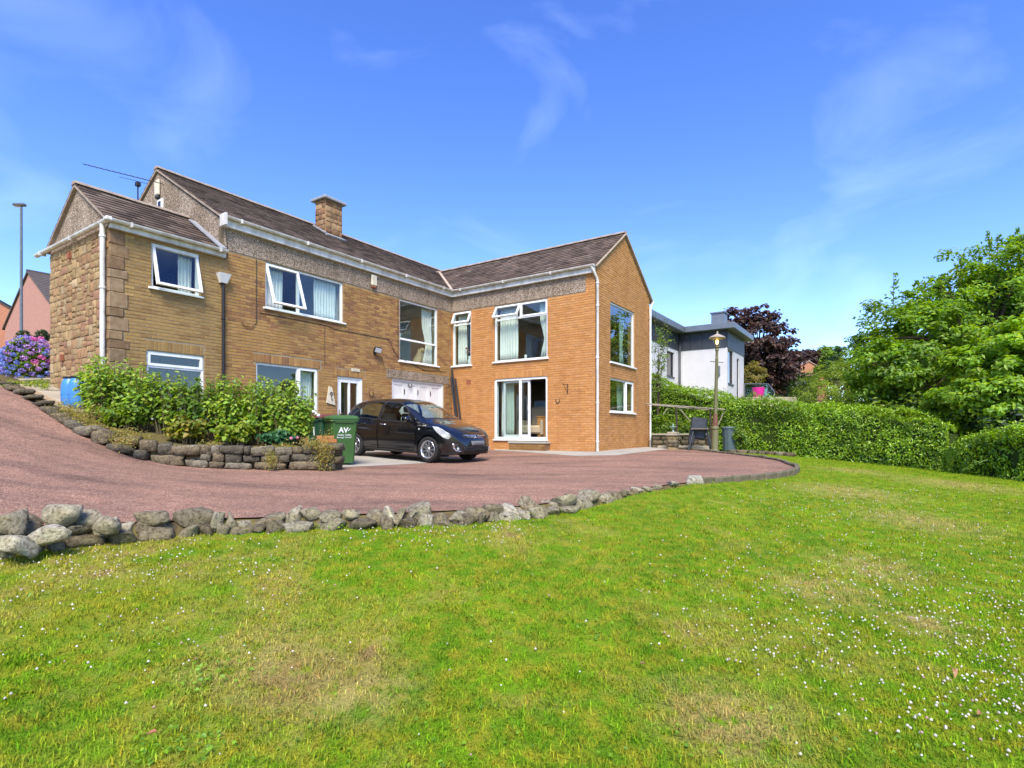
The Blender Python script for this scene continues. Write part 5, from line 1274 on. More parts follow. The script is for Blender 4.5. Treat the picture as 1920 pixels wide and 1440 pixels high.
    lab[P_(wF) & upper & (C[:, 1] > 0)] = 10; lab[P_(wR) & upper & (C[:, 1] > 0)] = 11; lab[P_(wQ) & upper & (C[:, 1] > 0)] = 12
    ws = upper & (ucoord > .40) & (x > 2.16) & (x < 3.035 - .10 * (ay / .7) ** 2); lab[ws] = 13
    cowl = upper & (ucoord > .36) & (x >= 3.035 - .10 * (ay / .7) ** 2) & (x < 3.09 - .10 * (ay / .7) ** 2); lab[cowl] = 6
    lab[upper & (ucoord > .46) & (x > .15) & (x < .43)] = 14
    hl = pip(np.array([(3.30,.865),(3.47,.845),(3.62,.785),(3.74,.705),(3.80,.625),(3.74,.575),(3.62,.615),(3.46,.715),(3.36,.80)]), x, z) & (ay > .36); lab[hl & (C[:, 1] < 0)] = 15; lab[hl & (C[:, 1] > 0)] = 16
    tl = pip(np.array([(-.1,.72),(.22,.72),(.30,.98),(.16,1.02),(-.1,1.0)]), x, z) & (ay > .5); lab[tl & (C[:, 1] < 0)] = 17; lab[tl & (C[:, 1] > 0)] = 18
    lab[(z < .25) & (lab == 0)] = 6
    k_ = V[:, 2] > .98; V[k_, 2] = .98 + (V[k_, 2] - .98) * 1.10                # tall cabin
    # normals of the whole shell
    n = np.cross(V[Q[:, 2]] - V[Q[:, 0]], V[Q[:, 3]] - V[Q[:, 1]]); vn = np.zeros_like(V)
    for k in range(4): np.add.at(vn, Q[:, k], n)
    vn /= np.maximum(np.linalg.norm(vn, axis=1, keepdims=True), 1e-9)
    Q = Q[:, ::-1] if (vn[np.argmax(V[:, 2])][2] < 0) else Q; sgn = -1 if (vn[np.argmax(V[:, 2])][2] < 0) else 1; vn = vn * sgn
    names = {0:('body','paint'),1:('door','paint'),2:('door','paint'),3:('door','paint'),4:('door','paint'),5:('panel_gap','seam'),6:('trim','trim'),7:('side_window','car_glass'),8:('side_window','car_glass'),9:('quarter_light','car_glass'),
             10:('side_window','car_glass'),11:('side_window','car_glass'),12:('quarter_light','car_glass'),13:('windscreen','car_glass'),14:('rear_window','car_glass'),15:('headlight','lamp_glass'),16:('headlight','lamp_glass'),17:('tail_light','tail'),18:('tail_light','tail')}
    MT['tail'] = mat('tail', (.25,.01,.01), .15, coat=1)
    parts = {}
    for L_, (nm, mm) in names.items():
        f = Q[(lab == L_) & ~drop]
        if not len(f): continue
        u, inv = np.unique(f, return_inverse=True); me = fast_mesh(nm, V[u], inv.reshape(f.shape), smooth=True)
        me.normals_split_custom_set_from_vertices([tuple(a) for a in vn[u]])
        parts[L_] = link(nm, me, MT[mm], car)
    parts[1]['label'] = 'front door on the driver side facing the camera'; parts[2]['label'] = 'rear door on the side facing the camera'
    bvh = BVHTree.FromPolygons([tuple(a) for a in V], [tuple(a) for a in Q])
    def hit(y, z):
        r = bvh.ray_cast(Vector((6, y, z)), Vector((-1, 0, 0))); return (r[0].x, r[1]) if r[0] else (None, None)
    def decal(name, poly, m, parent, lift=.006, step=.014, thick=.012):
        poly = np.array(poly); mn, mx = poly.min(0), poly.max(0); nu = max(2, int((mx[0]-mn[0]) / step)); nv = max(2, int((mx[1]-mn[1]) / step))
        mb = MB(); ids = {}
        for a in range(nu + 1):
            for b in range(nv + 1):
                y, z = mn[0] + (mx[0]-mn[0]) * a / nu, mn[1] + (mx[1]-mn[1]) * b / nv; xx, _ = hit(y, z)
                if xx is None: continue
                ids[a, b] = len(mb.v); mb.v.append((xx + lift, y, z))
        for a in range(nu):
            for b in range(nv):
                y, z = mn[0] + (mx[0]-mn[0]) * (a+.5) / nu, mn[1] + (mx[1]-mn[1]) * (b+.5) / nv
                if all(k in ids for k in ((a,b),(a+1,b),(a+1,b+1),(a,b+1))) and pip(poly, np.array([y]), np.array([z]))[0]: mb.f.append((ids[a,b], ids[a+1,b], ids[a+1,b+1], ids[a,b+1]))
        o = mb.build(name, m, parent, smooth=True, fix=False); sm = o.modifiers.new('t', 'SOLIDIFY'); sm.thickness = thick; sm.offset = 0; return o
    decal('lower_grille', [(-.44,.255),(.44,.255),(.50,.40),(-.50,.40)], MT['trim'], car, .003)
    for zz in (.285, .315, .345, .375): decal('grille_slat', [(-.42,zz-.006),(.42,zz-.006),(.42,zz+.006),(-.42,zz+.006)], MT['rubber'], car, .012, .011, .014)
    decal('number_plate', [(-.26,.43),(.26,.43),(.26,.535),(-.26,.535)], MT['plate'], car, .020, .02, .014)
    decal('upper_grille', [(-.44,.60),(.44,.60),(.47,.665),(.40,.69),(-.40,.69),(-.47,.665)], MT['trim'], car, .003, .012)
    gb = decal('grille_bar', [(-.43,.668),(-.40,.682),(-.12,.668),(.12,.668),(.40,.682),(.43,.668),(.30,.645),(.10,.635),(-.10,.635),(-.30,.645)], MT['chrome'], car, .020, .008, .02)
    decal('grille_bar', [(-.36,.632),(-.1,.617),(.1,.617),(.36,.632),(.28,.615),(.1,.603),(-.1,.603),(-.28,.615)], MT['chrome'], car, .018, .007, .014)
    xx, _ = hit(0, .645); M_ = Matrix.Translation((xx + .02, 0, .645)) @ Matrix.Rotation(R(80), 4, 'Y')
    bd = MB().lathe([(.0, 0), (.050, 0), (.054, .006), (.050, .016), (.042, .012), (.0, .012)], 20, M=M_).build('badge', MT['chrome'], car, angle=40)
    MB().lathe([(.0, .0125), (.041, .0125), (.041, .0135), (.0, .0135)], 20, M=M_).build('badge_field', MT['trim'], bd)
    b = MB(); b.prism([(-.02,-.03),(.0,-.034),(.024,.006),(.016,.03),(.0,.012),(-.014,.032),(-.026,.01),(-.006,-.004)], .0136, .018, M_); b.build('badge_emblem', MT['chrome'], bd)
    for s in (-1, 1):
        decal('fog_recess', [(s*.50,.27),(s*.72,.29),(s*.735,.44),(s*.62,.46)], MT['trim'], car, .003)
        decal('fog_trim', [(s*.70,.47),(s*.735,.47),(s*.715,.36),(s*.66,.295),(s*.56,.285),(s*.56,.30),(s*.645,.312),(s*.69,.37)], MT['chrome'], car, .016, .008, .012)
        x2, _ = hit(s * .62, .345)
        if x2: MB().lathe([(.0, .02), (.035, .018), (.045, .0), (.0, -.02)], 14, M=Matrix.Translation((x2 + .004, s * .62, .345)) @ Matrix.Rotation(R(90), 4, 'Y')).build('fog_light', MT['lamp_glass'], car, smooth=True)
        # mirrors, handles, side repeater
        M_ = Matrix.Translation((2.62, s * .955, 1.015)) @ Matrix.Rotation(R(s * -8), 4, 'Z')
        b = MB().lathe([(.0,-.10),(.05,-.092),(.085,-.06),(.098,-.01),(.09,.04),(.065,.075),(.0,.088)], 18, M=M_ @ Matrix.Diagonal((.72, 1.28, .82, 1)) @ Matrix.Rotation(R(20), 4, 'X')); mo = b.build('door_mirror', MT['paint'], car, smooth=True)
        MB().bbox(2.50, 2.515, min(s*.87, s*1.05), max(s*.87, s*1.05), .965, 1.06, .004).build('mirror_glass', MT['chrome'], mo); MB().tube([(2.64, s*.79, .955), (2.63, s*.90, .985)], [.035, .03], 8).build('mirror_arm', MT['trim'], mo, smooth=True)
        for hx in (1.72, 1.02):
            yy_ = .862
            MB().tube([(hx-.10, s*(yy_-.02), .865), (hx-.07, s*(yy_+.015), .868), (hx+.07, s*(yy_+.015), .862), (hx+.10, s*(yy_-.02), .858)], .013, 8).build('door_handle', MT['chrome'] if hx > 1.5 else MT['paint'], car, smooth=True)
        MB().lathe([(0, .01), (.02, .008), (.026, 0), (0, -.004)], 10, M=Matrix.Translation((2.92, s*.868, .78)) @ Matrix.Rotation(R(-90 * s), 4, 'X')).build('side_repeater', MT['lamp_glass'], car, smooth=True)
    MB().tube([(.62, 0, 1.48), (.40, 0, 1.66)], [.008, .004], 6).build('roof_aerial', MT['trim'], car); MB().bbox(.60, .70, -.03, .03, 1.485, 1.515, .01).build('aerial_foot', MT['trim'], car)
    # wheels
    def wheel(x, s):
        c0 = Vector((x, s * .745, .305)); M_ = Matrix.Rotation(R(90 * -s), 4, 'X')     # local +z -> outward
        tyre = MB().lathe([(.205,-.085),(.235,-.098),(.285,-.10),(.303,-.085),(.310,-.05),(.311,0),(.310,.05),(.303,.085),(.285,.10),(.235,.098),(.215,.088),(.205,.08)], 40, c0, M_, cap=False)
        w = tyre.build('wheel', MT['rubber'], car, smooth=True)
        MB().lathe([(.205,-.085),(.19,-.07),(.19,.07),(.205,.083),(.216,.092),(.210,.097),(.198,.088),(.186,.06),(.18,.0),(.18,-.07)], 40, c0, M_, cap=False).build('rim', MT['alloy'], w, angle=40)
        MB().lathe([(.0,.02),(.185,.02),(.185,.012),(.0,.012)], 24, c0, M_).build('brake_shadow', MT['trim'], w)
        sp = MB(); T0 = Matrix.Translation(c0) @ M_
        for k in range(9):
            for dd in (-6.5, 6.5):
                a = R(k * 40 + dd); T_ = T0 @ Matrix.Rotation(a, 4, 'Z')
                sp.add([T_ @ Vector(p) for p in ((.035,-.008,.045),(.035,.008,.045),(.197,.011,.060),(.197,-.011,.060),(.035,-.005,.070),(.035,.005,.070),(.197,.006,.086),(.197,-.006,.086))], [(0,3,2,1),(4,5,6,7),(0,1,5,4),(1,2,6,5),(2,3,7,6),(3,0,4,7)])
        sp.build('spokes', MT['alloy'], w); MB().lathe([(.0,.05),(.055,.05),(.058,.066),(.045,.082),(.0,.086)], 20, c0, M_).build('hub_cap', MT['alloy'], w, angle=40)
        # arch liner
        ln = MB(); n = 24
        for k in range(n + 1):
            a = R(-28 + 236 * k / n); ln.v += [(x + .352*math.cos(a), s*.42, .305 + .352*math.sin(a)), (x + .352*math.cos(a), s*.835, .305 + .352*math.sin(a))]
        ln.f = [(2*k, 2*k+1, 2*k+3, 2*k+2) for k in range(n)] ; nb = len(ln.v); ln.f.append(tuple(2*k for k in range(n + 1))); ln.build('arch_liner', MT['trim'], car, fix=False)
    for x in (.67, 3.18):
        for s in (-1, 1): wheel(x, s)
    MB().box(.4, 3.4, -.55, .55, .19, .26).build('underbody', MT['trim'], car)
    # cabin
    MB().bbox(2.62, 3.0, -.70, .70, .6, .96, .05).build('dashboard', MT['seat'], car)
    for s in (-1, 1):
        MB().bbox(1.55, 2.05, s*.36-.25, s*.36+.25, .42, .60, .05).build('seat', MT['seat'], car); M_ = Matrix.Translation((1.56, s*.36, .55)) @ Matrix.Rotation(R(-14), 4, 'Y'); MB().bbox(-.07, .07, -.24, .24, 0, .62, .05, M_).build('seat_back', MT['seat'], car); MB().bbox(-.05, .05, -.13, .13, .65, .82, .04, M_).build('headrest', MT['seat'], car)
    MB().bbox(.62, 1.1, -.6, .6, .45, .62, .05).build('rear_bench', MT['seat'], car); MB().bbox(.55, .68, -.62, .62, .6, 1.05, .05).build('rear_seat_back', MT['seat'], car)
    M_ = Matrix.Translation((2.42, -.36, .88)) @ Matrix.Rotation(R(-65), 4, 'Y'); MB().tube([M_ @ Vector((.18*math.cos(a), .18*math.sin(a), 0)) for a in [2*math.pi*k/20 for k in range(21)]], .016, 6, cap=False).build('steering_wheel', MT['trim'], car, smooth=True)
    MB().bbox(.35, 3.0, -.70, .70, .27, .33, .01).build('floor', MT['seat'], car)
    return car
build_car()

# ================================================================== bins, barrels
def text_mesh(s, size, bold=False):
    cu = bpy.data.curves.new('text', 'FONT'); cu.body = s; cu.size = size; cu.align_x = 'CENTER'; cu.extrude = .0015; cu.resolution_u = 3
    if bold: cu.offset = size * .025
    ob = bpy.data.objects.new('text', cu); COL.objects.link(ob); dg = bpy.context.evaluated_depsgraph_get(); dg.update(); me = bpy.data.meshes.new_from_object(ob.evaluated_get(dg)); bpy.data.objects.remove(ob); return me
MT['bin_green'] = mat('bin_green', (.034,.098,.016), .5, var=(.042,.12,.022), vscale=3, var2=(.028,.082,.015), v2scale=40)
MT['bin_dark'] = mat('bin_dark', (.012,.06,.03), .5, var=(.016,.075,.036), vscale=3)
MT['maroon'] = mat('maroon', (.14,.035,.028), .55, var=(.11,.03,.02), vscale=4)
MT['white_ink'] = mat('white_ink', (.75,.77,.77), .6)
def bin_(label, loc, rz, m, mlid, tilt=0):
    t = thing('wheelie_bin', label, 'bin', loc, rz, 'wheelie bins by the pier')
    b = MB(); w0, d0, w1, d1 = .235, .24, .285, .345; z1 = .97            # front is -y
    ring = lambda w, d, z, r=.04: [(-w+r,-d,z),(w-r,-d,z),(w,-d+r,z),(w,d-r,z),(w-r,d,z),(-w+r,d,z),(-w,d-r,z),(-w,-d+r,z)]
    levels = [(w0,d0,.03),(lerp(w0,w1,.7),lerp(d0,d1,.7),.70),(w1,d1,.93),(w1+.025,d1+.025,.935),(w1+.025,d1+.025,.975)]
    for w, d, z in levels: b.v += ring(w, d, z)
    for k in range(len(levels)-1): b.f += [(k*8+i, k*8+(i+1) % 8, k*8+8+(i+1) % 8, k*8+8+i) for i in range(8)]
    b.f += [tuple(range(8))[::-1], tuple(range(len(b.v)-8, len(b.v)))]; b.build('body', m, t, angle=35)
    l = MB(); L_ = [(w1+.035,d1+.04,.978),(w1+.035,d1+.04,1.01),(w1-.01,d1-.02,1.055),(w1-.12,d1-.14,1.072)]
    for w, d, z in L_: l.v += ring(w, d, z, .05)
    for k in range(3): l.f += [(k*8+i, k*8+(i+1) % 8, k*8+8+(i+1) % 8, k*8+8+i) for i in range(8)]
    l.f += [tuple(range(8))[::-1], tuple(range(24, 32))]; lo = l.build('lid', mlid, t, angle=25)
    MB().tube([(-.24, .42, .98), (.24, .42, .98)], .018, 8).build('handle', m, t, smooth=True)
    for s in (-1, 1):
        MB().lathe([(.0,-.025),(.085,-.025),(.10,-.012),(.10,.012),(.085,.025),(.0,.025)], 18, (s*.25, .25, .10), Matrix.Rotation(R(90), 4, 'Y')).build('wheel', MT['rubber'], t, angle=40); MB().bbox(s*.2-.02, s*.2+.02, .36, .44, .95, 1.0, .008).build('hinge', m, t)
    MB().bbox(-.20, .20, -.37, -.33, .90, .925, .008).build('lip_grip', m, t)
    return t
bz = lambda x, y: EYE + float(H_drive(np.array([x]), np.array([y]))[0]) + .008
b1 = bin_('green wheelie bin with white council logo beside the stone pier', (-3.76, 12.12, bz(-3.76, 12.12)), R(30), MT['bin_green'], MT['bin_green'])
b2 = bin_('darker green wheelie bin with maroon lid and white number behind the shrub', (-4.28, 12.62, bz(-4.28, 12.62)), R(-32), MT['bin_dark'], MT['maroon'])
def ink(name, me, parent, y, x, z, slope=.075, m=MT['white_ink'], side=None):
    o = link(name, me, m, parent); o.location = (x, y, z); o.rotation_euler = (R(90) + slope, 0, 0); return o
def front_y(z): return -(lerp(.24, .345, (z - .03) / .93)) - .004
ink('logo_letters', text_mesh('AV', .155, True), b1, front_y(.70), -.02, .695, .11)
tk = MB(); tk.prism([(.075,.04),(.09,.03),(.10,.05),(.15,.105),(.095,.062)], 0, .002); o = tk.build('logo_tick', MT['white_ink'], b1); o.location = (0, front_y(.70), .695); o.rotation_euler = (R(90) + .11, 0, 0)
ink('logo_name', text_mesh('Amber Valley', .055), b1, front_y(.62), .0, .625, .11); ink('logo_name', text_mesh('Borough Council', .045), b1, front_y(.565), .0, .575, .11)
ink('house_number', text_mesh('1', .26, True), b2, front_y(.62), .02, .60, .11)
MT['barrel'] = mat('barrel_blue', (.045,.20,.46), .4, var=(.06,.25,.52), vscale=3, var2=(.04,.17,.4), v2scale=30)
for i, (px, d, lab) in enumerate(((133, 11.35, 'blue plastic water barrel against the stone end wall, left of two'), (147, 11.15, 'blue plastic water barrel nearest the shrubs, right of two'))):
    q = P(px, 765, d); x, y = q.x, q.y; z = EYE + float(H_bed(np.array([x]), np.array([y]))[0])
    t = thing('water_barrel', lab, 'barrel', (x, y, q.z + .0), 0, 'blue water barrels')
    MB().lathe([(.13,0),(.15,.02),(.165,.12),(.17,.28),(.165,.44),(.145,.54),(.12,.58),(.115,.60)], 24).build('drum', MT['barrel'], t, angle=40)
    MB().lathe([(.125,.60),(.13,.61),(.13,.64),(.0,.645)], 20).build('lid', MT['black_plastic'], t, angle=40); MB().lathe([(.168,.27),(.178,.28),(.168,.29)], 24, cap=False).build('hoop', MT['barrel'], t, smooth=True)
# ================================================================== vegetation
def norm(a): return a / np.maximum(np.linalg.norm(a, axis=1, keepdims=True), 1e-9)
def leaf_arrays(pos, nrm, L, W, col, r, fold=.22, droop=.15, six=False, tang=None):
    """leaves: 4 (or 6) vertices each, folded along the midrib"""
    n = len(pos); nrm = norm(nrm); q = r.normal(size=(n, 3)) if tang is None else tang + r.normal(size=(n, 3)) * .35
    t = norm(q - nrm * (q * nrm).sum(1, keepdims=True)); b = np.cross(nrm, t); L = np.broadcast_to(L, (n,))[:, None]; W = np.broadcast_to(W, (n,))[:, None]
    base = pos - t * L * .5; tip = pos + t * L * .5 - nrm * L * droop; up = nrm * W * fold
    i = np.arange(n)[:, None]
    if six:
        V = np.stack([base, base + t*L*.33 + b*W*.5 + up, base + t*L*.72 + b*W*.36 + up*.6 - nrm*L*droop*.4, tip, base + t*L*.72 - b*W*.36 + up*.6 - nrm*L*droop*.4, base + t*L*.33 - b*W*.5 + up], 1)
        T = np.concatenate([i*6 + np.array([[0,1,2]]), i*6 + np.array([[0,2,3]]), i*6 + np.array([[0,3,4]]), i*6 + np.array([[0,4,5]])], 0); k = 6
    else:
        V = np.stack([base, pos + b*W*.5 + up, tip, pos - b*W*.5 + up], 1); T = np.concatenate([i*4 + np.array([[0,1,2]]), i*4 + np.array([[0,2,3]])], 0); k = 4
    return V.reshape(-1, 3), T, np.repeat(col, k, axis=0)
def pal(r, n, colors, jit=.18, w=None):
    c = np.array(colors)[r.choice(len(colors), n, p=w)]; return c * (1 + r.uniform(-jit, jit, (n, 1))) * (1 + r.uniform(-.06, .06, (n, 3)))
GREEN = [(0.111, 0.195, 0.016), (0.15, 0.242, 0.02), (0.085, 0.153, 0.016), (0.195, 0.277, 0.027)]
LIME = [(0.218, 0.297, 0.03), (0.172, 0.264, 0.03), (0.276, 0.319, 0.04), (0.138, 0.22, 0.03)]
COPPER = [(0.059, 0.031, 0.026), (0.077, 0.038, 0.029), (0.045, 0.026, 0.026), (0.099, 0.06, 0.036)]
DARKG = [(.022,.055,.018), (.03,.07,.02), (.018,.045,.018)]
LAUREL = [(0.185, 0.323, 0.013), (0.231, 0.383, 0.016), (0.135, 0.251, 0.013), (0.308, 0.449, 0.023)]
SHRUB = [(0.19, 0.316, 0.042), (0.246, 0.37, 0.05), (0.143, 0.249, 0.038), (0.317, 0.39, 0.057)]

def crown(r, lobes, nclump, nleaf, cr, Lr, aspect, colors, shell=.55, flat=.7, up=.6, six=False, clump_tint=.22, droop=.15):
    vol = np.array([l[1][0] * l[1][1] * l[1][2] for l in lobes]) ** .75; cnt = r.multinomial(nclump, vol / vol.sum()); P0, OUT = [], []
    for (c, rad), k in zip(lobes, cnt):
        d = norm(r.normal(size=(k, 3))); s = (r.uniform(shell ** 3, 1, k)) ** (1/3); wob = 1 + .22 * fbm(d * 1.7 + np.array(c) * .37, 5, 2)
        P0.append(np.array(c) + d * (s * wob)[:, None] * np.array(rad)); OUT.append(d)
    P0 = np.concatenate(P0); OUT = np.concatenate(OUT); n = nleaf
    k = r.integers(0, len(P0), n); cs = r.uniform(.6, 1.3, len(P0)); o = r.normal(size=(n, 3)); o = o / np.maximum(np.linalg.norm(o, axis=1, keepdims=True), 1e-6) * (r.uniform(0, 1, (n, 1)) ** .5)
    pos = P0[k] + o * (cs[k] * cr)[:, None] * np.array([1, 1, flat]); nr = OUT[k] * .55 + o * .5 + np.array([0, 0, up]) + r.normal(size=(n, 3)) * .35
    tint = 1 + r.uniform(-clump_tint, clump_tint, len(P0)); col = pal(r, n, colors) * tint[k][:, None]; L = r.uniform(Lr[0], Lr[1], n)
    return leaf_arrays(pos, nr, L, L * aspect, col, r, six=six, droop=droop), P0
def tree(name, label, base, lobes, nclump, nleaf, cr, Lr, aspect, colors, trunk_r=.18, seed=1, group=None, cat='tree', mat_='leaf', six=False, limbs=22, shell=.55, flat=.7, droop=.15, sprigs=None, trunk_name='trunk'):
    r = np.random.default_rng(seed); base = Vector(base); t = thing(name, label, cat, base, group=group)
    (V, T, C), P0 = crown(r, lobes, nclump, nleaf, cr, Lr, aspect, colors, shell, flat, six=six, droop=droop)
    if sprigs is not None:
        sv, st, sc = [], [], []; off = len(V)
        for (b0, hgt, k) in sprigs:
            zz = r.uniform(0, 1, k); pos = np.array(b0) + np.stack([r.normal(size=k) * .09 * (1.3 - zz), r.normal(size=k) * .09 * (1.3 - zz), zz * hgt], 1) + np.outer(zz, np.array([r.uniform(-.2, .2), r.uniform(-.2, .2), 0])); L = r.uniform(Lr[0], Lr[1], k)
            a, b_, c_2 = leaf_arrays(pos, r.normal(size=(k, 3)) + np.array([0, 0, .5]), L, L * aspect, pal(r, k, colors), r, six=six); sv.append(a); st.append(b_ + off); sc.append(c_2); off += len(a)
        V = np.concatenate([V] + sv); T = np.concatenate([T] + st); C = np.concatenate([C] + sc)
    link('crown' if trunk_name == 'trunk' else 'foliage', fast_mesh('crown', V, T, np.clip(C, 0, 1)), MT[mat_], t, base)
    mb = MB(); cen = sum((Vector(l[0]) for l in lobes), Vector((0, 0, 0))) / len(lobes); top = Vector((lerp(base.x, cen.x, .8), lerp(base.y, cen.y, .8), max(cen.z, base.z + .4)))
    mid = base.lerp(top, .5) + Vector((r.uniform(-.1, .1), r.uniform(-.1, .1), 0))
    mb.tube([base - Vector((0, 0, .15)), base.lerp(mid, .3), mid, top], [trunk_r * 1.35, trunk_r, trunk_r * .75, trunk_r * .35], 9)
    for q in P0[r.choice(len(P0), min(limbs, len(P0)), replace=False)]:
        q = Vector(q); s = base.lerp(top, r.uniform(.3, .95)); m_ = s.lerp(q, .5) + Vector((0, 0, (q - s).length * r.uniform(-.02, .16))); mb.tube([s, m_, q], [trunk_r * .38, trunk_r * .22, trunk_r * .06], 5, cap=False)
    if sprigs is not None:
        for (b0, hgt, k) in sprigs: mb.tube([Vector(b0) - Vector((0, 0, .3)), Vector(b0) + Vector((0, 0, hgt))], [.015, .005], 4, cap=False)
    mb.build(trunk_name, MT['bark'], t, inv=base); return t
def pl(px, py, d, rx, rz, ry=None):
    """lobe: pixel centre, depth, pixel radii"""
    c = P(px, py, d); k = d / 1034; return (tuple(c), (rx * k, (ry if ry else rx) * k, rz * k))
def gz(x, y): return float(H_ter(np.array([x]), np.array([y]))[0]) + EYE
def gp(px, d): x = (px - 960) / 1034 * d; return (x, d, gz(x, d))

# ---- shrubs in the raised bed: upright leafy stems
def stem_shrub(label, px, d, w, h, nst, seed, colors=SHRUB, lsz=(.07, .13), per=40, group='leafy shrubs in the raised bed', berries=False):
    r = np.random.default_rng(seed); x = (px - 960) / 1034 * d; z = EYE + float(H_bed(np.array([x]), np.array([d]))[0]); t = thing('shrub', label, 'shrub', (x, d, z), group=group)
    mb = MB(); PO, NR, TG, LL = [], [], [], []
    for k in range(nst):
        a = r.uniform(0, 2 * math.pi); rad = math.sqrt(r.uniform(0, 1)) * w * .5; b0 = Vector((x + math.cos(a) * rad * .55, d + math.sin(a) * rad * .40, z)); hh = h * r.uniform(.62, 1.06) * (1 - .25 * (rad / (w * .5)) ** 2); e = Vector((x + math.cos(a) * rad, d + math.sin(a) * rad * .7, z + hh)); m_ = b0.lerp(e, .5) + Vector((r.uniform(-.05, .05), 0, .05))
        mb.tube([b0, m_, e], [.012, .009, .004], 5, cap=False)
        for j in range(per):
            s = r.uniform(.10, 1.0) ** .75; q = (b0.lerp(m_, s * 2) if s < .5 else m_.lerp(e, s * 2 - 1)); ang = j * 2.4 + k; out = np.array([math.cos(ang), math.sin(ang), r.uniform(.1, .5)]); l = r.uniform(*lsz) * (1.15 - .5 * s)
            PO.append(np.array(q) + out * l * r.uniform(.5, 1.3)); NR.append(np.array([0, 0, 1.0]) + out * .5 + r.normal(size=3) * .3); TG.append(out); LL.append(l)
    PO, NR, TG, LL = map(np.array, (PO, NR, TG, LL)); V, T, C = leaf_arrays(PO, NR, LL, LL * .78, pal(r, len(PO), colors, .22), r, fold=.18, droop=.22, six=True, tang=TG)
    link('foliage', fast_mesh('foliage', V, T, np.clip(C, 0, 1)), MT['leaf'], t, (x, d, z)); mb.build('stems', MT['twig'], t, inv=(x, d, z)); return t
stem_shrub('tall leafy green shrub beside the blue barrels', 200, 10.7, 1.15, 1.36, 46, 1)
stem_shrub('leafy green shrub before the left edge of the side wing window', 255, 10.75, 1.0, 1.38, 40, 2)
stem_shrub('loose green shrub standing before the side wing lower window', 318, 10.85, .9, 1.28, 30, 3, colors=SHRUB + [(.14,.21,.025)])
stem_shrub('pale green shrub at the middle of the raised bed', 372, 10.85, .9, 1.25, 32, 4, colors=[(.14,.22,.03), (.11,.2,.03), (.09,.17,.025)])
stem_shrub('bushy green shrub under the drainpipe', 425, 10.95, 1.0, 1.42, 40, 5)
stem_shrub('dense green shrub before the lower window by the door', 490, 11.0, 1.05, 1.38, 42, 6)
stem_shrub('rounded green shrub nearest the bins with white flowers', 548, 10.95, .95, 1.28, 42, 7)
stem_shrub('low yellowing shrub at the front of the raised bed', 350, 10.45, .7, .55, 18, 8, colors=[(.19,.22,.03), (.13,.19,.025), (.25,.2,.03)])
stem_shrub('low dark green plant at the front of the bed below the tall shrubs', 235, 10.4, .9, .5, 20, 9, colors=GREEN)
stem_shrub('low plant with bluish leaves at the bed front near the bins', 520, 10.65, .7, .32, 18, 10, colors=[(.04,.12,.05), (.05,.14,.05)])
stem_shrub('low green plant between the shrubs at the bed front', 440, 10.55, .7, .5, 18, 12, colors=LIME)
def scatter_obj(name, label, cat, PO, NR, L, asp, cols, seed, m='leaf', kind='stuff', six=False, base=None):
    r = np.random.default_rng(seed); V, T, C = leaf_arrays(PO, NR, L, np.asarray(L) * asp, pal(r, len(PO), cols, .25), r, six=six); o = link(name, fast_mesh(name, V, T, np.clip(C, 0, 1)), MT[m]); tag(o, label, cat, None, kind); return o
# pinkish flower clusters and white blossoms
def blossom(name, label, spots, r_, col, seed, group):
    rr = np.random.default_rng(seed); m = mat(name + '_petal_' + str(seed), col, .8, spec=.2, var=tuple(min(1, c * 1.25) for c in col), vscale=30)
    for q, lab in zip(spots, label):
        v, f = ICO2; n = vnoise(v * 3.1 + rr.uniform(0, 9), seed); w = v * (1 + .28 * n[:, None]) * r_ * rr.uniform(.8, 1.2); o = link(name, fast_mesh(name, w + np.array(q), f), m); tag(o, lab, 'flower', group)
blossom('flower_cluster', ['white blossom on the shrub left of the bins, highest', 'white blossom on the shrub beside the green bins'], [P(588, 772, 10.7), P(597, 779, 10.75)], .032, (.66,.62,.58), 3, 'white blossoms by the bins')
blossom('flower_cluster', ['small pink flower cluster low in the bed, left one', 'small pink flower cluster low in the bed, right one'], [P(546, 822, 10.35), P(558, 821, 10.35)], .032, (.36,.12,.16), 4, 'pink flowers at the bed front')
# yellow stonecrop over the wall top
r = np.random.default_rng(31); PO = []
for k in range(6200):
    s = r.uniform(.05, L_tot * .66); p, d_, _ = poly_at(BW, s); nn = np.array([d_[1], -d_[0]]); nn = nn if nn[1] < 0 else -nn; wdt = r.normal() * .11 - .16
    lump = .05 + .05 * vnoise(np.array([[s * 3, 0.]]), 8)[0]
    q = p[:2] + nn * wdt; PO.append((q[0], q[1], EYE + p[3] - .03 + abs(r.normal()) * lump + (.0 if wdt < 0 else -.05)))
for (px, py, dd, rx, rz, n) in ((608, 850, 10.28, 17, 30, 900), (590, 832, 10.32, 26, 10, 500), (508, 862, 9.98, 11, 15, 420), (232, 826, 9.45, 22, 10, 450), (170, 780, 10.2, 40, 18, 700)):
    for k in range(n): q = P(px + r.normal() * rx * .6, py + r.normal() * rz * .6, dd - abs(r.normal()) * .07); PO.append(tuple(q))
PO = np.array(PO); scatter_obj('stonecrop', 'yellow green stonecrop creeping over the top of the garden wall', 'ground cover', PO, r.normal(size=PO.shape) + np.array([0, -.4, .9]), r.uniform(.018, .045, len(PO)), .55, [(.34,.29,.06), (.26,.25,.05), (.40,.33,.10), (.30,.20,.06), (.2,.22,.04)], 5)
# low plants by the hydrangea
PO = np.array([P(r.uniform(-30, 92), 722 + r.normal() * 5, 13.0 + r.normal() * .3) for k in range(900)]); scatter_obj('bedding_plants', 'bright green low bedding plants below the hydrangea', 'bedding plants', PO, r.normal(size=PO.shape) + np.array([0, 0, 1.]), r.uniform(.05, .09, len(PO)), .6, LIME, 6)
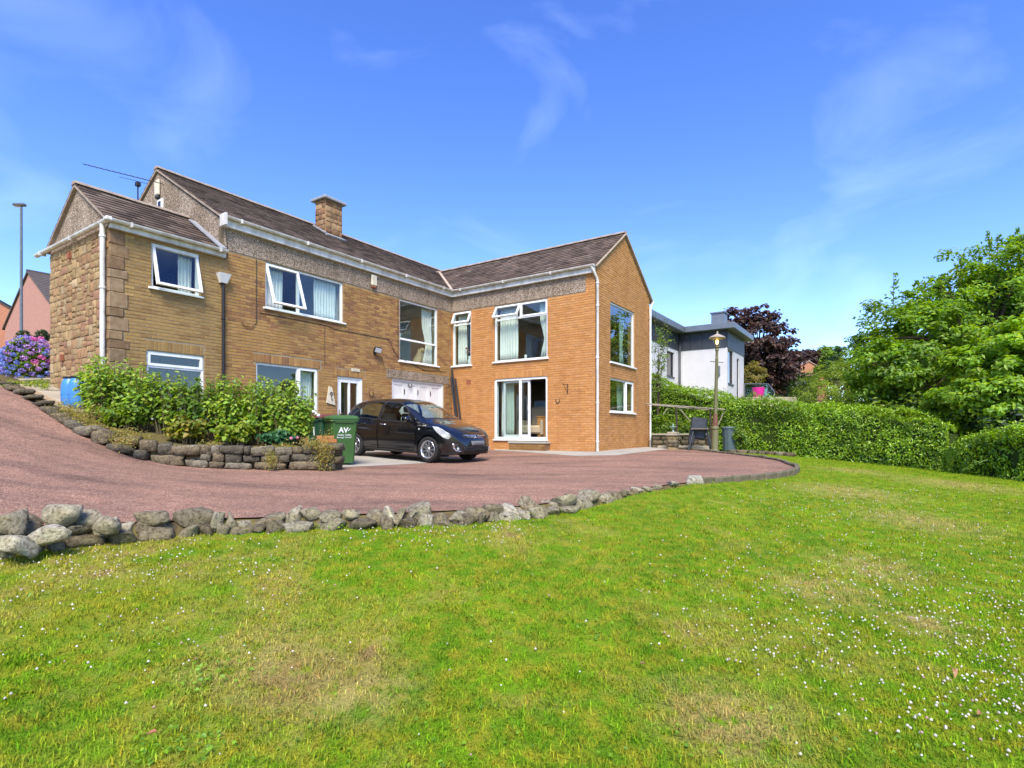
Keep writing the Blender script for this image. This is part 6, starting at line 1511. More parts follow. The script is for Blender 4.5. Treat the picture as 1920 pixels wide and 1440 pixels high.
# hydrangea
hb = Vector(P(62, 728, 13.7)); hyd = thing('hydrangea', 'large hydrangea with blue, purple and pink flower heads', 'hydrangea', hb)
hc = np.array(P(58, 682, 13.7)); hr = np.array([.56, .55, .62])
(V, T, C), P0 = crown(np.random.default_rng(9), [(tuple(hc), tuple(hr * .9))], 90, 1700, .16, (.08, .13), .7, GREEN, .6, six=True); link('foliage', fast_mesh('foliage', V, T, np.clip(C, 0, 1)), MT['leaf'], hyd, hb)
b = MB()
for k in range(12): a = k * 2.4; b.tube([hb, Vector(hc) + Vector((math.cos(a) * .4, math.sin(a) * .4, .2))], [.014, .006], 5, cap=False)
b.build('stems', MT['twig'], hyd, inv=hb)
r = np.random.default_rng(12); golden = [(k, math.acos(1 - 1.75 * (k + .5) / 130), k * 2.39996) for k in range(130)]
for k, th, ph in golden:
    d = np.array([math.sin(th) * math.cos(ph), math.sin(th) * math.sin(ph), math.cos(th)])
    if d[1] > .45: continue
    q = hc + d * hr * r.uniform(.98, 1.1); u = d[0] * .5 + d[2] * .35 + r.normal() * .3
    c = (.17,.22,.52) if u < -.05 else ((.28,.19,.50) if u < .35 else ((.42,.22,.48) if u < .65 else (.58,.13,.36)))
    sp_ = norm(r.normal(size=(46, 3))); sc_ = r.uniform(.75, 1.1); V, T, C = leaf_arrays(sp_ * np.array([.078, .078, .058]) * sc_ * r.uniform(.85, 1.08, (46, 1)), sp_ + r.normal(size=(46, 3)) * .3, r.uniform(.03, .045, 46), .036, pal(r, 46, [c, tuple(min(1, x * 1.3 + .03) for x in c), tuple(x * .75 for x in c)], .15), r, fold=.1, droop=.1)
    o = link('flower_head', fast_mesh('flower_head', V, T, np.clip(C, 0, 1)), MT['petal'], hyd, hb); o.location = q
# topiary, hedge and wall at the far left
for px, py, d, rr, lab in ((45, 632, 19, 12, 'dark clipped topiary ball behind the hydrangea, left one'), (80, 630, 19, 11, 'dark clipped topiary ball behind the hydrangea, nearest the stone wall')):
    tree('topiary_ball', lab, gp(px, d), [pl(px, py, d, rr, rr * .95)], 130, 1500, .06, (.04, .06), .5, DARKG, .03, seed=px, group='topiary balls', cat='topiary', limbs=4, shell=.85, trunk_name='stem')
tree('leafy_bush', 'green bush at the far left edge below the brick house', gp(5, 17), [pl(2, 690, 17, 26, 32)], 90, 2200, .14, (.05, .09), .6, GREEN, .05, seed=66, cat='bush', trunk_name='stems')
tree('leafy_bush', 'low green bush between topiary and hydrangea', gp(50, 17.5), [pl(48, 655, 17.5, 26, 18)], 60, 1200, .12, (.05, .09), .6, DARKG, .04, seed=67, cat='bush', trunk_name='stems')

# ---- laurel hedges
def hedge(label, pts, thick, dens, seed, lsz=(.09, .15), colors=LAUREL, bulge=.16, name='laurel_hedge', tuft=.10):
    """pts: (x, y, ground z, top z) along the front face; leaves over front, top and ends plus a dark twiggy core"""
    r = np.random.default_rng(seed); pts = smooth_poly(pts, 6); base = Vector((pts[0][0], pts[0][1], pts[0][2])); t = thing(name, label, 'hedge', base)
    seg = np.linalg.norm(np.diff(pts[:, :2], axis=0), axis=1); cum = np.r_[0, np.cumsum(seg)]; Ltot = cum[-1]; Hm = (pts[:, 3] - pts[:, 2]).mean()
    n = int(dens * Ltot * (Hm + thick + Hm * .5)); s = r.uniform(-.02 * Ltot, 1.02 * Ltot, n); x = np.interp(s, cum, pts[:, 0]); y = np.interp(s, cum, pts[:, 1]); z0 = np.interp(s, cum, pts[:, 2]); z1 = np.interp(s, cum, pts[:, 3])
    i = np.clip(np.searchsorted(cum, s) - 1, 0, len(seg) - 1); d = np.diff(pts[:, :2], axis=0)[i] / seg[i][:, None]; nn = np.stack([d[:, 1], -d[:, 0]], 1); sg = np.sign((-(pts[:, :2].mean(0))) @ nn.mean(0)); nn = nn * (sg if sg else 1)
    # perimeter coordinate: front face, rounded top, back face
    tot = Hm + thick + Hm * .5; w = r.uniform(0, tot, n); H = z1 - z0; f = np.clip(w / Hm, 0, 1); tp = np.clip((w - Hm) / thick, 0, 1); bk = np.clip((w - Hm - thick) / (Hm * .5), 0, 1)
    out = -tp * thick; zz = z0 + H * f - H * .5 * bk; rnd = .10 * (np.clip((f - .85) / .15, 0, 1) * (w < Hm)); out = out - rnd
    lump = fbm(np.stack([s * .9, zz * 1.1, tp * 3], 1), seed, 3) * bulge + vnoise(np.stack([s * 4, zz * 4, tp * 9], 1), seed + 5) * bulge * .5
    frn = (w < Hm); nrm = np.where(frn[:, None], np.c_[nn, np.full(n, .35)], np.where((w < Hm + thick)[:, None], np.c_[nn * .15, np.ones(n)], np.c_[-nn, np.full(n, .3)]))
    deep = -np.abs(r.normal(size=n)) * .045
    pos = np.c_[x, y, zz] + np.c_[nn * out[:, None], np.zeros(n)] + norm(nrm) * (lump + deep)[:, None]; pos[:, 2] += (~frn) * r.exponential(tuft * .35, n); pos[:, 2] = np.maximum(pos[:, 2], z0 + .03)
    L = r.uniform(*lsz, n); tint = 1 + .18 * fbm(pos * 1.3, seed + 2, 2); C0 = pal(r, n, colors, .2) * tint[:, None]
    V, T, C = leaf_arrays(pos, nrm + r.normal(size=(n, 3)) * .55, L, L * .42, C0, r, six=False, fold=.3)
    link('foliage', fast_mesh('foliage', V, T, np.clip(C, 0, 1)), MT['leaf_gloss'], t, base)
    # core
    mb = MB(); m_ = len(pts)
    for k, p in enumerate(pts):
        q = nn[np.clip(np.searchsorted(s, 0), 0, n - 1)] if False else None
        dd = pts[min(k+1, m_-1)][:2] - pts[max(k-1, 0)][:2]; dd /= np.linalg.norm(dd); nv = np.array([dd[1], -dd[0]]) * (sg if sg else 1)
        for o_, z_ in ((-.16, p[2] - .1), (-.20, p[3] - .22), (-thick + .16, p[3] - .22), (-thick + .1, p[2] - .1)): mb.v.append((p[0] + nv[0]*o_, p[1] + nv[1]*o_, z_))
    mb.f = [(4*k+j, 4*k+(j+1) % 4, 4*k+4+(j+1) % 4, 4*k+4+j) for k in range(m_-1) for j in range(4)] + [(0,1,2,3), tuple(4*(m_-1)+j for j in (3,2,1,0))]
    mb.build('branches', MT['hedge_core'], t, inv=base); return t
MT['hedge_core'] = mat('hedge_core', (.03,.045,.010), .95, spec=.1, var=(.05,.08,.014), vscale=14, bump=.8, bscale=20)
def HP_(px, d, yb, yt): a = P(px, yb, d); return (a.x, a.y, a.z, P(px, yt, d).z)
hedge('long clipped laurel hedge running behind the lamp post to the gap', [HP_(1195, 24.5, 838, 700), HP_(1235, 23.6, 838, 718), HP_(1290, 22.4, 842, 735), HP_(1345, 21.0, 845, 748), HP_(1420, 20.0, 848, 748), HP_(1480, 19.0, 856, 758), HP_(1560, 17.9, 864, 764), HP_(1640, 16.9, 872, 774), HP_(1710, 16.0, 880, 782), HP_(1775, 15.3, 887, 800)], 1.3, 620, 41, (.065, .115))
hedge('rounded laurel hedge at the right edge in front of the big trees', [HP_(1772, 14.9, 888, 850), HP_(1795, 14.4, 889, 826), HP_(1850, 13.4, 897, 808), HP_(1920, 12.2, 906, 800), (11.4, 10.5, gz(11.4, 10.5), EYE + .1), (11.5, 8.5, gz(11.5, 8.5), EYE + .05)], 1.5, 620, 42, (.07, .12))
# ---- trees to the right
sp = lambda lst, d: [(tuple(P(px, py, d)), h, k) for px, py, h, k in lst]
tree('broadleaf_tree', 'large broadleaved green tree towering over the hedge at the right', gp(1850, 19), [pl(1720, 660, 19, 100, 120), pl(1815, 590, 19.5, 95, 120), pl(1905, 540, 19.5, 80, 100), pl(1660, 700, 18.5, 60, 75), pl(1870, 680, 18.5, 110, 90), pl(1990, 600, 19, 110, 150)], 760, 54000, .42, (.11, .20), .5, [(.115,.230,.014), (.150,.280,.018), (.085,.175,.013), (.21,.32,.026)], .26, seed=51, six=False, limbs=60, flat=.6,
     sprigs=sp([(1855, 480, .9, 60), (1800, 520, .8, 50), (1675, 560, .9, 50), (1720, 560, .6, 34), (1735, 555, .5, 26), (1765, 540, .5, 30), (1835, 500, .6, 40), (1640, 600, .5, 24), (1912, 470, .8, 50), (1870, 470, .6, 40)], 19.2))
tree('broadleaf_tree', 'nearer bright green tree with large leaves at the right edge', gp(1872, 16), [pl(1890, 690, 16, 95, 65), pl(1845, 745, 15.8, 85, 48), pl(1960, 660, 16, 100, 90)], 340, 26000, .34, (.12, .21), .48, [(.165,.300,.018), (.20,.345,.022), (.12,.235,.016), (.26,.37,.03)], .17, seed=52, limbs=40, flat=.55)
tree('feathery_tree', 'pale lime feathery tree between dark hedge and big tree', gp(1560, 28), [pl(1575, 715, 28, 66, 38), pl(1612, 690, 29, 46, 38), pl(1540, 742, 27, 46, 30)], 300, 9000, .28, (.08, .15), .3, LIME, .10, seed=53, limbs=26)
tree('feathery_tree', 'yellow green spreading shrub just behind the hedge', gp(1640, 23), [pl(1640, 735, 23, 58, 42), pl(1600, 755, 23, 46, 26)], 220, 6000, .24, (.08, .15), .35, LIME + GREEN, .08, seed=54, limbs=20)
tree('copper_beech', 'dark purple copper beech behind the white house', gp(1420, 44), [pl(1415, 640, 44, 68, 66), pl(1445, 680, 43, 48, 52), pl(1375, 610, 44, 34, 30), pl(1470, 670, 44, 24, 34), pl(1425, 730, 43, 40, 40)], 520, 15000, .46, (.22, .38), .62, COPPER, .3, seed=55, limbs=50)
tree('yellow_shrub', 'yellow green shrub against the copper beech beside the white house', gp(1414, 37), [pl(1412, 705, 37, 22, 26)], 120, 2600, .24, (.1, .18), .5, [(.22,.19,.03), (.16,.17,.03), (.26,.2,.05)], .06, seed=56, cat='shrub', trunk_name='stems')
tree('far_tree', 'distant round green tree beyond the dark hedge', gp(1548, 78), [pl(1548, 672, 78, 27, 22)], 160, 3600, .5, (.28, .5), .6, GREEN, .3, seed=57, group='distant trees')
tree('far_tree', 'small distant purple leaved tree above the brick gable', gp(1515, 74), [pl(1515, 672, 74, 17, 17)], 110, 2200, .4, (.25, .42), .6, COPPER, .25, seed=58, group='distant trees')
tree('pine_tree', 'dark distant pine with flat branches at the skyline', gp(1592, 66), [pl(1595, 655, 66, 24, 9), pl(1585, 672, 66, 32, 10), pl(1600, 690, 66, 36, 12), pl(1578, 695, 66, 20, 12)], 160, 4200, .45, (.3, .5), .22, DARKG, .3, seed=59, group='distant trees', limbs=20, flat=.35)
tree('far_tree', 'distant dull green tree between purple tree and pine', gp(1565, 60), [pl(1562, 700, 60, 30, 22)], 120, 2600, .4, (.25, .4), .6, DARKG + GREEN, .2, seed=60, group='distant trees')
tree('far_tree', 'distant green tree just right of the copper beech', gp(1488, 85), [pl(1484, 676, 85, 20, 17)], 90, 2000, .5, (.3, .5), .6, GREEN, .2, seed=61, group='distant trees')
tree('broadleaf_tree', 'green tree outside the right edge of the lawn', gp(2150, 17), [pl(2150, 640, 17, 120, 150), pl(2230, 700, 16, 100, 100)], 220, 6000, .45, (.18, .3), .5, GREEN, .25, seed=62)
tree('climbing_shrub', 'loose climbing shrub with pale flowers beside the wing of the house', gp(1234, 22.6), [pl(1236, 660, 22.6, 16, 46), pl(1228, 720, 22.6, 14, 30), pl(1244, 632, 22.6, 16, 16)], 90, 1300, .2, (.06, .11), .5, GREEN + [(.20,.2,.1)], .03, seed=63, cat='shrub', trunk_name='stems', limbs=20, sprigs=[(tuple(P(1229, 625, 22.6)), .9, 14), (tuple(P(1251, 625, 22.6)), .6, 12)])
# dark clipped hedge in the neighbour's garden, small domes before it
hedge('tall dark clipped hedge far off beside the copper beech', [HP_(1428, 44, 775, 700), HP_(1480, 44, 775, 699), HP_(1534, 44, 775, 699)], 2.0, 60, 43, (.16, .26), [(.020,.050,.012), (.028,.065,.014), (.016,.04,.012)], .08, 'clipped_hedge', .03)
for px, lab in ((1462, 'low clipped green dome before the dark hedge, left one'), (1490, 'low clipped green dome before the dark hedge, right one')): tree('clipped_dome', lab, gp(px, 36), [pl(px, 752, 36, 15, 9)], 60, 900, .1, (.1, .16), .5, DARKG + GREEN, .05, seed=px, group='clipped domes', cat='shrub', limbs=4, shell=.8, trunk_name='stems')
# plants under the hedge by the lamp post
tree('low_shrub', 'low green shrub against the hedge right of the grey bin', gp(1392, 19.2), [pl(1390, 818, 19.2, 16, 24)], 60, 900, .14, (.07, .12), .5, GREEN, .03, seed=71, cat='shrub', limbs=6, trunk_name='stems')
tree('low_shrub', 'low green shrub behind the small stone pillar', gp(1285, 21.2), [pl(1280, 805, 21.2, 34, 22), pl(1240, 800, 21.4, 26, 28)], 90, 1700, .16, (.07, .12), .5, GREEN, .03, seed=72, cat='shrub', limbs=8, trunk_name='stems')
# ================================================================== garden furniture at the right
MT['lamp_green'] = mat('lamp_green', (.13,.13,.045), .55, var=(.15,.14,.06), vscale=6, var2=(.11,.095,.04), v2scale=20)
MT['rust'] = mat('rust', (.11,.04,.025), .8, var=(.16,.07,.035), vscale=14)
lb = P(1340, 846, 18.2); lamp = thing('lamp_post', 'leaning old green street lamp post with lit lantern', 'lamp post', lb, rot=(0, R(1.6), R(20)))
MB().lathe([(.15,-.1),(.15,.0),(.135,.02),(.125,.06),(.115,.10),(.115,.72),(.135,.735),(.135,.77),(.105,.80),(.10,.83)], 20).build('pedestal', MT['lamp_green'], lamp, angle=35)
MB().lathe([(.10,.83),(.10,.86),(.088,.90),(.095,.93),(.088,.96),(.075,1.08),(.062,1.22)], 18).build('collar', MT['rust'], lamp, angle=35)
MB().lathe([(.062,1.22),(.058,1.5),(.046,3.0),(.052,3.02),(.052,3.06),(.044,3.08),(.042,3.30),(.055,3.32),(.06,3.36),(.04,3.40)], 16).build('column', MT['lamp_green'], lamp, angle=35)
b = MB(); b.tube([(-.24, 0, 2.95), (.24, 0, 2.95)], .014, 8); b.lathe([(.0,-.02),(.022,0),(.0,.02)], 8, (-.25, 0, 2.95)); b.lathe([(.0,-.02),(.022,0),(.0,.02)], 8, (.25, 0, 2.95)); b.build('ladder_bar', MT['lamp_green'], lamp)
ln = MB().lathe([(.05,3.40),(.075,3.42),(.08,3.45),(.06,3.46)], 16).build('lantern', MT['lamp_green'], lamp, angle=35)
MB().lathe([(.075,3.46),(.135,3.72)], 16, cap=False).build('glass', mat_glass('lamp_pane', (.95,.92,.82), 1.4), ln, smooth=True)
MB().lathe([(.14,3.715),(.27,3.73),(.275,3.745),(.20,3.80),(.07,3.86),(.03,3.88),(.03,3.92),(.018,3.97),(.0,3.98)], 24).build('cap', mat('lamp_cap', (.36,.32,.25), .6, var=(.25,.2,.15), vscale=8), ln, angle=30)
m, nt, N, L, bb = mat_new('lamp_bulb'); bb.inputs['Emission Color'].default_value = (1, .62, .18, 1); bb.inputs['Emission Strength'].default_value = 3.0; bb.inputs['Base Color'].default_value = (.8,.6,.3,1)
MB().lathe([(.0,3.52),(.03,3.54),(.05,3.60),(.045,3.66),(.0,3.69)], 12).build('bulb', m, ln, smooth=True)
MT['grey_stone'] = MT['rock']
# low terrace wall with two pillars
def pillar(label, px, yb, yt, d, w, capcol):
    q = P(px, yb, d); h = (yb - yt) / 1034 * d; t = thing('stone_pillar', label, 'pillar', q, R(-34), 'low stone pillars'); n = max(3, int(h / .15))
    for k in range(n):
        for j in range(2):
            o = link('stone', rock_mesh('stone', (w * (.56 if k % 2 else 1.0), w * (1.0 if k % 2 else .56), h * .86 / n * 1.2), 900 + px + k * 3 + j, False, .38, .12, stone_col('garden') if k % 3 else (.34,.28,.17)), None, t)
            o.location = ((j - .5) * w * .46, 0, h * .86 * (k + .5) / n) if k % 2 else (0, (j - .5) * w * .46, h * .86 * (k + .5) / n)
    for j, (hh, ww) in enumerate(((.07, 1.18), (.06, .98))): MB().bbox(-w*ww/2, w*ww/2, -w*ww/2, w*ww/2, h*.86 + j*.07, h*.86 + j*.07 + hh, .012).build('cap_stone', MT['slab'], t)
    return q, h
pq, ph = pillar('small stone pillar with flat cap near the corner of the house', 1262, 846, 812, 19.3, .34, None); pillar('second stone pillar behind the dark stand', 1313, 843, 800, 20.2, .42, None)
orn = thing('garden_ornament', 'pale green glass ornament on the small stone pillar', 'ornament', (pq.x, pq.y, pq.z + ph * .86 + .14)); gm = mat('orn_green', (.20,.33,.27), .25, var=(.3,.42,.35), vscale=9)
MB().lathe([(.05,0),(.03,.05),(.02,.12),(.12,.15),(.15,.17),(.12,.18),(.02,.19),(.025,.25),(.0,.29)], 14).build('stem_and_dish', gm, orn, angle=40)
tw = P(1222, 842, 20.6); te = P(1330, 842, 19.9); twall = thing('terrace_wall', 'low dark stone terrace wall behind the pillars', 'stone wall', tw)
for k in range(3):
    s = 0; Lw = (te - tw).length; dv = (te - tw).normalized()
    while s < Lw:
        l = random.uniform(.25, .45); q = tw + dv * (s + l / 2); o = link('stone', rock_mesh('stone', (l, .26, .19), 1500 + k * 40 + int(s * 10), False, .4, .12, tuple(c * .8 for c in stone_col('garden'))), None, twall, tw); o.location = (q.x, q.y, q.z + .08 + k * .16); o.rotation_euler = (0, 0, math.atan2(dv.y, dv.x)); s += l
b = MB(); mid = (tw + te) / 2; M_ = Matrix.Translation((mid.x, mid.y, mid.z + .54)) @ Matrix.Rotation(math.atan2(dv.y, dv.x), 4, 'Z'); b.bbox(-Lw/2, Lw/2, -.17, .17, -.03, .03, .01, M_); b.build('coping', MT['slab'], twall, inv=tw)
b = MB(); M_ = Matrix.Translation((mid.x + .1, mid.y - .5, mid.z + .03)) @ Matrix.Rotation(math.atan2(dv.y, dv.x), 4, 'Z'); b.bbox(-Lw/2, Lw/2, -.2, .2, -.1, .10, .015, M_); o = b.build('stone_step', MT['slab']); tag(o, 'long low stone step at the foot of the terrace wall', 'step')
# drying frame: long rail on a post with braces
fr = P(1332, 842, 19.6); frame = thing('clothes_frame', 'weathered wooden drying frame with a long rail before the hedge', 'drying frame', fr); wd = mat('grey_wood', (.30,.26,.19), .85, var=(.2,.17,.12), vscale=8)
def rod(name, a, b_, r0, m=wd): MB().tube([a, b_], r0, 7).build(name, m, frame, inv=fr)
rod('rail', P(1212, 757, 20.6), P(1359, 768, 19.3), .026); rod('rail', P(1222, 759, 20.2), P(1332, 769, 19.7), .018); rod('post', fr, P(1332, 764, 19.6), .035, MT['iron']); rod('post', P(1270, 842, 20.0), P(1268, 762, 20.0), .03, MT['iron'])
rod('brace', P(1274, 766, 20.0), P(1294, 790, 19.9), .02); rod('brace', P(1358, 771, 19.4), P(1346, 798, 19.5), .018); rod('brace', P(1253, 762, 20.1), P(1243, 778, 20.1), .012)
# dark folding stand with a tilted panel (barbecue)
q = P(1313, 846, 18.7); st = thing('barbecue', 'black barbecue with raised lid on splayed legs by the pillar', 'barbecue', q, R(-25)); bk = mat('bbq_black', (.02,.023,.026), .5, var=(.035,.04,.042), vscale=6)
for sx in (-1, 1):
    for sy in (-1, 1): MB().tube([(sx*.36, sy*.26, 0), (sx*.20, sy*.10, .74)], [.026, .026], 6).build('leg', bk if sy < 0 else mat('leg_grey', (.10,.13,.12), .6), st)
MB().bbox(-.28, .28, -.2, .2, .73, .78, .01).build('shelf', mat('bbq_shelf', (.12,.10,.075), .7), st)
M_ = Matrix.Translation((-.22, .10, .42)) @ Matrix.Rotation(R(8), 4, 'Y') @ Matrix.Rotation(R(-6), 4, 'X'); MB().bbox(-.18, .36, -.05, .05, .0, .74, .05, M_).build('lid', bk, st); MB().bbox(-.17, .05, -.14, -.045, -.2, .34, .04, M_).build('firebox', bk, st)
q = P(1368, 846, 19.4); t = thing('garden_bin', 'blue grey ribbed plastic bin before the hedge', 'bin', q); gb = mat('bin_grey', (.055,.085,.09), .6, var=(.07,.105,.11), vscale=5)
b = MB(); n = 36; prof = [(.0, .22), (.7, .25), (.76, .26), (.78, .25)]
for z, rr in prof:
    for k in range(n): a = 2*math.pi*k/n; r_ = rr * (1 + .03 * (k % 3 == 0)); b.v.append((r_*math.cos(a), r_*math.sin(a), z + .02))
b.f = [(i*n+k, i*n+(k+1) % n, (i+1)*n+(k+1) % n, (i+1)*n+k) for i in range(3) for k in range(n)] + [tuple(range(n))[::-1], tuple(range(3*n, 4*n))]; b.build('ribbed_body', gb, t); MB().lathe([(.27,.80),(.28,.81),(.26,.84),(.1,.87),(.0,.875)], 24).build('lid', gb, t, angle=40)
# rough stones along the hedge foot
for k, (px, py, d) in enumerate(((1392, 848, 18.6), (1410, 849, 18.5), (1428, 850, 18.4), (1446, 851, 18.2), (1464, 853, 18.0), (1480, 855, 17.8), (1376, 846, 18.8))):
    q = P(px, py, d); q.z = gz(q.x, q.y) + .06; o = link('stone', rock_mesh('stone', (.36, .24, .16), 1700 + k, False, .5, .2, stone_col('garden')), None); o.location = q; tag(o, ['third stone from the grey bin in the row along the hedge foot', 'fourth stone from the grey bin along the hedge foot', 'middle stone of the row along the hedge foot', 'third stone from the right end of the hedge foot row', 'second stone from the right end of the hedge foot row', 'rightmost stone of the row along the hedge foot', 'stone nearest the grey bin in the hedge foot row'][k], 'stone', 'stones along the hedge foot')

# ================================================================== neighbours
MT['render_white'] = mat('render_white', (.58,.565,.56), .85, spec=.2, var=(.53,.515,.51), vscale=1.5, bump=.2, bscale=120)
MT['zinc'] = mat('zinc', (.045,.050,.058), .5, metal=.3, var=(.06,.066,.075), vscale=2.5)
MT['zinc_light'] = mat('zinc_light', (.15,.165,.18), .45, metal=.4, var=(.19,.205,.22), vscale=2.5)
MT['dark_glass'] = mat_glass('dark_glass', (.22,.26,.26), 1.5, boost=1.3)
wb = Vector(((1273 - 960) / 1034 * 30, 30, EYE - 1.4)); wh = thing('modern_house', 'white rendered modern house with dark zinc upper cladding and flat roof', 'house', wb, HROT)
ZH = 1.4
def wbox(name, x0, x1, y0, y1, h0, h1, m, parent=wh, bev=0): return (MB().bbox(x0, x1, y0, y1, h0 + ZH, h1 + ZH, bev) if bev else MB().box(x0, x1, y0, y1, h0 + ZH, h1 + ZH)).build(name, m, parent)
def wpanel(name, F, outline, holes, m): return wall_panel(name, F, [(a, z + ZH) for a, z in outline], [(a, b_, c + ZH, d + ZH) for a, b_, c, d in holes], .3, m, wh)
fC = lambda a, z, d=0.0: Vector((d, a, z)); fA = lambda a, z, d=0.0: Vector((a, -d, z)); fB = lambda a, z, d=0.0: Vector((2.49 + d, a, z))
wC, wB1, wB2 = (-2.05, -.83, 2.9, 4.2), (.25, 1.5, 2.55, 4.35), (2.35, 2.95, .6, 4.1)
wpanel('wall', fC, [(-5.2, -1.4), (0, -1.4), (0, 4.4), (-5.2, 4.4)], [wC], MT['render_white'])
wpanel('wall', fA, [(0, -1.4), (2.19, -1.4), (2.19, 4.4), (0, 4.4)], [], MT['render_white'])
wpanel('wall', fB, [(0, -1.4), (4.2, -1.4), (4.2, 4.4), (0, 4.4)], [wB1, wB2], MT['render_white'])
wbox('upper_wall', -5.9, -.32, -5.2, 5.9, 4.4, 5.30, MT['zinc']); wbox('upper_wall', -.31, 2.47, .02, 4.15, 4.42, 5.29, MT['zinc']); wbox('upper_wall', -.319, -.02, -5.15, -.0, 4.401, 5.295, MT['zinc']); wbox('back_block', -5.9, -.31, .31, 5.9, -1.4, 4.395, MT['render_white']); wbox('side_block', -5.9, -.33, -5.2, .29, -1.4, -.5, MT['render_white'])
for k in range(4): wbox('cladding_panel', .02 + k * .615, .02 + k * .615 + .60, -.03, .015, 4.40, 5.3, MT['zinc'])
for k in range(7): wbox('cladding_panel', -.02, .03, -5.15 + k * .735, -5.15 + k * .735 + .72, 4.40, 5.3, MT['zinc'])
for k in range(17): wbox('cladding_batten', 2.47, 2.53, .02 + k * .245, .02 + k * .245 + .225, 3.55 + .45 * 0 + (.85 if k < 8 else 0.0) * 0 + .85, 5.3, MT['zinc'])
rf = wbox('roof', -6.3, .45, -5.6, 5.95, 5.30, 5.62, MT['zinc_light'], bev=.02); wbox('roof', .451, 2.95, -.45, 4.6, 5.305, 5.62, MT['zinc_light'], bev=.02)
wbox('roof_edge', -6.32, .47, -5.62, -5.58, 5.60, 5.66, MT['zinc']); ch2 = wbox('chimney', 1.3, 2.0, 1.6, 2.3, 5.6, 6.55, MT['zinc_light'], bev=.01); wbox('chimney_cap', 1.24, 2.06, 1.54, 2.36, 6.55, 6.62, MT['zinc_light'], bev=.01)
for F, rc in ((fC, wC), (fB, wB1), (fB, wB2)):
    r4 = (rc[0], rc[1], rc[2] + ZH, rc[3] + ZH); b = MB(); rect_frame(b, F, r4[0] + .002, r4[1] - .002, r4[2] + .002, r4[3] - .002, .06, -.16, -.06); w = b.build('window', MT['zinc'], wh); g = MB(); bar(g, F, r4[0] + .05, r4[1] - .05, r4[2] + .05, r4[3] - .05, -.12, -.11); g.build('pane', MT['dark_glass'], w)
    b = MB(); bar(b, F, r4[0], r4[1], r4[2] - .05, r4[2], -.1, .05); b.build('sill', MT['zinc'], w)
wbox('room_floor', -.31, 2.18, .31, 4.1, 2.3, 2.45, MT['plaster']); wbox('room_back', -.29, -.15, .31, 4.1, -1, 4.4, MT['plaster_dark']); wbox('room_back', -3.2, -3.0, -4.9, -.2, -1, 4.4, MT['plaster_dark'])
MB().tube([(.07, -.08, 5.3 + ZH), (.07, -.08, 0)], .06, 10).build('downpipe', MT['zinc'], wh, smooth=True); wbox('wall_lamp', 2.0, 2.16, -.12, 0, 2.95, 3.45, MT['zinc_light'], bev=.01); MB().tube([(1.35, -.0, 1.9 + ZH), (1.35, -.08, 1.9 + ZH)], .06, 10).build('wall_vent', MT['zinc'], wh)
# glass balustrade with pink tub
q = P(1396, 750, 31); bal = thing('glass_balustrade', 'glass balustrade on the terrace beside the white house', 'balustrade', q)
pts = [P(1396, 720, 32), P(1440, 720, 34), P(1452, 734, 31)]; 
for a, b_ in ((pts[0], pts[1]), (pts[1], pts[2])):
    m_ = MB(); m_.add([a, b_, b_ - Vector((0, 0, .95)), a - Vector((0, 0, .95)), a + Vector((.01, .02, 0)), b_ + Vector((.01, .02, 0)), b_ + Vector((.01, .02, -.95)), a + Vector((.01, .02, -.95))], [(0,1,2,3),(7,6,5,4),(0,4,5,1),(1,5,6,2),(2,6,7,3),(3,7,4,0)]); m_.build('glass_panel', mat_glass('bal_glass', (.7,.8,.76), 1.5, boost=2), bal, inv=q); MB().tube([a, b_], .03, 8).build('rail', MT['zinc_light'], bal, inv=q); MB().tube([a, a - Vector((0, 0, 1.0))], .025, 8).build('post', MT['zinc_light'], bal, inv=q)
MB().tube([pts[2], pts[2] - Vector((0, 0, 1.0))], .025, 8).build('post', MT['zinc_light'], bal, inv=q)
q = P(1422, 747, 31.5); terr = MB().bbox(q.x - 1.2, q.x + 1.6, q.y - 1.2, q.y + 4, gz(q.x, q.y) - .3, q.z, .02).build('terrace', MT['slab']); tag(terr, 'raised terrace beside the white house', None, None, 'structure')
t = thing('tub_chair', 'bright pink tub chair on the neighbouring terrace', 'chair', q, R(20)); pk = mat('pink', (.55,.015,.22), .5)
MB().lathe([(.22,.0),(.26,.08),(.31,.42),(.33,.62),(.30,.62),(.27,.42),(.24,.36),(.0,.34)], 20).build('shell', pk, t, angle=40); MB().lathe([(.0,.35),(.24,.36),(.25,.42),(.0,.44)], 20).build('cushion', mat('pink_cushion', (.6,.05,.28), .9), t, angle=40); MB().bbox(-.5, .9, -.75, -.4, -.1, -.02, .02).build('white_plinth', MT['render_white'], t)

def mat_farbrick(name, c1, c2, mortar):
    m, nt, N, L, b = mat_new(name); b.inputs['Roughness'].default_value = .9; tc = N.new('ShaderNodeTexCoord'); br = N.new('ShaderNodeTexBrick'); mp = N.new('ShaderNodeMapping'); L.new(tc.outputs['Object'], mp.inputs[0]); mp.inputs['Rotation'].default_value = (R(90), 0, 0)
    L.new(mp.outputs[0], br.inputs['Vector']); br.inputs['Scale'].default_value = 1; br.inputs['Brick Width'].default_value = .225; br.inputs['Row Height'].default_value = .075; br.inputs['Mortar Size'].default_value = .006
    br.inputs['Color1'].default_value = rgba(c1); br.inputs['Color2'].default_value = rgba(c2); br.inputs['Mortar'].default_value = rgba(mortar); L.new(br.outputs[0], b.inputs['Base Color']); return m
MT['pink_brick'] = mat_farbrick('pink_brick', (.40,.185,.13), (.34,.15,.11), (.40,.28,.21)); MT['orange_brick'] = mat_farbrick('orange_brick', (.40,.15,.07), (.34,.12,.06), (.34,.24,.17))
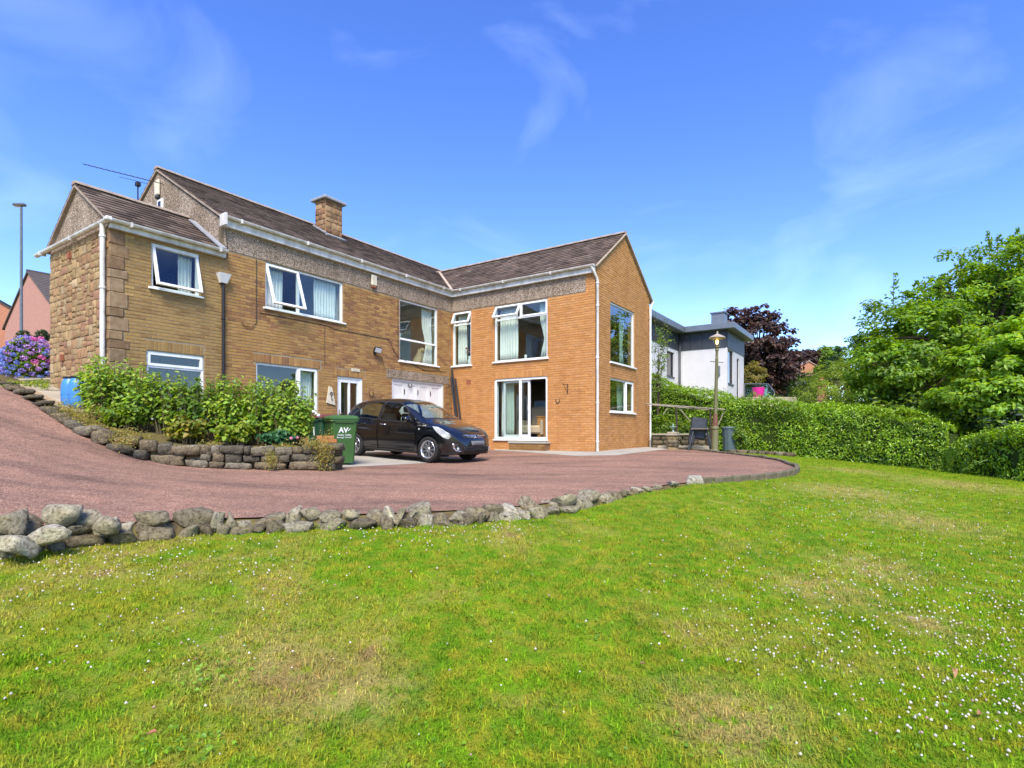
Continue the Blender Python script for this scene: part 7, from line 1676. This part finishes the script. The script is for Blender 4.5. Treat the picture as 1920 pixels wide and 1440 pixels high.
MT['far_tile'] = mat('far_tile', (.075,.060,.055), .9, var=(.05,.042,.04), vscale=3, var2=(.1,.08,.07), v2scale=14, bump=.4, bscale=9)
def far_house(label, ridge_pt, half, drop, depth, base_z, m, front_windows=(), name='brick_house', rz=HROT, roof=MT['far_tile'], wall_h=None):
    """gable faces -y (local); ridge runs along +y"""
    b0 = Vector((ridge_pt.x, ridge_pt.y, base_z)); H = ridge_pt.z - base_z; t = thing(name, label, 'house', b0, rz); e = H - drop; k = drop / half
    mb = MB(); mb.add([(-half, 0, -1), (half, 0, -1), (half, 0, e), (0, 0, H - .05), (-half, 0, e), (-half, depth, -1), (half, depth, -1), (half, depth, e), (0, depth, H - .05), (-half, depth, e)], [(0,1,2,3,4),(9,8,7,6,5),(0,5,6,1),(1,6,7,2),(4,9,5,0),(2,7,8,3),(3,8,9,4)]); mb.build('wall', m, t)
    for s in (-1, 1):
        r_ = MB(); o = half + .3; p = [(0, -.12, H), (s*o, -.12, H - k*o), (s*o, depth + .12, H - k*o), (0, depth + .12, H)]; r_.add(p + [(x, y, z + .12) for x, y, z in p], [(0,1,2,3),(7,6,5,4),(0,4,5,1),(1,5,6,2),(2,6,7,3),(3,7,4,0)]); r_.build('roof', roof, t)
        n = int(half * 1.25 / .33)
        for j in range(n): f0 = j / n; x = s * o * f0; MB().box(-.02, .02, -.12, depth + .12, 0, .03, Matrix.Translation((x, 0, H - k * abs(x) + .12))).build('tile_course', roof, t) if j else None
    MB().box(-.10, .10, -.14, depth + .14, H + .07, H + .2).build('ridge', roof, t)
    for (a, z, w, h) in front_windows:
        w_ = MB().box(a - w/2, a + w/2, -.04, .02, z, z + h).build('window', MT['upvc'], t); MB().box(a - w/2 + .08, a + w/2 - .08, -.06, -.04, z + .08, z + h - .08).build('pane', MT['dark_glass'], w_)
    for z in (e * .45,):
        for y in (depth * .3, depth * .7): w_ = MB().box(half - .02, half + .04, y - .6, y + .6, z, z + 1.2).build('window', MT['upvc'], t); MB().box(half + .04, half + .05, y - .5, y + .5, z + .1, z + 1.1).build('pane', MT['dark_glass'], w_)
    return t
far_house('pink brick house with steep dark roof behind the hydrangea', P(54, 511, 40), 5.4, 3.4, 9, gz(-35, 40), MT['pink_brick'])
far_house('second pink brick house at the far left edge', P(-40, 545, 56), 5.2, 3.4, 9, gz(-54, 56), MT['orange_brick'], rz=HROT + R(60))
far_house('small distant house with orange brick gable among the trees', P(1516, 678, 72), 2.6, 1.3, 6, gz(38, 72), MT['orange_brick'], rz=R(8), roof=mat('pale_tile', (.30,.2,.16), .9, var=(.25,.17,.14), vscale=3))
far_house('distant pinkish house half hidden by the copper beech', P(1482, 680, 76), 3.0, 1.3, 7, gz(38, 76), MT['pink_brick'], rz=R(75), roof=mat('pale_tile_b', (.32,.22,.19), .9, var=(.26,.18,.15), vscale=3))
q = P(40, 640, 30); sl_b = Vector((q.x, q.y, gz(q.x, q.y))); sl = thing('street_light', 'tall grey street light column at the far left', 'street light', sl_b); top = P(40, 386, 30).z - sl_b.z; gm = mat('galv', (.10,.11,.115), .5, metal=.5, var=(.14,.15,.15), vscale=4)
MB().lathe([(.12,-.2),(.12,1.4),(.10,1.45),(.075,1.6),(.055,top)], 14).build('column', gm, sl, angle=40); MB().bbox(-.42, .22, -.13, .13, top - .02, top + .13, .05).build('lamp_head', gm, sl); MB().bbox(-.36, .0, -.09, .09, top - .04, top - .019, .01).build('lens', mat('sl_lens', (.4,.4,.38), .3), sl)

# belt of far woodland that closes the view beyond the gardens
def woodland():
    r = np.random.default_rng(99); PO, CC = [], []
    for k in range(900):
        px = r.uniform(1380, 2700) if k < 520 else r.uniform(-1300, 700); d = r.uniform(85, 120); x = (px - 960) / 1034 * d; g = 1.0 + EYE - 2; top = 4.2 + 2.2 * vnoise(np.array([[px / 40., d / 30]]), 4)[0]
        n = 60; c = np.array([x, d, g + r.uniform(.25, 1) * top]); PO.append(c + r.normal(size=(n, 3)) * np.array([1.5, 1.5, 1.0])); CC.append(np.tile(np.array(GREEN[r.integers(4)]) * r.uniform(.6, 1.05), (n, 1)))
    PO = np.concatenate(PO); CC = np.concatenate(CC); L = r.uniform(.5, 1.0, len(PO)); V, T, C = leaf_arrays(PO, r.normal(size=PO.shape) + np.array([0, -.3, .6]), L, L * .7, CC, r)
    o = link('distant_wood', fast_mesh('distant_wood', V, T, np.clip(C, 0, 1)), MT['leaf']); tag(o, 'far belt of green woodland behind the gardens', 'woodland', None, 'stuff')
woodland()
tree('garden_shrub', 'dark green bushy shrub below the big tree behind the hedge', gp(1790, 17.5), [pl(1770, 780, 17.5, 70, 40), pl(1700, 770, 18, 60, 36)], 160, 4200, .28, (.13, .22), .5, GREEN + DARKG, .06, seed=81, cat='shrub', trunk_name='stems', limbs=14)
tree('garden_shrub', 'green shrub under the near tree at the right edge', gp(1900, 15.5), [pl(1890, 790, 15.5, 90, 36), pl(2000, 770, 15.5, 70, 50)], 150, 4200, .28, (.13, .22), .5, GREEN + DARKG, .06, seed=82, cat='shrub', trunk_name='stems', limbs=14)

tree('broadleaf_tree', 'tall dark green tree standing far behind the big tree at the right', gp(1750, 34), [pl(1750, 640, 34, 110, 95), pl(1800, 690, 33, 110, 90), pl(1690, 700, 34, 70, 60)], 260, 8000, .6, (.25, .42), .5, GREEN, .3, seed=91, limbs=30)
tree('broadleaf_tree', 'tall green tree far behind the right edge of the garden', gp(1990, 30), [pl(1990, 600, 30, 130, 130), pl(2060, 680, 30, 120, 120)], 240, 7000, .6, (.25, .42), .5, GREEN, .3, seed=92, limbs=30)

tree('broadleaf_tree', 'tallest dark green tree at the back behind the big tree at the right', gp(1840, 35), [pl(1840, 600, 35, 95, 112), pl(1800, 680, 35, 90, 80), pl(1890, 660, 35, 90, 110)], 320, 11000, .6, (.25, .42), .5, GREEN, .3, seed=93, limbs=30)
# ================================================================== grass on the lawn
def tuft_mesh(seed, n, rad, h, w):
    r = np.random.default_rng(seed); a = r.uniform(0, 2*np.pi, n); q = np.sqrt(r.uniform(0, 1, n)) * rad; b = np.stack([np.cos(a)*q, np.sin(a)*q, np.full(n, -.004)], 1)
    d = r.uniform(0, 2*np.pi, n); lean = np.abs(r.normal(size=n)) * .75 + .2; hh = h * r.uniform(.45, 1.2, n); out = np.stack([np.cos(d), np.sin(d), np.zeros(n)], 1); sd = np.stack([-np.sin(d), np.cos(d), np.zeros(n)], 1); ww = w * r.uniform(.6, 1.3, n)
    up = np.array([0, 0, 1.0]); m_ = b + out * (hh * lean * .35)[:, None] + up * (hh * .62)[:, None]; t = b + out * (hh * lean)[:, None] + up * (hh * np.clip(1.05 - lean * .35, .25, 1))[:, None]
    V = np.stack([b - sd*ww[:, None]*.5, b + sd*ww[:, None]*.5, m_ + sd*ww[:, None]*.4, m_ - sd*ww[:, None]*.4, t], 1).reshape(-1, 3); i = np.arange(n)[:, None]*5
    T = np.concatenate([i + np.array([[0,1,2]]), i + np.array([[0,2,3]]), i + np.array([[3,2,4]])]); c = r.uniform(.72, 1.25, (n, 1)) * np.array([1, 1, 1]) * (1 + r.uniform(-.12, .12, (n, 3)))
    c[r.uniform(0, 1, n) < .08] *= np.array([1.4, 1.15, 1.2]); return fast_mesh('tuft', V, T, np.repeat(c, 5, axis=0))
tufts = []
for k in range(4):
    me = tuft_mesh(k, 30, .090, .030, .0046); me.materials.append(MT['blade']); o = bpy.data.objects.new('grass_tuft', me); tufts.append(o)
def lawn_scatter():
    step = .22; xs = np.arange(-7, 17, step); ys = np.arange(1.3, 19, step); X, Y = np.meshgrid(xs, ys); dp = np.array(drive_poly)
    vis = (np.abs(X) < Y * 1.02 + .8) & ~pip(dp, X, Y) & (Y > 1.4); fr = np.interp(X, FR[:, 0], FR[:, 1]); vis &= ~((X < 4.7) & (Y > fr + .06)); vis &= ~((X < 6.9) & (X > 4.6) & (Y > 20)); vis &= (X < 12.6)
    n, m = X.shape; idx = -np.ones((n, m), int); V = []; D = []; F = []
    for i in range(n - 1):
        for j in range(m - 1):
            if vis[i, j] and vis[i, j+1] and vis[i+1, j] and vis[i+1, j+1]:
                f = []
                for a, b in ((i, j), (i, j+1), (i+1, j+1), (i+1, j)):
                    if idx[a, b] < 0: idx[a, b] = len(V); V.append((X[a, b], Y[a, b], 0)); D.append(float(np.clip(420 / (Y[a, b] / 2.0) ** 1.05, 42, 330)))
                    f.append(idx[a, b])
                F.append(f)
    V = np.array(V); V[:, 2] = H_lawn(V[:, 0], V[:, 1]) + EYE + .002
    me = fast_mesh('grass', V, np.array(F)); at = me.attributes.new('dens', 'FLOAT', 'POINT'); at.data.foreach_set('value', np.array(D, np.float32))
    o = link('grass', me, None); tag(o, 'short patchy grass with dry tufts covering the lawn', 'grass', None, 'stuff')
    ng = bpy.data.node_groups.new('grass_scatter', 'GeometryNodeTree'); ng.interface.new_socket('Geometry', in_out='INPUT', socket_type='NodeSocketGeometry'); ng.interface.new_socket('Geometry', in_out='OUTPUT', socket_type='NodeSocketGeometry')
    N, L = ng.nodes, ng.links; gi = N.new('NodeGroupInput'); go = N.new('NodeGroupOutput'); dpf = N.new('GeometryNodeDistributePointsOnFaces'); na = N.new('GeometryNodeInputNamedAttribute'); na.data_type = 'FLOAT'; na.inputs['Name'].default_value = 'dens'
    L.new(gi.outputs[0], dpf.inputs['Mesh']); L.new(na.outputs['Attribute'], dpf.inputs['Density']); iop = N.new('GeometryNodeInstanceOnPoints'); L.new(dpf.outputs['Points'], iop.inputs['Points'])
    g2i = N.new('GeometryNodeGeometryToInstance')
    for t in tufts[::-1]:
        oi = N.new('GeometryNodeObjectInfo'); oi.inputs['Object'].default_value = t; oi.inputs['As Instance'].default_value = True; L.new(oi.outputs['Geometry'], g2i.inputs[0])
    jo = N.new('GeometryNodeJoinGeometry')
    for l in list(g2i.inputs[0].links): L.new(l.from_socket, jo.inputs[0])
    L.new(jo.outputs[0], iop.inputs['Instance']); iop.inputs['Pick Instance'].default_value = True
    rv = N.new('FunctionNodeRandomValue'); rv.data_type = 'FLOAT_VECTOR'; rv.inputs['Min'].default_value = (-.15, -.15, 0); rv.inputs['Max'].default_value = (.15, .15, 6.28); L.new(rv.outputs[0], iop.inputs['Rotation'])
    rs = N.new('FunctionNodeRandomValue'); rs.data_type = 'FLOAT'; rs.inputs[2].default_value = .55; rs.inputs[3].default_value = 1.25; rs.inputs['Seed'].default_value = 4; L.new(rs.outputs[1], iop.inputs['Scale'])
    L.new(iop.outputs[0], go.inputs[0]); md = o.modifiers.new('scatter', 'NODES'); md.node_group = ng
lawn_scatter()
# clover heads: white, thick at the right, in drifts elsewhere
r = np.random.default_rng(77); PO = []
drifts = [(1900, 1180, 150, 120, 480, 3.2), (1750, 1170, 160, 80, 220, 3.5), (1900, 1330, 150, 60, 190, 0), (1560, 1130, 160, 60, 170, 0), (1640, 930, 120, 22, 160, 0), (1560, 945, 120, 18, 120, 0), (330, 1050, 190, 36, 230, 0), (130, 1080, 150, 60, 150, 0), (800, 1000, 90, 14, 120, 0), (930, 990, 70, 10, 50, 0), (250, 1230, 160, 50, 40, 0), (1400, 1060, 160, 50, 90, 0), (1700, 1000, 160, 40, 130, 0), (1000, 1200, 500, 150, 40, 0), (1500, 1210, 140, 40, 60, 0)]
for px, py, sx, sy, n, _ in drifts:
    for k in range(n):
        a, b = px + r.normal() * sx, py + r.normal() * sy
        if b < 905 or b > 1470 or a > 1960: continue
        d = 5.0
        for _i in range(12): d = 1034 / (b - 810) * -float(H_ter(np.array([(a-960)/1034*d]), np.array([d]))[0])
        x = (a - 960) / 1034 * d
        if pip(np.array(drive_poly), np.array([x]), np.array([d]))[0] or (x < 4.7 and d > np.interp(x, FR[:, 0], FR[:, 1]) - .15): continue
        PO.append((x, d, gz(x, d) + r.uniform(.018, .042)))
v0 = np.array([(0,0,1),(1,0,.1),(0,1,.1),(-1,0,.1),(0,-1,.1),(0,0,-.6)]); f0 = np.array([(0,1,2),(0,2,3),(0,3,4),(0,4,1),(5,2,1),(5,3,2),(5,4,3),(5,1,4)]); PO = np.array(PO); n = len(PO); sc = r.uniform(.0045, .0105, n)
V = (PO[:, None] + v0[None] * sc[:, None, None]).reshape(-1, 3); T = (f0[None] + (np.arange(n) * 6)[:, None, None]).reshape(-1, 3); c = np.array([.62,.58,.50]) * r.uniform(.75, 1.15, (n, 1)); c[r.uniform(0, 1, n) < .15] = (.45,.30,.26)
o = link('clover_flowers', fast_mesh('clover_flowers', V, T, np.repeat(np.clip(c, 0, .85), 6, axis=0)), MT['petal']); tag(o, 'small white clover flower heads scattered through the lawn', 'clover', None, 'stuff')
# broad leaved weeds and clover leaves in darker patches
PO = []; 
for (px, py, sx, sy, n) in ((400, 1260, 45, 22, 90), (1130, 1190, 30, 16, 30), (340, 1410, 60, 20, 70), (540, 1050, 30, 8, 40), (560, 1130, 60, 25, 40), (700, 1130, 200, 60, 60), (200, 1180, 150, 60, 70), (620, 1330, 200, 60, 50), (1060, 1400, 300, 30, 60), (1700, 1380, 200, 40, 50)):
    for k in range(n):
        a, b = px + r.normal() * sx, py + r.normal() * sy
        if b < 1010: continue
        d = 4.0
        for _i in range(12): d = 1034 / (b - 810) * -float(H_ter(np.array([(a-960)/1034*d]), np.array([d]))[0])
        x = (a - 960) / 1034 * d
        if x < 4.7 and d > np.interp(x, FR[:, 0], FR[:, 1]) - .15: continue
        PO.append((x, d, gz(x, d) + r.uniform(.015, .035)))
for k in range(900):                                    # weeds at the foot of the rocks and in their joints
    s = r.uniform(0, Lf - 2.6); p, d_, _ = poly_at(FR, s)
    if vnoise(np.array([[s * 2.2, 3.]]), 21)[0] < .05: continue
    nn = np.array([d_[1], -d_[0]]); w_ = r.uniform(-.02, .22); q = p[:2] + nn * w_; PO.append((q[0], q[1], (gz(q[0], q[1]) + r.uniform(.01, .07))))
PO = np.array(PO); scatter_obj('lawn_weeds', 'small round leaved weeds and clover leaves in the lawn', 'weeds', PO, r.normal(size=PO.shape) * .35 + np.array([0, 0, 1.]), r.uniform(.012, .026, len(PO)), .85, [(.16,.31,.02), (.20,.36,.02), (.13,.26,.02)], 8, six=True)
# fallen leaves
MT['dead_leaf'] = mat_leaf('dead_leaf', .2, .7)
labs = ['curled orange fallen leaf on the near left lawn', 'long tan fallen leaf among the clover at the right', 'tan fallen leaf nearest the lower right of the lawn', 'small brown fallen leaf low in the middle of the lawn']
for (px, py, l, lab, c) in ((285, 1388, .045, labs[0], (.36,.15,.07)), (1790, 1272, .065, labs[1], (.36,.20,.09)), (1838, 1350, .065, labs[2], (.34,.18,.08)), (1205, 1255, .035, labs[3], (.28,.15,.09))):
    d = 3.0
    for _i in range(15): d = 1034 / (py - 810) * -float(H_ter(np.array([(px-960)/1034*d]), np.array([d]))[0])
    x = (px - 960) / 1034 * d; z = gz(x, d) + .035; V, T, C = leaf_arrays(np.zeros((1, 3)), np.array([[.1, -.3, 1.]]), l, l * .4, np.array([c]), np.random.default_rng(px), six=True, fold=.5, droop=.3)
    o = link('fallen_leaf', fast_mesh('fallen_leaf', V, T, C), MT['dead_leaf']); o.location = (x, d, z); sm = o.modifiers.new('t', 'SOLIDIFY'); sm.thickness = .0015; tag(o, lab, 'leaf', 'fallen leaves on the lawn')
